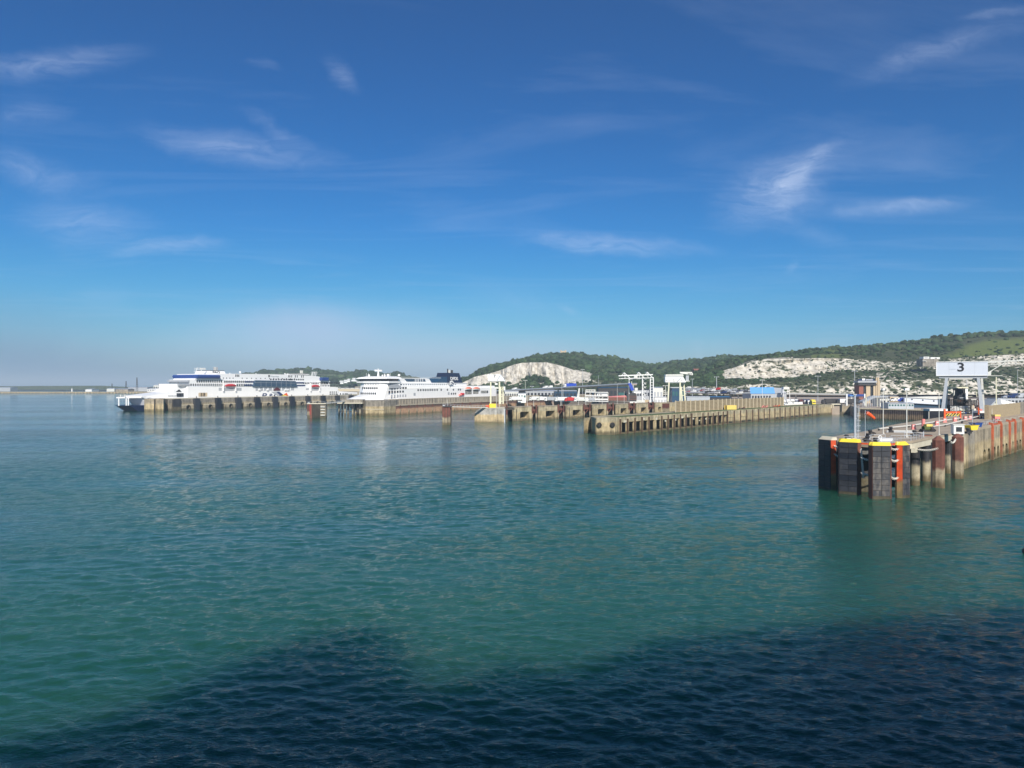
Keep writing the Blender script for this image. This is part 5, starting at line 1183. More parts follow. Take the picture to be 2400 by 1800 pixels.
def lattice_ramp():
    D = 520.0; xc = X(1495,D)
    t = thing('loading_frame', 'white loading frame with triangular trusses on lattice legs, blue chute on its left', 'gantry', (xc,D,0))
    f = lambda px, py, y=0: (X(px,D)-xc, y, Z(py,D))
    def bar(a, b, w=0.5, y=0, n='beam', m='white'): MB().bar(f(*a, y), f(*b, y), w).build(n, M[m], t)
    for y in (0, 9):
        bar((1454,880.5),(1530,878),0.75,y); bar((1455,887),(1530,885.5),0.45,y)
    for px, py in ((1463,873.5),(1497,872.5),(1517,872)):
        bar((px,py),(px+14,887),0.5,0,'truss'); bar((px,py),(px-6,880),0.3,0,'truss'); bar((px,py),(px+2,886),0.3,0,'truss'); MB().bar(f(px,py,0),f(px,py,9),0.35).build('truss', M['white'], t)
    for px in (1476,1506,1524.5,1531.5):
        bar((px,884),(px,941),0.6,0.5 if px > 1500 else 3,'leg')
    for k in range(8): bar((1524.5,890+k*6.4),(1531.5,890+k*6.4),0.28,0.5,'rung')
    for k in range(5): bar((1507,893+k*9),(1516,888+k*9),0.3,2,'brace'); bar((1507,893+k*9),(1515,901+k*9),0.3,2,'brace')
    bar((1477,888),(1506,887),0.6,3,'cross_beam'); bar((1482,894),(1482,915),0.35,3,'leg', 'cream')
    MB().box(f(1486,0)[0],f(1494,0)[0],-0.3,2,Z(886,D),Z(880.5,D)).build('hoist', M['offwhite'], t)
    MB().loft([[f(1472,899,-0.5),f(1479,897.5,-0.5),f(1479,897.5,3),f(1472,899,3)],[f(1479.5,916,-0.5),f(1486,914,-0.5),f(1486,914,3),f(1479.5,916,3)]][::-1]).build('blue_chute', M['royal'], t)
    MB().box(f(1486,0)[0],f(1503,0)[0],1,3,Z(922,D),Z(918,D)).build('platform', M['white'], t)
    MB().box(f(1488,0)[0],f(1495,0)[0],0.5,3,Z(915.5,D),Z(909,D)).build('white_panel', M['offwhite'], t)
    MB().ext([tuple((f(a,b)[0],f(a,b)[2])) for a,b in ((1475,941),(1475,925),(1478,921),(1489,921),(1492,925),(1492,941))],0,5).build('dark_drum', M['darksteel'], t)
    for k in range(3): MB().box(f(1475,0)[0]-.1,f(1492,0)[0]+.1,-0.12,-0.003,Z(929+k*4,D),Z(928+k*4,D)).build('band', M['brownsteel'], t)
    MB().box(f(1426,0)[0],f(1470,0)[0],2,9,Z(939,D),Z(931,D)).build('red_ramp', M['brownsteel'], t)
    MB().loft([[f(1426,931.2,2),f(1470,931,2),f(1470,927.5,9),f(1426,930,9)],[f(1426,930.9,2),f(1470,930.5,2),f(1470,927,9),f(1426,929.6,9)]]).build('pink_deck', M['pink'], t)
    MB().box(f(1454,0)[0],f(1473,0)[0],9.2,9.6,Z(927,D),Z(920.5,D)).build('pale_screen', M['wingreen'], t)
lattice_ramp()
def passenger_bridge():
    D = 500.0; xc = X(1410,D); t = thing('passenger_gangway', 'white framed gangway structure left of the red ramp', 'gangway', (xc,D,0))
    f = lambda px, py, y=0: (X(px,D)-xc, y, Z(py,D))
    for py, w in ((919,0.45),(927.5,0.6),(935.5,0.9),(940,0.5)): MB().bar(f(1371,py),f(1425,py+0.5),w).build('beam', M['white'], t)
    for px in (1372,1383,1395,1404,1425): MB().bar(f(px,919,0.3),f(px,942,0.3),0.4).build('post', M['offwhite'], t)
    for px in (1376,1388,1399,1410): MB().bar(f(px,935,0.6),f(px+6,928,0.6),0.25).build('brace', M['offwhite'], t)
    MB().box(f(1373,0)[0],f(1396,0)[0],1,5,Z(918,D),Z(913,D)).build('cabin', M['offwhite'], t)
    MB().box(f(1400,0)[0],f(1424,0)[0],1,5,Z(930,D),Z(921,D)).build('cabin', M['white'], t)
    for k in range(5): MB().box(f(1375+k*4,0)[0],f(1377.5+k*4,0)[0],0.9,0.98,Z(917,D),Z(914.5,D)).build('window', M['win'], t)
    for k in range(3): MB().box(f(1402+k*4,0)[0],f(1404.5+k*4,0)[0],0.9,0.98,Z(927,D),Z(924,D)).build('window', M['win'], t)
    MB().loft([[f(1340,931,2),f(1372,935,2),f(1372,935,5),f(1340,931,5)],[f(1340,929,2),f(1372,932.5,2),f(1372,932.5,5),f(1340,929,5)]]).build('ramp_arm', M['white'], t)
    MB().ext([(f(1353,931)[0],f(1353,931)[2]),(f(1357,910)[0],f(1357,910)[2]),(f(1360,910)[0],f(1360,910)[2]),(f(1358.5,931)[0],f(1358.5,931)[2])],2.5,3.5).build('hoist_mast', M['offwhite'], t)
    MB().box(f(1380,0)[0],f(1394,0)[0],-0.8,3,Z(938.5,D),Z(932,D)).build('machinery', M['grey_paint'], t)
passenger_bridge()
def gantryY():
    D = 450.0; xc = X(1583,D); t = thing('linkspan_gantry', 'white gantry hood with small dark emblem on four legs behind the plank fence', 'gantry', (xc,D,0))
    g = lambda px, py: (X(px,D)-xc, Z(py,D)); f = lambda px, py, y=0: (X(px,D)-xc, y, Z(py,D))
    MB().ext([g(1559.3,895.7),g(1559.3,882.5),g(1601,882.5),g(1608,895.7)],0,4).build('hood', M['white'], t)
    MB().ext([g(1559.3,881.2),g(1560.5,877.5),g(1601,877),g(1602,881.2)],-0.2,4.2).build('roof', M['offwhite'], t)
    MB().box(g(1560,0)[0],g(1600,0)[0],0.1,3.8,Z(882.45,D),Z(881.25,D)).build('joint', M['grey_paint'], t)
    MB().ext([g(1585,895.2),g(1596,884),g(1598,884),g(1588,895.2)],-0.05,-0.003).build('painted_shadow', M['grey_paint'], t)  # grey strip laid on the white hood in place of a shadow
    MB().ext([g(1595,871.5),g(1595.5,875),g(1625.5,879.5),g(1625.5,876),g(1623,871.5)],1.5,3.5).build('crane_arm', M['offwhite'], t)
    for k in range(3): MB().box(g(1613.5+k*3.4,0)[0],g(1615.5+k*3.4,0)[0],1.4,1.48,Z(877.5,D),Z(875,D)).build('window', M['win'], t)
    MB().box(g(1605,0)[0],g(1618,0)[0],1,3,Z(894,D),Z(892.6,D)).build('platform', M['offwhite'], t); MB().box(g(1609,0)[0],g(1616,0)[0],1.4,2.6,Z(892.5,D),Z(880,D)).build('lift_cage', M['grey_paint'], t)
    for px0, px1, y in ((1568,1565.5,0.3),(1594,1594,0.3),(1599,1602,4),(1605.5,1609.5,4)):
        MB().bar(f(px0,896,y),f(px1,941,y),0.85).build('leg', M['cream'], t)
    for k in range(3): MB().bar(f(1600,903+k*12,4),f(1607.5,903+k*12,4),0.4).build('rung', M['cream'], t)
    MB().box(g(1561,0)[0],g(1607,0)[0],0.3,4.5,Z(897.5,D),Z(895.75,D)).build('beam', M['grey_paint'], t)
    # emblem: a small bird-like Y over a bar, and two dark vents
    MB().bar((g(1577.4,887)[0],-0.06,g(0,887)[1]),(g(1579.4,889.5)[0],-0.06,g(0,889.5)[1]),0.25,0.08).build('emblem', M['ink'], t)
    MB().bar((g(1581,887)[0],-0.06,g(0,887)[1]),(g(1578.6,892)[0],-0.06,g(0,892)[1]),0.25,0.08).build('emblem', M['ink'], t)
    MB().box(g(1576.5,0)[0],g(1583,0)[0],-0.06,-0.003,Z(893.6,D),Z(893,D)).build('emblem', M['ink'], t)
    for px in (1562.5,1570.5,1596.5): MB().ext([g(px-1.2,892),g(px-0.4,890),g(px+1.3,889.8),g(px+0.3,892)],-0.06,-0.003).build('vent', M['win'], t)
gantryY()
# ================================================================ PIERS OF THE TWO FERRIES
M['ribcon'] = mat('weathered_rib_concrete', (0.34,0.30,0.23), 0.9, var=0.15, scale=0.6)
def pier6():
    pts = [(-83.6,505),(-56,563),(-30,605),(0,655),(42,695),(90,752)]
    t = thing('pier', 'pier with rusty sheet pile lower wall and grey-brown parapet below the near ferry', 'pier')
    pw = 1.25
    sheet = MB().prism([(0,0),(0.15,-0.45),(0.7,-0.45),(0.85,0),(1.25,0),(1.25,0.35),(0,0.35)], -7, 6.2).mesh('sheet_pile', M['rust'])
    cnt = 0
    for a, b in zip(pts[:-1], pts[1:]):
        L_ = math.dist(a,b); F = Frame(a[0],a[1],b[0]-a[0],b[1]-a[1])
        sec = bpy.data.objects.new('wall_section', None); COL.objects.link(sec); sec.parent = t; sec.location = (*a,0); sec.rotation_euler = (0,0,F.rz)
        n = int(L_/pw)+1
        for i in range(n):
            if cnt < 270: place(sheet, 'sheet_pile', sec, (i*pw,0,0)); cnt += 1
            else: break
        if i < n-1: MB().box(i*pw, L_, -0.1, 0.35, -7, 6.2).build('wall', M['rust'], sec)
        MB().box(0,L_+0.2,-0.7,5.0,6.21,6.9).build('coping', M['ribcon'], sec)
        MB().box(0,L_,0.36,13,-7,6.2).build('fill', M['stone'], sec)
        MB().box(-0.2,L_+0.2,5.0,6.0,6.2,10.5).build('parapet', M['stone'], sec)
        MB().box(-0.2,L_+0.4,4.8,6.4,10.503,10.95).build('parapet_coping', M['ribcon'], sec)
        MB().box(0,L_,6.0,13,6.2,9.4).build('upper_deck', M['apron'], sec)
        rb = MB().box(-0.25,0.25,4.75,4.997,6.91,10.5).mesh('parapet_rib', M['ribcon'])
        for i in range(int(L_/3.6)): place(rb, 'parapet_rib', sec, (1.8+i*3.6,0,0))
        pi = MB().box(-0.5,0.5,-0.95,-0.46,-7,6.6).mesh('fender_pile', M['rustpile'])
        for i in range(int(L_/11)): place(pi, 'fender_pile', sec, (5+i*11,0,0))
    # masonry head and piled platform
    q = [(X(851,495),495.0),(X(857,489.5),489.5),(X(900,488),488.0),(X(927,504),504.0),(-83.4,512),(X(880,520),520.0),(X(853,506),506.0)]
    MB().prism(q, -7, 6.6).build('masonry_head', M['pale'], t)
    MB().prism([(p[0]*1.0+0.0, p[1]+0.8) for p in q], 6.603, 10.4).build('upper_masonry', M['stone'], t)
    MB().prism([(X(850,495),494.6),(X(857,489),489.2),(X(900,487.6),487.6),(X(905,500),500),(X(851,500),500)], 4.2, 4.8).build('ledge', M['post'], t)
    pl = thing('piled_platform', 'dark-legged concrete platform at the bow of the near ferry', 'platform', (X(820,490),490,0))
    w = X(850,490)-X(820,490)
    MB().box(-w,w-0.2,0,10,8.3,9.0).build('deck', M['capcon'], pl); MB().box(-w+3,w-0.2,0.8,10,9.003,11.2).build('parapet', M['stone'], pl)
    pm = MB().tube((0,0,-7),(0,0,8.29),0.62,n=12).mesh('pile', M['blackpile'])
    for px in (794,808,826,843):
        place(pm, 'pile', pl, (X(px,490)-X(820,490),0.9,0)); place(pm, 'pile', pl, (X(px+2,490)-X(820,490),7.5,0))
    MB().bar((-7.6,0.9,2.9),(7,0.9,2.9),0.5).build('tie', M['darksteel'], pl); MB().box(w-5,w-0.3,4,9,-7,8.29).build('rear_block', M['recess'], pl)
    MB().tube((X(811,490)-X(820,490),3,9),(X(811,490)-X(820,490),3,Z(926,490)),0.16,n=6).build('light_post', M['offwhite'], pl)
pier6()
F5 = Frame(-289, 567, 77, 142)
def pier5():
    o = F5.at(0); t = thing('pier', 'grey-brown pier with black fender columns and round holes below the far ferry', 'pier', (*o,0), F5.rz)
    zt = 10.1; L_ = 265; 
    MB().box(14.5,L_,2.2,12,-7,zt-0.5).build('core', M['recess'], t)
    MB().box(14,L_,0,12,zt-0.497,zt).build('coping', M['capcon'], t)
    inv = lambda x, y: ((x-o[0])*F5.dx+(y-o[1])*F5.dy, -(x-o[0])*F5.dy+(y-o[1])*F5.dx)
    q = [inv(X(338,567),567), inv(X(341,566),566), inv(X(383,568),568), inv(X(386,573),573), (14.4,9), (2,10)]
    MB().prism(q, -7, zt).build('end_block', M['pale'], t)
    MB().prism([inv(X(362,566.3),565.5), inv(X(363,566),565.5), inv(X(363,566),567), inv(X(362,566),567)], -7, zt-0.3).build('joint', M['recess'], t)
    def wall(u0, u1, z0, z1): MB().box(u0,u1,0,2.19,z0,z1).build('wall_panel', M['stone'], t)
    us = [31.7+21.65*k for k in range(11)]
    wall(14.5,19,-7,zt-0.5)
    for i, u in enumerate(us):
        ua, ub = (u-6.5, u+5.0)
        if ub > L_: break
        MB().box(ua,ub,0,2.19,4.7,zt-0.5).build('wall_panel', M['stone'], t)
        MB().box(ua,ub,-0.9,2.19,4.0,4.697).build('ledge', M['post'], t)
        r = 1.75; zc = 2.3                                   # lower wall with a round hole, built as wedges round it
        b = MB(); k = 16
        for j in range(k):
            a0, a1 = 2*math.pi*j/k, 2*math.pi*(j+1)/k; am = (a0+a1)/2
            def edge(a):
                c, s_ = math.cos(a), math.sin(a); m_ = min(3.4/abs(c) if abs(c) > 1e-6 else 99, (1.7+1e-9)/abs(s_)*1.0 if abs(s_) > 1e-6 else 99)
                return (u+c*max(m_, r), zc+s_*max(m_, r))
            p0, p1 = (u+r*math.cos(a0), zc+r*math.sin(a0)), (u+r*math.cos(a1), zc+r*math.sin(a1))
            b.ext([p0, edge(a0), edge(a1), p1], -0.9, 1.2)
        b.build('round_opening', M['stone'], t)
        MB().box(ua,u-3.4,-0.9,2.19,-7,3.997).build('lower_wall', M['stone'], t); MB().box(u+3.4,ub,-0.9,2.19,-7,3.997).build('lower_wall', M['stone'], t)
        MB().box(u-3.4,u+3.4,-0.9,2.19,-7,0.55).build('lower_wall', M['stone'], t)
        MB().torus((u,-0.95,zc),1.85,0.28,(0,1,0),n=18,m=5).build('hole_rim', M['tyre'], t)
        MB().box(ub+0.1,ub+5.0,-2.6,0.5,-1.5,zt-0.3).build('fender_column', M['pad2'] if i % 2 else M['pad'], t)
        MB().box(ub+5.1,ub+10.05,0.6,2.19,-7,4.2).build('niche_wall', M['recess'], t); MB().box(ub+5.1,ub+10.05,0,2.19,4.203,zt-0.5).build('wall_panel', M['stone'], t)
        MB().box(ub+2.2,ub+2.8,-1.2,-0.9,zt+0.003,zt+1.4).build('bollard', M['darksteel'], t)
    MB().box(17,24,-1.6,0.5,-1,zt-0.8).build('fender_column', M['padweed'], t)
pier5()

# ================================================================ FERRIES
def windows(par, us, z, w, h, v, m='win', nm='window'):
    me = MB().box(-w/2,w/2,-0.09,-0.01,-h/2,h/2).mesh(nm, M[m])
    for u in us: place(me, nm, par, (u, v, z))
def lifeboat(par, u, v, z, l, top='lifeorange', hull='white'):
    n = 9; secs = []; 
    for k in range(n):
        f = k/(n-1); x = (f-0.5)*l; r = (1-abs(2*f-1)**2.6)*0.95+0.05
        secs.append([(u+x, v-1.4*r, z+1.1),(u+x, v-1.1*r, z+0.35),(u+x, v, z),(u+x, v+1.1*r, z+0.35),(u+x, v+1.4*r, z+1.1)])
    b = MB().loft(secs).build('lifeboat', M[hull], par)
    secs = [[(u+(k/(n-1)-0.5)*l*0.96, v+y*((1-abs(2*k/(n-1)-1)**2.6)*0.95+0.05), z+1.1+zz*((1-abs(2*k/(n-1)-1)**3)*0.9+0.1)) for y, zz in ((-1.3,0),(-1.0,0.9),(0,1.25),(1.0,0.9),(1.3,0))] for k in range(n)]
    MB().loft(secs).build('canopy', M[top], b)
def near_ferry():
    F = Frame(-95, 512, 0.477, 0.879); W_ = 27.0
    t = thing('ferry', 'white ferry, dark navy funnel lettered DFDS and orange lifeboat, nearer of the two moored', 'ferry', (-95,512,0), F.rz)
    U = lambda px, v=0: F.u(px, v); ZZ = lambda py, u, v=0: H-(py-900)/FO*F.D(u, v)
    C_ = W_/2
    # hull: plan loops from keel to weather deck
    def loop(z, bowu, w): return [(168,C_-w/2,z),(168,C_+w/2,z),(20,C_+w/2,z),(2,C_+w*0.40,z),(bowu*0.55,C_+w*0.20,z),(bowu,C_,z),(bowu*0.55,C_-w*0.20,z),(2,C_-w*0.40,z),(20,C_-w/2,z)]
    MB().loft([loop(-6,-11,W_*0.8),loop(0,-13,W_*0.9),loop(4,-17,W_),loop(9.4,-23.5,W_),loop(10.6,-24.2,W_)]).build('hull', M['ferrywhite'], t)
    MB().box(20,168,0,W_,10.6,18.6).build('side_plating', M['ferrywhite'], t)
    MB().loft([[(4.5,1.5,10.6),(22,0,10.6),(22,W_,10.6),(4.5,W_-1.5,10.6),(0.2,C_+6,10.6),(0.2,C_-6,10.6)],
               [(8.5,0.6,22.8),(22,0.0,22.8),(22,W_,22.8),(8.5,W_-0.6,22.8),(5.6,C_+7,22.8),(5.6,C_-7,22.8)]]).build('forward_superstructure', M['ferrywhite'], t)
    MB().loft([[(-23,C_-1,10.61),(-23,C_+1,10.61),(3,C_+W_*0.42,10.61),(3,C_-W_*0.42,10.61)],[(-16,C_-0.6,11.8),(-16,C_+0.6,11.8),(3,C_+9,14.2),(3,C_-9,14.2)]]).build('foredeck_bulwark', M['ferrywhite'], t)
    # bridge
    MB().prism([(6.8,-1.6),(22,-0.4),(22,W_+0.4),(6.8,W_+2.2),(4.6,W_-6),(4.6,6)], 22.803, 24.0).build('bridge_deck', M['ferrywhite'], t)
    MB().prism([(7.4,0.1),(20,0.1),(20,W_-.1),(7.4,W_-0.1),(5.9,C_+6),(5.9,C_-6)], 24.003, 25.9).build('bridge_windows', M['win'], t)
    MB().loft([[(5.0,-1.4,25.903),(24,-0.3,25.903),(24,W_+0.3,25.903),(5.0,W_+1.8,25.903)],[(6,0.4,26.9),(24,0.4,26.9),(24,W_-.4,26.9),(6,W_-0.4,26.9)],[(10,5,27.8),(24,5,27.8),(24,W_-5,27.8),(10,W_-5,27.8)]]).build('bridge_roof', M['ferrywhite'], t)
    MB().bar((7.2,W_+2,24.4),(7.2,W_+7,24.6),1.6,1.1).build('bridge_wing', M['ferrywhite'], t)
    MB().tube((13,C_,27.8),(13,C_,31.5),0.9,0.5,n=8).build('mast', M['white'], t)
    MB().bar((13,C_-3.4,32.0),(13,C_+3.4,32.3),0.6,1.2).build('radar_mast_arm', M['white'], t); MB().tube((13,C_,31.5),(13,C_,33.6),0.35,n=6).build('mast_top', M['white'], t)
    for u, v, r in ((10,5,0.8),(11,8,0.6),(10,20,0.9),(12,22,0.7),(19,9,1.2),(26,4,1.1)): MB().sphere((u,v,28.2+r*0.3),r,10,6).build('radome', M['white'], t)
    for u, v in ((9,C_+6),(10,C_+9),(14,C_-5),(16,C_-9)): MB().tube((u,v,27),(u,v,30.3),0.09,n=5).build('aerial', M['white'], t)
    # upper works behind the bridge
    ub, ue = 22, U(1020); uf = 113
    MB().box(22,168,1.6,W_-1.6,18.603,20.4).build('boat_deck', M['ferrywhite'], t)
    MB().box(22,uf+7,2.4,W_-2.4,20.403,23.0).build('upper_deck', M['ferrywhite'], t)
    MB().ext([(24,23.003),(24,26.2),(ue-8,26.6),(ue-3,25.9),(ue,23.003)],3.6,W_-3.6).build('lounge_house', M['ferrywhite'], t)
    MB().ext([(U(962),23.9),(U(956),26.0),(U(1004),26.0),(U(1006),23.9)],3.45,3.597).build('lounge_glass', M['winblue'], t)
    for px in (981.5,985.5,989.5,994,999): MB().box(U(px)-0.35,U(px)+0.35,3.3,3.44,23.9,26.0).build('glass_mullion', M['ferrywhite'], t)
    MB().ext([(U(926),25.8),(U(930),25.8),(U(945),21.2),(U(942),21.2)],1.2,1.5).build('raking_stripe', M['winblue'], t)
    MB().ext([(8.6,18.9),(9.5,22.5),(18,22.5),(25,18.9)],-0.12,-0.01).build('side_recess', M['grey_paint'], t)
    MB().box(24,U(1036),-0.06,1.55,18.2,18.5).build('sheer_line', M['offwhite'], t)
    r = MB()
    for k in range(56): r.tube((24+k*1.75,0.2,18.6),(24+k*1.75,0.2,19.8),0.06,n=4)
    for z in (19.2,19.8): r.tube((24,0.2,z),(122,0.2,z),0.06,n=4)
    for k in range(60): r.tube((26+k*0.95,4,26.3),(26+k*0.95,4,27.5),0.06,n=4)
    r.tube((26,4,27.5),(82,4,27.6),0.07,n=4); r.build('railing', M['offwhite'], t)
    # windows, row by row as in the photograph
    for py, pxs in ((909.5,[919,925.5,932,938.5,945,951]),(918.2,[912.5,919,925.5,932,938,944.5]),):
        u_ = [U(p) for p in pxs]; windows(t, u_, ZZ(py,u_[0]), 1.9, 1.5, 0)
    u_ = [U(p) for p in (918,925,932,938,944.5,950.5)]; windows(t, u_, ZZ(928.2,u_[0]), 1.7, 1.9, 0, 'grey_paint', 'shutter')
    u_ = [U(p) for p in [980,986,992,997.5,1003,1008.5,1013.5,1019,1024.5,1034,1048.5,1062.5,1074.5,1079]]; windows(t, u_, 18.6-1.4, 1.7, 1.45, 0)
    u_ = [U(p) for p in (1058,1063,1067.5)]; windows(t, u_, 13.8, 1.8, 1.5, 0)
    u_ = [U(p) for p in (971.5,1051.5)]; windows(t, u_, 14.0, 2.6, 2.2, 0, 'grey_paint', 'hatch')
    u_ = [24+2.9*k for k in range(28)]; windows(t, u_, 21.6, 1.0, 1.0, 2.4, 'winblue')
    # front windows on the slanting face
    fr = bpy.data.objects.new('front_windows', None); COL.objects.link(fr); fr.parent = t
    def fwin(v, z, w, h, m='win'):
        u = 0.2 + (z-10.6)/12.2*5.4; x = abs(v-C_)-6.5
        if x > 0: u += x*0.45
        return MB().box(u-0.55,u-0.1,v-w/2,v+w/2,z-h/2,z+h/2).build('window', M[m], fr)
    for k in range(8): fwin(7+k*1.95, 18.9, 1.1, 1.5)
    for k in range(8): fwin(7+k*1.95, 15.0, 1.1, 1.5)
    for k in range(10): fwin(6.5+k*1.55, 21.9, 0.5, 0.5)
    for k, v in enumerate((5.2,7.2,10.2,18.0)): fwin(v, 11.6, 1.3, 0.9, 'win')
    # openings aft
    MB().box(U(1160)-6,167,0.002,0.5,13.2,18.0).build('stern_plating', M['ferrywhite'], t)
    for a, b, z0, z1 in ((U(1090.5),U(1105),13.0,16.7),(U(1108.5),U(1121),13.2,16.9),(U(1127),U(1144),13.6,16.0)):
        op = MB().box(a,b,-0.1,-0.01,z0,z1).build('deck_opening', M['win'], t)
        for k in range(int((b-a)/2.2)): MB().box(a+1+k*2.2,a+1.35+k*2.2,-0.3,-0.11,z0,z1).build('stanchion', M['offwhite'], op)
    lifeboat(t, (U(1088)+U(1105))/2, -0.8, 16.9, U(1105)-U(1088)-1, 'lifeorange'); lifeboat(t, (U(1106)+U(1124))/2, -0.8, 16.8, U(1124)-U(1106)-1, 'lifeorange')
    MB().tube((U(1079),-0.7,13.3),(U(1085),-0.7,13.3),1.05,n=12).build('rescue_boat', M['lifered'], t)
    MB().tube((U(1075),-0.7,12.6),(U(1079),-0.7,12.6),0.8,n=10).build('liferaft', M['pink'], t)
    MB().box(U(1114)-2,168,3,W_-3,18.603,19.2).build('aft_deck', M['ferrywhite'], t)
    # funnel
    a, b = U(1044,9), U(1080,9); a2, b2 = U(1046,9), U(1074,9)
    MB().loft([[(a,7,23.003),(b,7,23.003),(b,20,23.003),(a,20,23.003)],[(a2+1,8,31.6),(b2,8,31.6),(b2,19,31.6),(a2+1,19,31.6)]]).build('funnel', M['funnel'], t)
    MB().ext([(U(1021,9),23.003),(U(1032,9),27.2),(a+0.5,28.2),(a+0.5,23.003)],7.5,19.5).build('funnel_fairing', M['funnelblue'], t)
    for k, f in enumerate((0.15,0.3,0.5,0.72,0.9)): MB().tube((a2+1+(b2-a2-1)*f,10+k,31.6),(a2+1+(b2-a2-1)*f,10+k,34.2+0.9*(k==0)),0.55,n=8).build('exhaust_pipe', M['offwhite' if k in (1,2) else 'darksteel'], t)
    lz = ZZ(887.6,U(1064,7),7)
    text('DFDS', 3.7, M['white'], t, ((U(1064.5,7)),7.0,lz), rot=(R(83),0,0), ext=0.05, sx=1.35)
    # maltese style cross emblem on the plating below the funnel
    ec = U(1058); ez = ZZ(897,ec)
    MB().ext([(ec-2.5,ez+1.5),(ec+1,ez+2.0),(ec+4.5,ez-0.4),(ec+1.5,ez-0.2),(ec-1.6,ez-2.2),(ec-2.6,ez-0.2)],-0.2,-0.02).build('emblem', M['white'], t)
    MB().ext([(ec-1.6,ez+0.3),(ec+1.3,ez+0.4),(ec+3.9,ez-1.3),(ec+1.6,ez-1.0)],-0.24,-0.205).build('emblem', M['navy'], t)
    MB().box(uf-24,uf+8,2.39,2.41,22.3,22.9).build('painted_shade_band', M['grey_paint'], t)  # flat grey band painted on as shade below the deck edge
    for px in (958,992,1024): MB().box(U(px)-0.08,U(px)+0.08,-0.05,-0.003,9,16.2).build('plate_seam', M['offwhite'], t)
M['funnelblue'] = mat('slate_blue_paint', (0.015,0.055,0.11), 0.4, var=0.08, scale=0.5)
near_ferry()

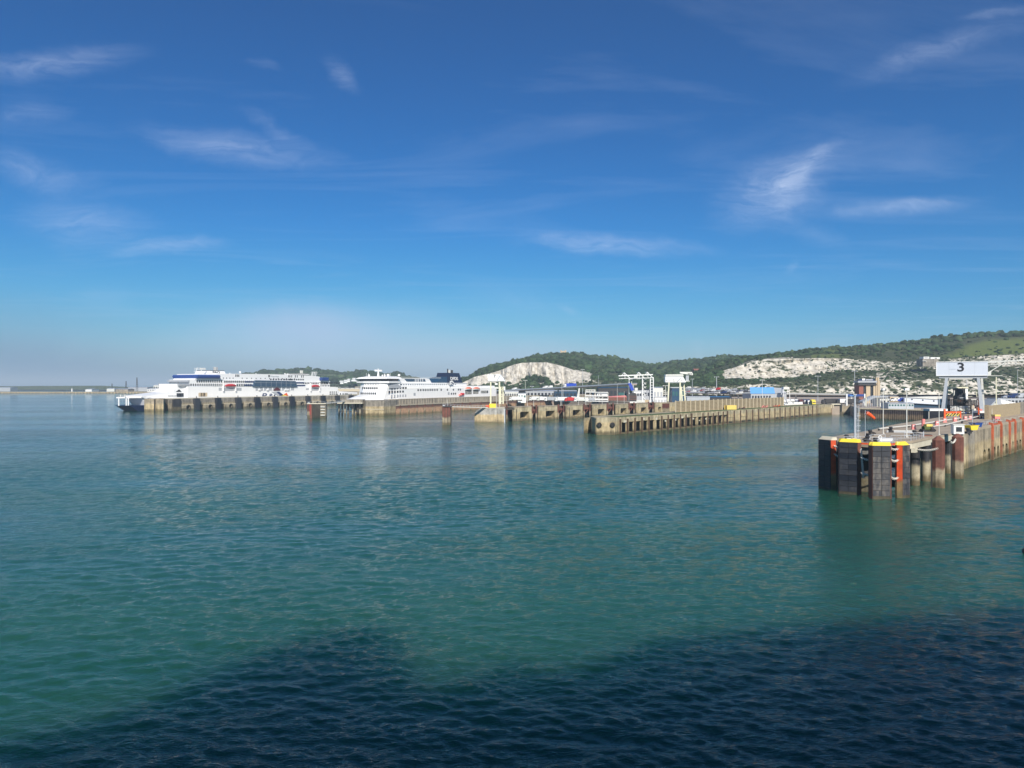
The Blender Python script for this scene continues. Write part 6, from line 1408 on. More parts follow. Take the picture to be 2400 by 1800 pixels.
def far_ferry():
    F = Frame(-300, 574, 0.477, 0.879); W_ = 30.0; C_ = W_/2
    t = thing('ferry', 'long white double-ended ferry with blue bridges, red lifeboats and P&O side lettering', 'ferry', (-300,574,0), F.rz)
    U = lambda px, v=0: F.u(px, v); ZZ = lambda py, u, v=0: H-(py-900)/FO*F.D(u, v)
    def loop(z, a, b, w): return [(a,C_,z),(a+5,C_-w*0.33,z),(a+13,C_-w*0.45,z),(a+24,C_-w/2,z),(b-42,C_-w/2,z),(b-26,C_-w*0.46,z),(b-9,C_-w*0.30,z),(b,C_,z),(b-9,C_+w*0.30,z),(b-26,C_+w*0.46,z),(b-42,C_+w/2,z),(a+24,C_+w/2,z),(a+13,C_+w*0.45,z),(a+5,C_+w*0.33,z)]
    a, b = -14, 270
    MB().loft([loop(-6,a+16,b-16,W_*0.85),loop(0.2,a+7,b-7,W_*0.95),loop(4.6,a,b,W_)]).build('lower_hull', M['navy'], t)
    MB().loft([loop(4.605,a+15,b-14,W_),loop(10.5,a+10,b-5,W_)]).build('hull', M['ferrywhite'], t)
    # open mooring deck at the left end
    dk = [(a,C_),(a+6,C_-W_*0.28),(a+20,C_-W_*0.42),(a+44,C_-W_*0.5),(a+44,C_+W_*0.5),(a+20,C_+W_*0.42),(a+6,C_+W_*0.28)]
    MB().prism(dk, 10.52, 11.4).build('mooring_deck', M['ferrywhite'], t)
    for px in (278.5,296,301): MB().tube((U(px,7),7,4.6),(U(px,7),7,10.5),0.5,n=8).build('pillar', M['ferrywhite'], t)
    r = MB(); 
    for k in range(16): r.tube((a+1+k*2.6,C_-2-k*0.75,11.4),(a+1+k*2.6,C_-2-k*0.75,12.6),0.07,n=4)
    r.tube((a+1,C_-2,12.6),(a+41,C_-13.6,12.6),0.08,n=4); r.build('railing', M['offwhite'], t)
    for px in (283,293): MB().tube((U(px,8),8,11.4),(U(px,8),8,13.4),0.4,0.6,n=8).build('winch', M['offwhite'], t)
    # sloping shoulders at both ends
    def side(p, m='ferrywhite', nm='side_plating', y0=0, y1=None): return MB().ext(p, y0, W_ if y1 is None else y1).build(nm, M[m], t)
    g = lambda px, py: (U(px), ZZ(py, U(px)))
    side([g(338,931),g(338,928.5),g(398,920),g(411,918),g(413,911.5),g(420,911.5),g(420,900),g(440,900),g(440,936),g(350,936)], y0=3, y1=W_-3)
    zc = 11.4
    um0, um1 = U(440), U(792)
    side([(um0,10.5),(um0,ZZ(905.3,um0)),(um1,ZZ(907.5,um1)),(um1,10.5)])
    side([(um1,10.5),(um1,ZZ(907,um1)),(U(800),ZZ(917,U(800))),(U(835,8)-4,12.5),(U(835,8)-4,10.5)], y0=3, y1=W_-3)
    # decks of promenade windows
    z1 = 19.4; 
    def deckrow(px0, px1, pyt, pyb, v, nm, inset=0.0, mat_='ferrywhite'):
        u0, u1 = U(px0), U(px1); z0, z1_ = ZZ(pyb,(u0+u1)/2), ZZ(pyt,(u0+u1)/2)
        return MB().box(u0,u1,v,W_-v,z0,z1_).build(nm, M[mat_], t), u0, u1, z0, z1_
    d, u0, u1, z0, zz1 = deckrow(447,522,890,905,1.0,'promenade_deck')
    windows(t, [U(449.5)+k*2.3 for k in range(32)], ZZ(902,U(490)), 1.3, 2.0, 1.0); windows(t, [U(464)+k*2.3 for k in range(25)], ZZ(894,U(495)), 1.3, 2.0, 1.0)
    MB().box(U(421),U(447),1,W_-1,ZZ(904,U(430)),ZZ(899,U(430))).build('glass_screen', M['grey_paint'], t); MB().box(U(442),U(463),1.2,W_-1.2,ZZ(895,U(450)),ZZ(891,U(450))).build('glass_screen', M['grey_paint'], t)
    MB().box(U(458),U(524),0.4,W_-.4,ZZ(890,U(490))+.003,ZZ(887,U(490))).build('bridge_deck', M['ferrywhite'], t)
    MB().loft([[(U(460),-1.5,ZZ(886.8,U(480))),(U(513),-1.0,ZZ(886.8,U(480))),(U(513),W_+1,ZZ(886.8,U(480))),(U(460),W_+1,ZZ(886.8,U(480)))],
               [(U(459),-2.2,ZZ(882,U(480))),(U(513),-2.2,ZZ(882,U(480))),(U(513),W_+2,ZZ(882,U(480))),(U(459),W_+2,ZZ(882,U(480)))],
               [(U(461.5),-2.0,ZZ(878.6,U(480))),(U(512),-2.0,ZZ(878.6,U(480))),(U(512),W_+2,ZZ(878.6,U(480))),(U(461.5),W_+2,ZZ(878.6,U(480)))]]).build('blue_bridge', M['blue'], t)
    MB().box(U(465),U(512),1,W_-1,ZZ(878.5,U(480))+.01,ZZ(876.6,U(480))).build('bridge_roof', M['ferrywhite'], t)
    # main upper works
    uA, uB = U(500), U(752)
    MB().ext([(uA,ZZ(894,uA)),(U(503),ZZ(877,U(503))),(U(515),ZZ(875.5,U(515))),(U(655),ZZ(877.5,U(655))),(U(708),ZZ(879.5,U(708))),(U(735),ZZ(880.5,U(735))),(uB,ZZ(883,uB)),(uB,ZZ(895,uB))],1.4,W_-1.4).build('upper_works', M['ferrywhite'], t)
    MB().box(U(524),U(600),0.6,W_-.6,ZZ(905,U(560)),ZZ(891.5,U(560))).build('boat_deck', M['ferrywhite'], t)
    windows(t, [U(528)+k*2.3 for k in range(22)], ZZ(894.5,U(550)), 1.5, 1.9, 0.6)
    windows(t, [U(552)+k*2.6 for k in range(8)], ZZ(902.5,U(560)), 1.6, 2.0, 0.6)
    for p0, p1, py in ((574,597,895),(573,594,902.5),(691,714,897),(693,716,903.5)): MB().box(U(p0),U(p1),0.42,0.597 if p1 < 650 else 0.3,ZZ(py+1.6,U((p0+p1)/2)),ZZ(py-1.4,U((p0+p1)/2))).build('blue_stripe', M['navy'], t)
    gl = MB().ext([g(591.5,906.5),g(597,891.3),g(691,893.3),g(695.5,906.8)],-1.2,0.9).build('glass_atrium', M['winblue'], t)
    for k in range(1,8): uu = U(597)+(U(691)-U(597))*k/8; MB().box(uu-0.09,uu+0.09,-1.3,-1.205,ZZ(906.4,uu),ZZ(893.5,uu)).build('mullion', M['grey_paint'], gl)
    for py in (896.5,): MB().bar((U(595),-1.28,ZZ(py,U(595))),(U(692),-1.28,ZZ(py+1.5,U(692))),0.12,0.2).build('transom', M['grey_paint'], gl)
    MB().box(U(690),U(752),0.6,W_-.6,ZZ(909,U(720)),ZZ(894,U(720))).build('boat_deck', M['ferrywhite'], t)
    windows(t, [U(713)+k*2.3 for k in range(16)], ZZ(898.2,U(725)), 1.4, 1.6, 0.6)
    MB().box(U(748),U(775),1.0,W_-1,ZZ(907,U(760)),ZZ(893,U(760))).build('promenade_deck', M['ferrywhite'], t)
    windows(t, [U(750)+k*2.6 for k in range(13)], ZZ(897.5,U(760)), 1.5, 2.2, 1.0); windows(t, [U(749)+k*2.4 for k in range(15)], ZZ(904,U(760)), 1.2, 1.7, 1.0)
    MB().loft([[(U(751.5),-1.5,ZZ(892,U(760))),(U(767),-1.5,ZZ(892,U(760))),(U(767),W_+1,ZZ(892,U(760))),(U(751.5),W_+1,ZZ(892,U(760)))],[(U(750.5),-2,ZZ(886.5,U(760))),(U(768.5),-2,ZZ(884.5,U(760))),(U(768.5),W_+2,ZZ(884.5,U(760))),(U(750.5),W_+2,ZZ(886.5,U(760)))]]).build('blue_bridge', M['blue'], t)
    # side galleries with lifeboats
    for p0, p1, y0, y1 in ((512.5,520,908.6,915.8),(523.5,566,909,916),(717,724,910,914),(727.5,752.5,909.5,915.5)): MB().box(U(p0),U(p1),-0.1,-0.01,ZZ(y1,U((p0+p1)/2)),ZZ(y0,U((p0+p1)/2))).build('gallery_opening', M['grey_paint'], t)
    lifeboat(t, U(538.5), -1.4, ZZ(905.8,U(538)), U(551)-U(524.5), 'lifered', 'lifered'); lifeboat(t, U(737.5), -1.4, ZZ(907,U(737)), U(747)-U(728), 'lifered', 'lifered')
    for px in (522,551,727,748): MB().box(U(px)-0.35,U(px)+0.35,-1.6,-0.02,ZZ(917,U(px)),ZZ(898,U(px))).build('davit', M['ferrywhite'], t)
    MB().box(U(599),U(689),-0.1,-0.01,ZZ(915.5,U(640)),ZZ(908.2,U(640))).build('gallery_opening', M['grey_paint'], t)
    for k in range(8): MB().box(U(606+k*10.5),U(608+k*10.5),-0.3,-0.11,ZZ(915.5,U(640)),ZZ(908.2,U(640))).build('stanchion', M['ferrywhite'], t)
    MB().ext([g(641,915.4),g(642,912),g(648.5,907.6),g(655,911.5),g(656,915.4)],-0.6,-0.12).build('red_chute', M['maroon'], t)
    for p0 in (605,624,666,672): MB().tube((U(p0),-0.6,ZZ(914,U(p0))),(U(p0+4),-0.6,ZZ(914,U(p0+4))),0.7,n=8).build('liferaft', M['white'], t)
    windows(t, [U(p) for p in (470,475.5,481)], ZZ(925,U(475)), 4.2, 3.4, 0, 'tan', 'grille'); windows(t, [U(p) for p in (424,431)], ZZ(926,U(427)), 4.0, 3.2, 2.9, 'win')
    windows(t, [U(p) for p in (774,778.5,783,788)], ZZ(919,U(780)), 1.6, 1.5, 0); windows(t, [U(p) for p in (774,778.5,783,788,798,804,809,813)], ZZ(923.5,U(785)), 1.8, 1.5, 0)
    for p in (399,409): MB().box(U(p),U(p)+5,2.9,2.99,ZZ(929,U(p)),ZZ(927.6,U(p))).build('scupper', M['win'], t)
    MB().ext([g(417,918.5),g(425,912.5),g(431,918.5)],2.8,2.99).build('dark_panel', M['win'], t)
    # lettering and flag, their feet hidden by the quay
    text('P', 7.0, M['navy'], t, (U(617.5),-0.05,ZZ(928.4,U(617.5))), sx=1.7, shear=0.2); text('&', 6.2, M['navy'], t, (U(633.5),-0.05,ZZ(928.4,U(633))), sx=1.5, shear=0.2); text('O', 7.0, M['navy'], t, (U(648),-0.05,ZZ(928.4,U(648))), sx=1.6, shear=0.2)
    fl = bpy.data.objects.new('flag_emblem', None); COL.objects.link(fl); fl.parent = t
    def tri(p, m): MB().ext([g(*q) for q in p],-0.12,-0.02).build('flag_part', M[m], fl)
    tri([(635,918.2),(646,918.2),(655,925),(652,929)], 'grey_paint'); tri([(647,918.2),(655,918.2),(664,925.5),(661,930),(655,925)], 'navy'); tri([(657,929.6),(661,925.5),(667,925),(676,929.8)], 'yellow'); tri([(664.5,924.6),(671.5,920.5),(676.5,929)], 'orange')
    # funnels, masts
    def funnel(p0, p1, py, dk='ferrywhite'):
        ua, ub_ = U(p0), U(p1); zb_ = ZZ(877.5,ua); zt_ = ZZ(py,ua)
        MB().loft([[(ua-1.5,5,zb_),(ub_+1.5,5,zb_),(ub_+1.5,W_-5,zb_),(ua-1.5,W_-5,zb_)],[(ua,6,zt_),(ub_,6,zt_),(ub_,W_-6,zt_),(ua,W_-6,zt_)]]).build('funnel', M[dk], t)
        MB().box(ua-0.2,ub_+0.2,5.8,W_-5.8,zt_+.003,zt_+0.4).build('funnel_rim', M['darksteel'], t)
        return ua, ub_, zt_
    ua, ub_, zt_ = funnel(503,536,868.8)
    for f in (0.42,0.5,0.58,0.66): MB().tube((ua+(ub_-ua)*f,9,zt_),(ua+(ub_-ua)*f,9,zt_+3.6),0.5,n=8).build('exhaust_pipe', M['grey_paint' if f != .5 else 'offwhite'], t)
    text('P&O', 2.6, M['ink'], t, ((ua+ub_)/2-1.5,5.4,zt_-1.5), sx=1.6)
    ua, ub_, zt_ = funnel(710,732,876.0)
    for f in (0.4,0.5,0.62): MB().tube((ua+(ub_-ua)*f,9,zt_),(ua+(ub_-ua)*f,9,zt_+3.6),0.5,n=8).build('exhaust_pipe', M['offwhite'], t)
    text('P&O', 2.0, M['ink'], t, ((ua+ub_)/2,5.4,zt_-1.3), sx=1.5)
    def lat_mast(px, py0, py1, s=1.0):
        u = U(px); za, zb_ = ZZ(py0,u), ZZ(py1,u)
        for du in (-3.2*s,3.2*s): MB().bar((u+du,8,za),(u+du*0.35,8,zb_),0.45).build('mast_leg', M['white'], t)
        for k in range(4): f = k/4; z = za+(zb_-za)*f; MB().bar((u-4*s,8,z+0.8),(u+5.5*s,8,z+1.2),0.35).build('mast_yard', M['white'], t)
        MB().box(u+1,u+6*s,7.6,8.4,zb_-1.4,zb_-0.6).build('radar', M['offwhite'], t)
    lat_mast(480,876.6,861.5,1.2); lat_mast(748,881,871.5,0.9)
    for px, py, r in ((573,872.2,1.0),(610,875.6,0.5),(678,876.3,0.8),(684.5,876.8,0.7),(549,875,0.6)): MB().sphere((U(px),6,ZZ(py,U(px))),r,10,6).build('radome', M['white'], t); MB().tube((U(px),6,ZZ(py,U(px))-2.5),(U(px),6,ZZ(py,U(px))),0.2,n=6).build('radome_post', M['white'], t)
    windows(t, [U(p) for p in (555,558.5,562)]+[U(p) for p in (632,634.5,679,682,686,694.5,699,709,713)], ZZ(881,U(600)), 1.0, 2.2, 1.4)
    windows(t, [U(518)+k*3.6 for k in range(5)]+[U(570)+k*5.5 for k in range(13)], ZZ(886.8,U(600)), 1.0, 0.9, 1.4)
    windows(t, [U(637)+k*3.4 for k in range(8)]+[U(669)+k*3.0 for k in range(4)]+[U(682)+k*3 for k in range(7)], ZZ(889.4,U(670)), 1.9, 1.5, 1.4)
    text('Ferries', 2.2, M['grey_paint'], t, (U(647),1.35,ZZ(882.5,U(647))), sx=1.6)
    r = MB(); 
    for k in range(70): r.tube((U(545)+k*2.0,2,ZZ(877.2,U(600))),(U(545)+k*2.0,2,ZZ(877.2,U(600))+1.1),0.07,n=4)
    r.build('railing', M['offwhite'], t)
far_ferry()
# ================================================================ HARBOUR ESTATE: roads, sheds, vehicles, masts
ORD = ['leftmost','second','third','fourth','fifth','sixth','seventh','eighth','ninth','tenth','eleventh','twelfth','thirteenth','fourteenth']
ZG = 6.6
def viaduct(name, label, pts, th=1.0, w=9.0, colm='grey_paint', step=40, rail='galv', zg=ZG):
    """pts: world points along the near edge of the road deck"""
    t = thing(name, label, 'road bridge', pts[0]); p0 = Vector(pts[0])
    for a, b in zip(pts[:-1], pts[1:]):
        a, b = Vector(a)-p0, Vector(b)-p0; d = (b-a); L_ = d.length; n = Vector((-d.y, d.x, 0)).normalized()*w
        MB().add([tuple(a),tuple(b),tuple(b+n),tuple(a+n)]+[tuple(q+Vector((0,0,-th))) for q in (a,b,b+n,a+n)],[(0,1,2,3),(7,6,5,4),(0,4,5,1),(1,5,6,2),(2,6,7,3),(3,7,4,0)]).build('road_deck', M['apron'], t)
        o1 = n.normalized()*0.15
        MB().bar(a-o1+Vector((0,0,0.25)),b-o1+Vector((0,0,0.25)),0.3,1.1).build('parapet', M[rail], t)
        MB().bar(a+n+o1+Vector((0,0,0.25)),b+n+o1+Vector((0,0,0.25)),0.3,1.1).build('parapet', M[rail], t)
        k = max(1, int(L_/step))
        for i in range(k+1):
            q = a+d*(i/k)+n*0.5; h = p0.z+q.z-th-zg
            if h > 1: MB().tube((q.x,q.y,q.z-th),(q.x,q.y,q.z-th-h),0.7,n=8).build('column', M[colm], t)
    return t
viaduct('flyover', 'long grey flyover rising to the right behind pier 7, up to the blue chute', [P(1150,917,760), P(1300,909.5,660), P(1475,899.5,570)], 1.1, 8)
viaduct('viaduct', 'long level viaduct in front of the cliff foot, behind the parked lorries', [P(1725,922.5,640), P(1860,923.5,600), P(1990,925,565)], 1.0, 8, 'offwhite', 26, 'offwhite')
viaduct('viaduct', 'dark-edged viaduct passing behind gantry 3 at the right', [P(2080,927.5,520), P(2240,928,440), P(2420,928,390)], 1.2, 8, 'offwhite', 22, 'darksteel')
for i, (y0, y1, d0, d1) in enumerate(((910.5,918.5,800,700),(914.5,922.5,760,660),(919.5,926,700,620))):
    viaduct('ramp', 'silver parking ramp sloping down to the right behind the plank fence, ' + ('uppermost','middle','lowest')[i] + ' of three', [P(1600,y0,d0), P(1700,(y0+y1)/2-0.6,(d0+d1)/2), P(1788,y1,d1)], 0.9, 14, 'grey_paint', 30, 'silver')
def shed(name, label, px0, px1, ybase_D, h, depth, wall, roof, rz=0.0, pitch=1.5, doors=0, wins=0, cat='building', zb=ZG, gable=False, winm='win'):
    D = ybase_D; x0, x1 = X(px0,D), X(px1,D); w = (x1-x0)/2
    t = thing(name, label, cat, ((x0+x1)/2, D, zb), rz)
    MB().box(-w,w,0,depth,-2,h).build('walls', M[wall], t)
    if not gable: MB().extx([(-0.4,h+.003),(depth+0.4,h+.003),(depth/2,h+pitch)], -w-0.3, w+0.3).build('roof', M[roof], t)
    else: MB().ext([(-w-0.3,h+.003),(w+0.3,h+.003),(0,h+pitch)], -0.3, depth+0.3).build('roof', M[roof], t)
    for i in range(doors): c = -w+(i+0.5)*2*w/doors; MB().box(c-w/doors*0.55,c+w/doors*0.55,-0.08,-0.01,0,h*0.7).build('door', M['grey_paint'], t)
    for i in range(wins): c = -w+(i+0.5)*2*w/wins; MB().box(c-w/wins*0.6,c+w/wins*0.6,-0.08,-0.01,h*0.45,h*0.75).build('window', M[winm], t)
    return t
shed('warehouse', 'plain white box warehouse between the loading frame and the Y gantry', 1531, 1554, 600, Z(908.5,600)-ZG, 18, 'offwhite', 'silver', pitch=0.6, doors=3)
shed('canopy', 'low white flat canopy right of the loading frame legs', 1534, 1562, 530, Z(931,530)-ZG, 12, 'white', 'white', pitch=0.4, doors=4)
shed('terminal_building', 'long low slate-blue shed behind pier 7, under the flyover', 1218, 1300, 720, Z(916,720)-ZG, 16, 'grey_paint', 'silver', pitch=1.0, wins=10)
shed('terminal_building', 'long low slate shed right of the first one, behind the red lorry', 1300, 1352, 690, Z(917,690)-ZG, 16, 'funnelblue', 'grey_paint', pitch=1.0, wins=6)
shed('terminal_building', 'white low office behind the light poles of pier 7', 1183, 1215, 700, Z(918,700)-ZG, 12, 'offwhite', 'white', pitch=0.8, wins=6)
shed('terminal_building', 'small white office with a green sign band behind pier 7', 1214, 1233, 650, Z(922.5,650)-ZG, 9, 'white', 'white', pitch=0.5, wins=3, winm='wingreen')
shed('terminal_building', 'dark grey shed with white roof edge left of the blue chute', 1403, 1472, 640, Z(909,640)-ZG, 14, 'darksteel', 'funnelblue', pitch=0.8, wins=8)
shed('warehouse', 'dark glass-fronted building seen through the legs of the Y gantry', 1575, 1604, 600, Z(909.5,600)-ZG, 14, 'winblue', 'offwhite', pitch=0.8, wins=4, winm='wingreen')
shed('canopy', 'wide pale lilac roof just above the plank fence, right of the Y gantry', 1610, 1664, 520, Z(929.8,520)-ZG, 10, 'silver', 'white', pitch=0.3)
shed('canopy', 'dark solar-like roof panels right of the pale lilac roof', 1667, 1712, 530, Z(931,530)-ZG, 12, 'darksteel', 'winblue', pitch=0.6)
# blue roofed shed
def blue_shed():
    D = 600; t = thing('shed', 'grey-sided shed with a bright light-blue roof slope', 'building', (X(1800,D), D, ZG)); h = Z(922.5,D)-ZG; r = Z(908.5,D)-ZG
    xa, xb = X(1760,D)-X(1800,D), X(1816,D)-X(1800,D)
    MB().box(xa,xb+10,0.2,22,-2,h).build('walls', M['grey_paint'], t)
    MB().add([(xa-0.5,-0.3,h+0.02),(xb,-0.3,h+0.02),(xb+3.2,11,r),(xa+2.8,11,r),(xa-0.5,-0.3,h+0.3),(xb,-0.3,h+0.3),(xb+3.2,11,r+0.28),(xa+2.8,11,r+0.28)],[(3,2,1,0),(4,5,6,7),(0,1,5,4),(1,2,6,5),(2,3,7,6),(3,0,4,7)]).build('roof_slope', M['skyblue'], t)
    MB().add([(xb+0.02,-0.2,h+.02),(xb+3.3,11,r),(xb+10.4,11,r-0.3),(xb+10.2,-0.2,h+.02),(xb+14,22,h)],[(0,3,2,1),(3,4,2)]).build('gable', M['grey_paint'], t)
    for k in range(7): MB().box(xa+1+k*2.4,xa+2.5+k*2.4,0.1,0.19,h*0.35,h*0.75).build('window', M['win'], t)
blue_shed()
def lattice_tower():
    D = 590; t = thing('hoist_tower', 'small white lattice hoist tower right of the blue roof', 'tower', (X(1843,D),D,ZG)); h = Z(907,D)-ZG
    for s_ in (-1,1):
        for q in (0,4): MB().bar((s_*2.8,q,Z(925,D)-ZG),(s_*2.0,q,h),0.35).build('leg', M['white'], t)
    MB().box(-2.4,2.4,-0.2,4.2,h-2.0,h).build('cabin', M['offwhite'], t); MB().bar((-2.6,0,h-4),(2.6,0,h-4),0.3).build('beam', M['white'], t)
    for s_ in (-1,1): MB().bar((s_*2.8,0,0),(s_*2.8,0,Z(925,D)-ZG),0.4).build('leg', M['white'], t)
lattice_tower()
# brick control tower
def control_tower():
    D = 560; xc = X(2037,D); t = thing('control_tower', 'brick and tan port control tower with flat overhanging top below the cliff', 'tower', (xc,D,ZG), R(-12))
    f = lambda px: X(px,D)-xc; zz = lambda py: Z(py,D)-ZG
    MB().box(f(2015),f(2062),2,14,-2,zz(903)).build('brick_core', M['brick'], t)
    MB().box(f(2015.5),f(2025),0.5,1.99,-2,zz(902)).build('brick_bay', M['brick'], t)
    MB().box(f(2026),f(2030),1.2,1.98,0,zz(902)).build('dark_glazing', M['win'], t)
    MB().box(f(2031),f(2040),0.4,1.99,-2,zz(901)).build('tan_panel', M['tan'], t); MB().box(f(2041),f(2046),1.2,1.98,0,zz(902)).build('dark_glazing', M['win'], t)
    MB().box(f(2046.5),f(2058),0.2,1.99,-2,zz(902)).build('tan_panel', M['tan'], t)
    for a, b, y in ((2051.5,2054,884.5),(2055,2058,884.5),(2058.3,2060.5,893)): MB().box(f(a),f(b),-0.3,3,0,zz(y)).build('chimney_pier', M['tan'], t)
    MB().box(f(2013),f(2053),-0.8,12,zz(902.9),zz(900)).build('gallery', M['darksteel'], t)
    MB().box(f(2012),f(2053),-1.2,12.6,zz(896.8),zz(892.5)).build('overhanging_roof', M['grey_paint'], t)
    MB().box(f(2014),f(2052),-0.4,12,zz(899.95),zz(896.85)).build('window_band', M['win'], t)
    MB().box(f(2016.5),f(2050),2,9,zz(892.45),zz(888.5)).build('radar_room', M['navy'], t); MB().box(f(2023),f(2029),1.2,1.9,zz(891.5),zz(887)).build('white_unit', M['white'], t); MB().box(f(2031),f(2046),1.2,1.9,zz(891),zz(889.6)).build('white_unit', M['white'], t)
    for px in (2030,2040,2046): MB().tube((f(px),5,zz(888.4)),(f(px),5,zz(880.5)),0.12,n=5).build('aerial', M['darksteel'], t)
control_tower()
def sign_gantry():
    D = 500; t = thing('sign_gantry', 'blue sign canopy on two white posts behind the jetty mast', 'sign', (X(2006,D),D,ZG)); w = X(2027,D)-X(2006,D)
    for s_ in (-1,1): MB().box(s_*w-0.45,s_*w+0.45,0,0.9,0,Z(923,D)-ZG).build('post', M['white'], t)
    MB().box(-w+.46,w-.46,0.1,0.7,Z(929,D)-ZG,Z(924,D)-ZG).build('blue_board', M['blue'], t); MB().box(-w+2,w-6,0.0,0.09,Z(928.2,D)-ZG,Z(927,D)-ZG).build('pale_patch', M['skyblue'], t)
    MB().bar((-w,1.4,Z(930.6,D)-ZG),(w,1.4,Z(930.6,D)-ZG),0.5).build('beam', M['offwhite'], t)
sign_gantry()
# wedge-shaped buildings to the right
def wedge_building():
    D = 455; xc = X(2160,D); t = thing('terminal_building', 'pale grey wedge-shaped building with small round portholes left of gantry 3', 'building', (xc,D,ZG), R(-14))
    f = lambda px: X(px,D)-xc; zz = lambda py: Z(py,D)-ZG
    MB().ext([(f(2124),zz(944)),(f(2124),zz(932)),(f(2220),zz(938.5)),(f(2220),zz(949.5))],0,14).build('lower_facade', M['silverwhite'], t)
    MB().ext([(f(2124),zz(931.7)),(f(2150),zz(931)),(f(2220),zz(928)),(f(2220),zz(938.2))],0.6,14).build('upper_facade', M['offwhite'], t)
    MB().ext([(f(2124),zz(932.1)),(f(2124),zz(931.4)),(f(2220),zz(937.8)),(f(2220),zz(938.7))],-0.25,-0.01).build('dark_joint', M['darksteel'], t)
    for k in range(4): MB().tube((f(2139.5+k*23),-0.1,zz(936.2+k*1.7)),(f(2139.5+k*23),-0.01,zz(936.2+k*1.7)),0.5,n=12).build('porthole', M['win'], t)
    MB().ext([(f(2126),-2),(f(2126),zz(944.05)),(f(2220),zz(949.55)),(f(2220),-2)],1.5,13).build('dark_base', M['funnelblue'], t)
wedge_building()
shed('glass_pavilion', 'low glass pavilion with green-tinted windows above the dark steel quay', 2082, 2142, 440, Z(944.5,440)-ZG, 9, 'galv', 'silver', pitch=0.3, wins=9, winm='wingreen')
shed('terminal_building', 'flat beige customs kiosk building behind the glass pavilion', 2062, 2085, 480, Z(934,480)-ZG, 9, 'offwhite', 'white', pitch=0.4, wins=3)
shed('canopy', 'white flat petrol-station-like canopy above parked coaches', 2086, 2106, 500, Z(929,500)-ZG, 9, 'tan', 'white', pitch=0.3, wins=3)
def stair_ramp():
    D = 480; xc = X(2060,D); t = thing('footbridge', 'grey railed footbridge climbing right towards the control tower', 'footbridge', (xc,D,ZG)); f = lambda px: X(px,D)-xc; zz = lambda py: Z(py,D)-ZG
    MB().ext([(f(2022),zz(945)),(f(2022),zz(941)),(f(2048),zz(928)),(f(2082),zz(927.5)),(f(2082),zz(931)),(f(2052),zz(932))],0,6).build('ramp_side', M['grey_paint'], t)
    b = MB()
    for k in range(14): px = 2022+k*4.4; b.bar((f(px),-0.2,0),(f(px),-0.2,zz(max(927.5,940-k*2.3))),0.22)
    for dy in (0,3,6): b.bar((f(2022),-0.2,zz(939+dy)),(f(2048),-0.2,zz(926+dy)),0.15)
    b.build('railing', M['galv'], t)
    for px in (2030,2057,2079): MB().box(f(px)-0.3,f(px)+0.3,-0.1,0.4,0,zz(932)).build('post', M['cream'], t)
stair_ramp()
def right_wedge():
    D = 345; xc = X(2370,D); t = thing('terminal_building', 'white sloping-roofed hall with a dark triangular gable right of gantry 3', 'building', (xc,D,ZG)); f = lambda px: X(px,D)-xc; zz = lambda py: Z(py,D)-ZG
    MB().ext([(f(2348),-1),(f(2344),zz(936)),(f(2388),zz(945.5)),(f(2388),-1)],0,12).build('white_hall', M['white'], t)
    MB().ext([(f(2318),zz(951)),(f(2334),zz(936)),(f(2343),zz(936)),(f(2347.5),zz(951))],-0.6,8).build('dark_gable', M['grey_paint'], t)
    MB().ext([(f(2320),zz(951)),(f(2333),zz(945)),(f(2341),zz(951))],-0.8,-0.61).build('pale_triangle', M['offwhite'], t)
    MB().box(f(2345),f(2400),2,10,zz(938.5),zz(934)).build('vehicle_deck', M['grey_paint'], t)
right_wedge()
shed('terminal_building', 'long dark-roofed building strip at the foot of the cliff, far right', 2345, 2420, 420, Z(931,420)-ZG, 10, 'grey_paint', 'darksteel', pitch=0.6, wins=9)

# ---- vehicles
def make_lorry(cab, box):
    t = thing('lorry', 'lorry', 'lorry', (0,0,0))
    MB().extx([(0,0.5),(0,2.6),(0.25,3.1),(1.0,3.2),(1.0,0.5)],-1.25,1.25)
    MB().ext([(0,0.6),(0,2.0),(0.35,2.9),(0.8,3.3),(2.1,3.4),(2.1,0.6)],-1.2,1.2).build('cab', M[cab], t)
    MB().box(0.35,1.2,-1.24,-1.205,1.8,2.7).build('window', M['win'], t); MB().box(-0.03,0.3,-1.0,1.0,1.9,2.6).build('windscreen', M['win'], t)
    MB().box(2.4,12.5,-1.27,1.27,1.1,4.0).build('trailer', M[box], t); MB().box(2.1,12.3,-1.0,1.0,0.7,1.1).build('chassis', M['darksteel'], t)
    for x in (0.9,3.4,9.2,10.4,11.6):
        w = MB().tube((x,-1.26,0.5),(x,-0.9,0.5),0.5,n=10).build('wheel', M['tyre'], t); MB().tube((x,0.9,0.5),(x,1.26,0.5),0.5,n=10).build('wheel', M['tyre'], t)
    return t
def make_van(m):
    t = thing('van', 'van', 'van', (0,0,0))
    MB().ext([(0,0.4),(0,1.2),(1.0,1.5),(1.8,2.4),(5.4,2.5),(5.5,0.4)],-1.0,1.0).build('body', M[m], t)
    MB().ext([(1.15,1.5),(1.8,2.2),(2.4,2.2),(2.4,1.45)],-1.03,-1.003).build('window', M['win'], t); MB().ext([(0.98,1.5),(1.7,2.3),(1.75,2.3),(1.05,1.48)],-0.9,0.9).build('windscreen', M['win'], t)
    for x in (1.0,4.4):
        for y in (-1.01,0.75): MB().tube((x,y,0.38),(x,y+0.26,0.38),0.38,n=10).build('wheel', M['tyre'], t)
    return t
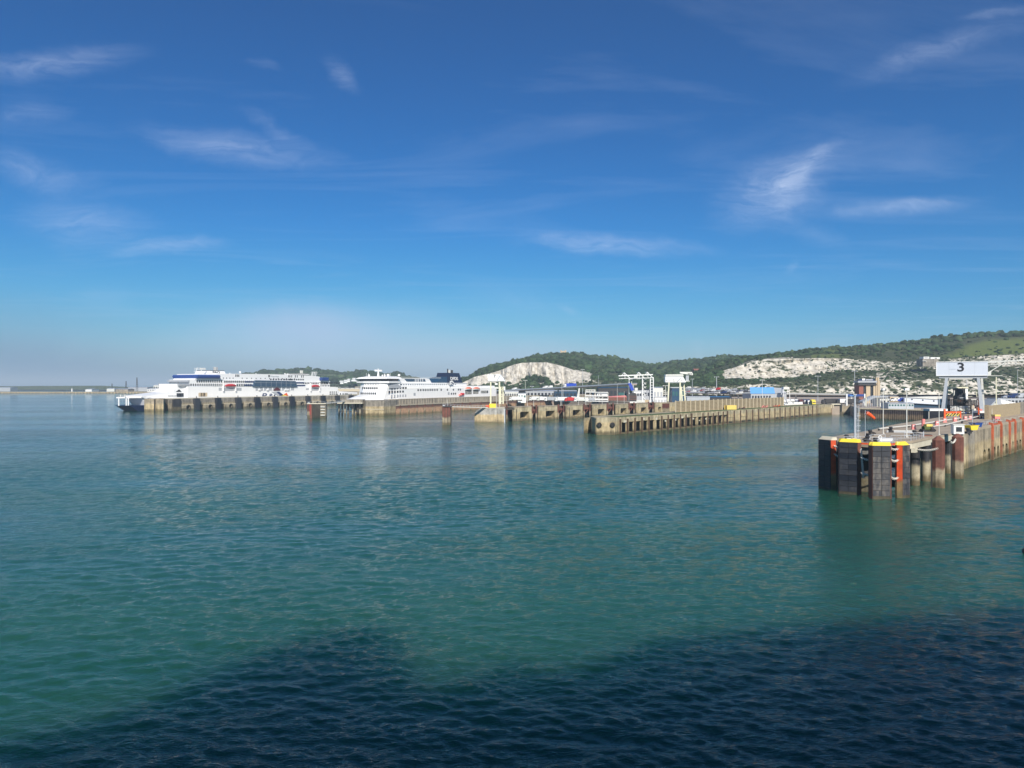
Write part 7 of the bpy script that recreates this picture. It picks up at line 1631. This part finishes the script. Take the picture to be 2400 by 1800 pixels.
def make_car(m):
    t = thing('car', 'car', 'car', (0,0,0))
    MB().ext([(0,0.35),(0,0.8),(1.1,0.95),(1.7,1.45),(3.2,1.48),(4.1,1.0),(4.3,0.9),(4.3,0.35)],-0.88,0.88).build('body', M[m], t)
    MB().ext([(1.3,0.98),(1.8,1.38),(3.1,1.4),(3.8,1.0)],-0.9,-0.883).build('window', M['win'], t)
    for x in (0.8,3.5):
        for y in (-0.9,0.68): MB().tube((x,y,0.32),(x,y+0.22,0.32),0.32,n=8).build('wheel', M['tyre'], t)
    return t
PROTO = {}
def vehicle(kind, m1, m2, px, D, z, rz, label, group):
    key = (kind, m1, m2)
    if key not in PROTO:
        PROTO[key] = o = (make_lorry(m1, m2) if kind == 'lorry' else make_van(m1) if kind == 'van' else make_car(m1))
        o.location = (X(px,D),D,z); o.rotation_euler = (0,0,rz); o['label'] = label; o['group'] = group; return o
    return dup(PROTO[key], (X(px,D),D,z), rz, label, group)
cn = {'white':'white','navy':'dark blue','maroon':'maroon','yellow':'yellow','offwhite':'off-white','royal':'blue','grey_paint':'grey','red':'red','silver':'silver','darksteel':'black','skyblue':'pale blue','tan':'beige'}
GZ = {}
row = [(1838,512,'white','white'),(1849,516,'white','white'),(1859,520,'offwhite','white'),(1869,518,'navy','white'),(1879,514,'maroon','maroon'),(1890,520,'white','navy'),(1898,514,'white','navy'),(1908,508,'yellow','yellow')]
for i, (px, D, a, b) in enumerate(row):
    vehicle('lorry', a, b, px, D, ZG, R(78), f'{cn[a]} lorry{"" if a == b else " with " + cn[b] + " trailer"}, {ORD[i]} in the row beyond the plank fence', 'lorries parked nose-on right of the plank fence')
for i, (px, D) in enumerate(((1838,500),(1851,502),(1862,504))):
    vehicle('van', 'white', '', px, D, ZG, R(0), f'white van in front of the lorries, {ORD[i]} of three from left', 'white vans in front of the parked lorries')
for i, (px, D, a, b) in enumerate(((1926,545,'darksteel','darksteel'),(1942,548,'grey_paint','navy'),(1960,540,'darksteel','white'),(1978,540,'grey_paint','darksteel'))):
    vehicle('lorry', a, b, px, D, ZG, R(4), f'{cn[a]} lorry with {cn[b]} load under the level viaduct, {ORD[i]} of four', 'lorries under the level viaduct')
vehicle('lorry','white','royal',1321,655,Z(908.5,655),R(20),'blue lorry driving on the long flyover','vehicles on the long flyover')
for i, (px, D, m) in enumerate(((1200,720,'white'),(1208,716,'silver'),(1272,684,'white'),(1283,678,'white'))):
    vehicle('van' if i != 1 else 'car', m, '', px, D+3, Z(914.5-(px-1200)*0.052,D)+0.2, R(28), f'{cn[m]} vehicle on the long flyover, {ORD[i]} of four left of the blue lorry', 'vehicles on the long flyover')
vehicle('lorry','red','red',1323,610,ZG,R(6),'red lorry standing behind pier 7','lorries behind pier 7')
for i, (px, D, a, b) in enumerate(((1193,640,'white','white'),(1240,640,'white','white'),(1258,630,'offwhite','white'),(1276,622,'white','grey_paint'),(1300,615,'white','white'),(1345,600,'white','offwhite'))):
    vehicle('lorry', a, b, px, D, ZG, R(10), f'{cn[a]} lorry behind pier 7, {ORD[i]} of six pale ones', 'lorries behind pier 7')
cc = ['white','silver','darksteel','grey_paint','white','navy','red','silver','white','grey_paint','darksteel','white']
pts_ = [P(1600,910.5,800), P(1788,918.5,700)]; pm_ = [P(1600,914.5,760), P(1788,922.5,660)]; pl_ = [P(1600,919.5,700), P(1788,926,620)]
for r_i, (a, b, nm) in enumerate(((pts_[0],pts_[1],'uppermost'),(pm_[0],pm_[1],'middle'),(pl_[0],pl_[1],'lowest'))):
    for i in range(14):
        f = 0.06+i*0.066; x = a[0]*(1-f)+b[0]*f; y = a[1]*(1-f)+b[1]*f+4; z = a[2]*(1-f)+b[2]*f+0.03
        m = cc[(i*5+r_i*3) % 12]; key = ('car' if (i+r_i) % 3 else 'van')
        vehicle(key, m, '', 1200+x/y*FO, y, z, R(-40), f'{cn[m]} {key} on the {nm} parking ramp, {ORD[i]} from left', 'vehicles queued on the parking ramps')
for i in range(12):
    px = 1768+i*7; m = cc[(i*7+2) % 12]; vehicle('car', m, '', px, 560-i, ZG, R(random.uniform(-8,8)), f'{cn[m]} car parked below the blue-roofed shed, {ORD[i]} from left', 'cars parked below the blue-roofed shed')
for i, (px, m) in enumerate(((2086,'white'),(2094,'white'),(2102,'royal'),(2110,'navy'),(2117,'silver'))):
    vehicle('van', m, '', px, 462, Z(941,462), R(5), f'{cn[m]} vehicle above the glass pavilion, {ORD[i]} from left', 'vehicles above the glass pavilion')
for i in range(6):
    m = cc[(i*4+1) % 12]; vehicle('van' if i % 2 else 'car', m, '', 2349+i*9, 349, Z(933.8,345), R(0), f'{cn[m]} vehicle on the white hall at far right, {ORD[i]} from left', 'vehicles on the deck of the white hall')

# ---- masts of the estate
def emast(px, ytop, D, zb, lamp, lab, m='offwhite', r=0.16, head=1.6): return mast(lab, px, D, zb, Z(ytop, D), r, lamp, m, group=None, head=head)
L7 = 'pier 7'
d7 = lambda px: F7.D(F7.u(px, 8), 8)
for px, yt, lab in ((1163.8,911,'white pole on pier 7 just right of the yellow box'),(1170.7,930,'short white pole on pier 7, second right of the yellow box'),(1188,929,'short pole above the first rusty pile of pier 7'),(1236,920,'stout white pole on the first block of pier 7'),(1251,914,'slim pole between the first and second blocks of pier 7'),
        (1296,917,'white pole on the second block of pier 7'),(1313.5,932,'short slim pole, left one of two above the second gap of pier 7'),(1316.5,899,'tall cream pole, right one of two above the second gap of pier 7'),(1355.7,913,'white pole on the third block of pier 7'),
        (1373,920,'white pole left of the fourth block of pier 7'),(1411.5,924,'slim pole in front of the gangway structure'),(1446.8,900,'tall white pole in front of the red ramp'),(1463,917,'short pole on the red ramp front'),(1474,902,'pale blue-white pole beside the dark drum')):
    emast(px, yt, d7(px), Z7, None, lab, r=0.11)
emast(1231.3,891,705,ZG,'tee','tall lamp mast behind pier 7 in front of the trees at the chalk cliff',r=0.2); emast(1319.5,899,690,ZG,None,'tall white mast rising left of the blue lorry on the flyover',r=0.22)
emast(1365.5,866,760,ZG,'tee','tall double-armed lamp mast against the right end of the chalk cliff','galv',r=0.24); emast(1402.5,880,700,ZG,None,'tall plain mast left of the loading frame','galv',r=0.16)
emast(1560,903.5,560,ZG,'tee','lamp mast with a wide head left of the Y gantry',r=0.3,head=2.0); emast(1622.5,888,820,ZG,'tee','distant lamp mast right of the Y gantry','galv',r=0.3)
emast(1679.5,883,760,ZG,'tee','big flat-headed lamp mast above the silver parking ramps','galv',r=0.45,head=2.4); emast(1786.5,890,545,ZG,'tee','lamp mast in front of the blue roof','offwhite',r=0.22)
emast(1771,888,900,ZG,None,'distant thin mast behind the blue roof','galv',r=0.2); emast(1917,881,640,ZG,'tee','lamp mast standing behind the level viaduct, left of the control tower','galv',r=0.24,head=2.4)
emast(2003,869,620,ZG,'tee','tallest double-headed lamp mast just left of the control tower','galv',r=0.26,head=2.2); emast(2385,868,430,ZG,None,'tall thin mast at the far right in front of the cliff','galv',r=0.14)
emast(2266,888,480,ZG,None,'mast seen through the legs of gantry 3','galv',r=0.2); emast(1247,905,740,ZG,'tee','lamp mast left of the slate-blue shed','galv',r=0.2)

# ---- hilltop and cliff-top buildings
def keep():
    D = 1560; t = thing('castle_keep', 'square stone castle keep on the wooded hilltop', 'castle', (X(1320.5,D),D,Z(834,D))); w = X(1326,D)-X(1320.5,D); h = Z(823,D)-Z(834,D)
    MB().box(-w,w,0,10,-6,h).build('walls', M['tan'], t)
    for a in (-w,w):
        for b in (0,10): MB().box(a-1.1,a+1.1,b-1.1,b+1.1,-6,h+2.2).build('turret', M['tan'], t)
    for k in range(4): MB().box(-w+1.6+k*2.0,-w+2.6+k*2.0,-0.3,0.3,h,h+0.9).build('merlon', M['tan'], t)
    for k in range(2): MB().box(-2+k*3.4,-1+k*3.4,-0.1,-0.01,h*0.45,h*0.7).build('window', M['win'], t)
keep()
def villa(label, px0, px1, y0, y1, D, wall, roof):
    t = shed('house', label, px0, px1, D, Z(y0,D)-Z(y1,D), 12, wall, roof, pitch=2.0, wins=4, cat='house', zb=Z(y1,D)); return t
villa('red-brown house among the trees above the Y gantry', 1627, 1640, 867, 875, 1090, 'brick', 'brick')
def cliff_station():
    D = 868; t = thing('lookout_station', 'white flat-roofed lookout building on the cliff top just left of the sign', 'building', (X(2180,D),D,Z(849,D))); f = lambda px: X(px,D)-X(2180,D); zz = lambda py: Z(py,D)-Z(849,D)
    MB().box(f(2163),f(2200),0,14,-5,zz(841)).build('terrace_wall', M['stone'], t); MB().box(f(2166),f(2179),1,10,zz(840.9),zz(836)).build('upper_block', M['white'], t)
    MB().box(f(2167.5),f(2177.5),0.85,0.99,zz(839.2),zz(838)).build('window', M['win'], t); MB().box(f(2182),f(2204),1,12,zz(840.9),zz(837.2)).build('block', M['white'], t); MB().box(f(2192),f(2197),0.9,0.99,zz(840.2),zz(838.6)).build('window', M['win'], t)
    MB().box(f(2160),f(2170),-2,0,zz(846.5),zz(845.8)).build('terrace_slab', M['white'], t)
cliff_station()
for i, (px, y, w) in enumerate(((800,898,9),(810,896,8),(817,893.5,6),(829,891.5,7))):
    D = 1760; villa(f'white house low on the far wooded hill between the ferries, {ORD[i]} from left', px-w/2, px+w/2, y-4, y, D, 'white', 'white')
# promenade and sea wall between the ferries and beyond
sw = thing('sea_wall', 'long pale promenade wall with a row of arches beyond the ferries', 'wall', (X(780,1250),1250,0)); Lw = X(1120,1250)-X(780,1250)
MB().box(0,Lw,0,40,-5,Z(911,1250)).build('wall', M['post'], sw); MB().box(0,Lw,-0.3,0.5,Z(911,1250)+.01,Z(909.5,1250)).build('parapet', M['offwhite'], sw); MB().box(0,Lw,-40,-0.01,-5,Z(917,1250)).build('beach', M['stone'], sw)
for k in range(30): MB().box(4+k*8.4,6.5+k*8.4,-0.45,-0.31,Z(911,1250),Z(909.6,1250)).build('arch', M['grey_paint'], sw)
MB().box(Lw*0.1,Lw,60,80,-5,Z(906,1290)).build('terrace', M['stone'], sw)

# ---- far left: breakwater and the western port in the mist
bw = thing('breakwater', 'long low dark breakwater across the far left of the harbour', 'breakwater', (X(-900,1650),1650,0))
L2 = X(430,1650)-X(-900,1650)
MB().box(0,L2,0,12,-6,3.2).build('wall', M['grey'], bw); MB().box(0,L2,-0.5,12,3.21,3.9).build('coping', M['stone'], bw)
for k in range(60): MB().box(900+k*7.5,903+k*7.5,-0.6,-0.01,-1,2.2).build('buttress', M['stone'], bw)
lt = thing('lighthouse', 'tiny white light tower on the far breakwater', 'lighthouse', (X(168,1655),1656,4.2)); MB().tube((0,0,0),(0,0,6),1.6,1.2,n=10).build('tower', M['white'], lt); MB().tube((0,0,6),(0,0,8),1.0,0.3,n=10).build('lantern', M['offwhite'], lt)
def far_shed(px0, px1, ytop, D, wall, label, roof='silver', wins=0): shed('port_building', label, px0, px1, D, Z(ytop,D)-3.0, 30, wall, roof, pitch=1.5, zb=3.0, wins=wins)
far_shed(-5,24,908.5,1980,'grey_paint','pale long hall at the extreme left beyond the breakwater','silver')
far_shed(250,268,911,1750,'offwhite','small white building left of the first far pylon'); far_shed(272,300,912,1750,'stone','low grey building below the first far pylon')
far_shed(300,345,908,1800,'grey_paint','long grey hall right of the tall far pylon'); far_shed(360,390,903,1850,'offwhite','raised white hall above the slope of the far ferry','white',6)
far_shed(345,372,912,1700,'white','low white terminal behind the far ferry bow','white',5); far_shed(372,402,908,1760,'brick','reddish buildings behind the far ferry bow','grey_paint',4)
far_shed(392,412,909.5,1700,'offwhite','white block just left of the far ferry superstructure'); far_shed(200,215,912.5,1750,'white','tiny white block on the far quay, left of the pylons')
MB().box(X(240,1690),X(470,1690),1690,1800,-6,3.4).build('western_quay', M['stone'])['kind'] = 'structure'
def pylon(px, yt, D, label):
    t = thing('pylon', label, 'pylon', (X(px,D),D,2)); h = Z(yt,D)-2
    for s_ in (-1,1): MB().bar((s_*2.6,0,0),(s_*0.4,0,h),0.9).build('leg', M['darksteel'], t)
    for k in range(6): MB().bar((-2.4+k*0.35,0,h*k/7),(2.4-k*0.35,0,h*(k+1)/7),0.5).build('brace', M['darksteel'], t)
pylon(262.5,899,2100,'faintest of three dark pylons at the western port'); pylon(295.5,893,1900,'middle one of three dark pylons at the western port'); pylon(321,884.5,1800,'tallest and rightmost of three dark pylons at the western port')

# small things afloat and near
by = thing('mooring_buoy', 'dark rounded shape at the right edge of the frame on the water', 'buoy', (X(2400,92),91.5,0)); MB().sphere((0,0,0.25),0.55,10,6).build('float', M['rubber'], by); MB().tube((0,0,0.7),(0,0,1.1),0.08,n=6).build('ring_post', M['darksteel'], by)
shed('terminal_building', 'dark slate building with pale bands behind the legs of the loading frame', 1486, 1529, 640, Z(914,640)-ZG, 12, 'grey_paint', 'darksteel', pitch=0.6, wins=7)
gl = random.Random(21)
for i in range(9):                                                # parked trailers and stacked boxes behind the loading frame
    px = 1482+i*9; m = ['white','grey_paint','offwhite','darksteel','tan'][i % 5]
    container('container', f'{cn[m]} container behind the loading frame, {ORD[i]} of nine from left', X(px,575), 575+gl.uniform(-6,6), ZG, gl.uniform(-.2,.2), M[m], 6.06, 2.44, 2.6, 'containers behind the loading frame')
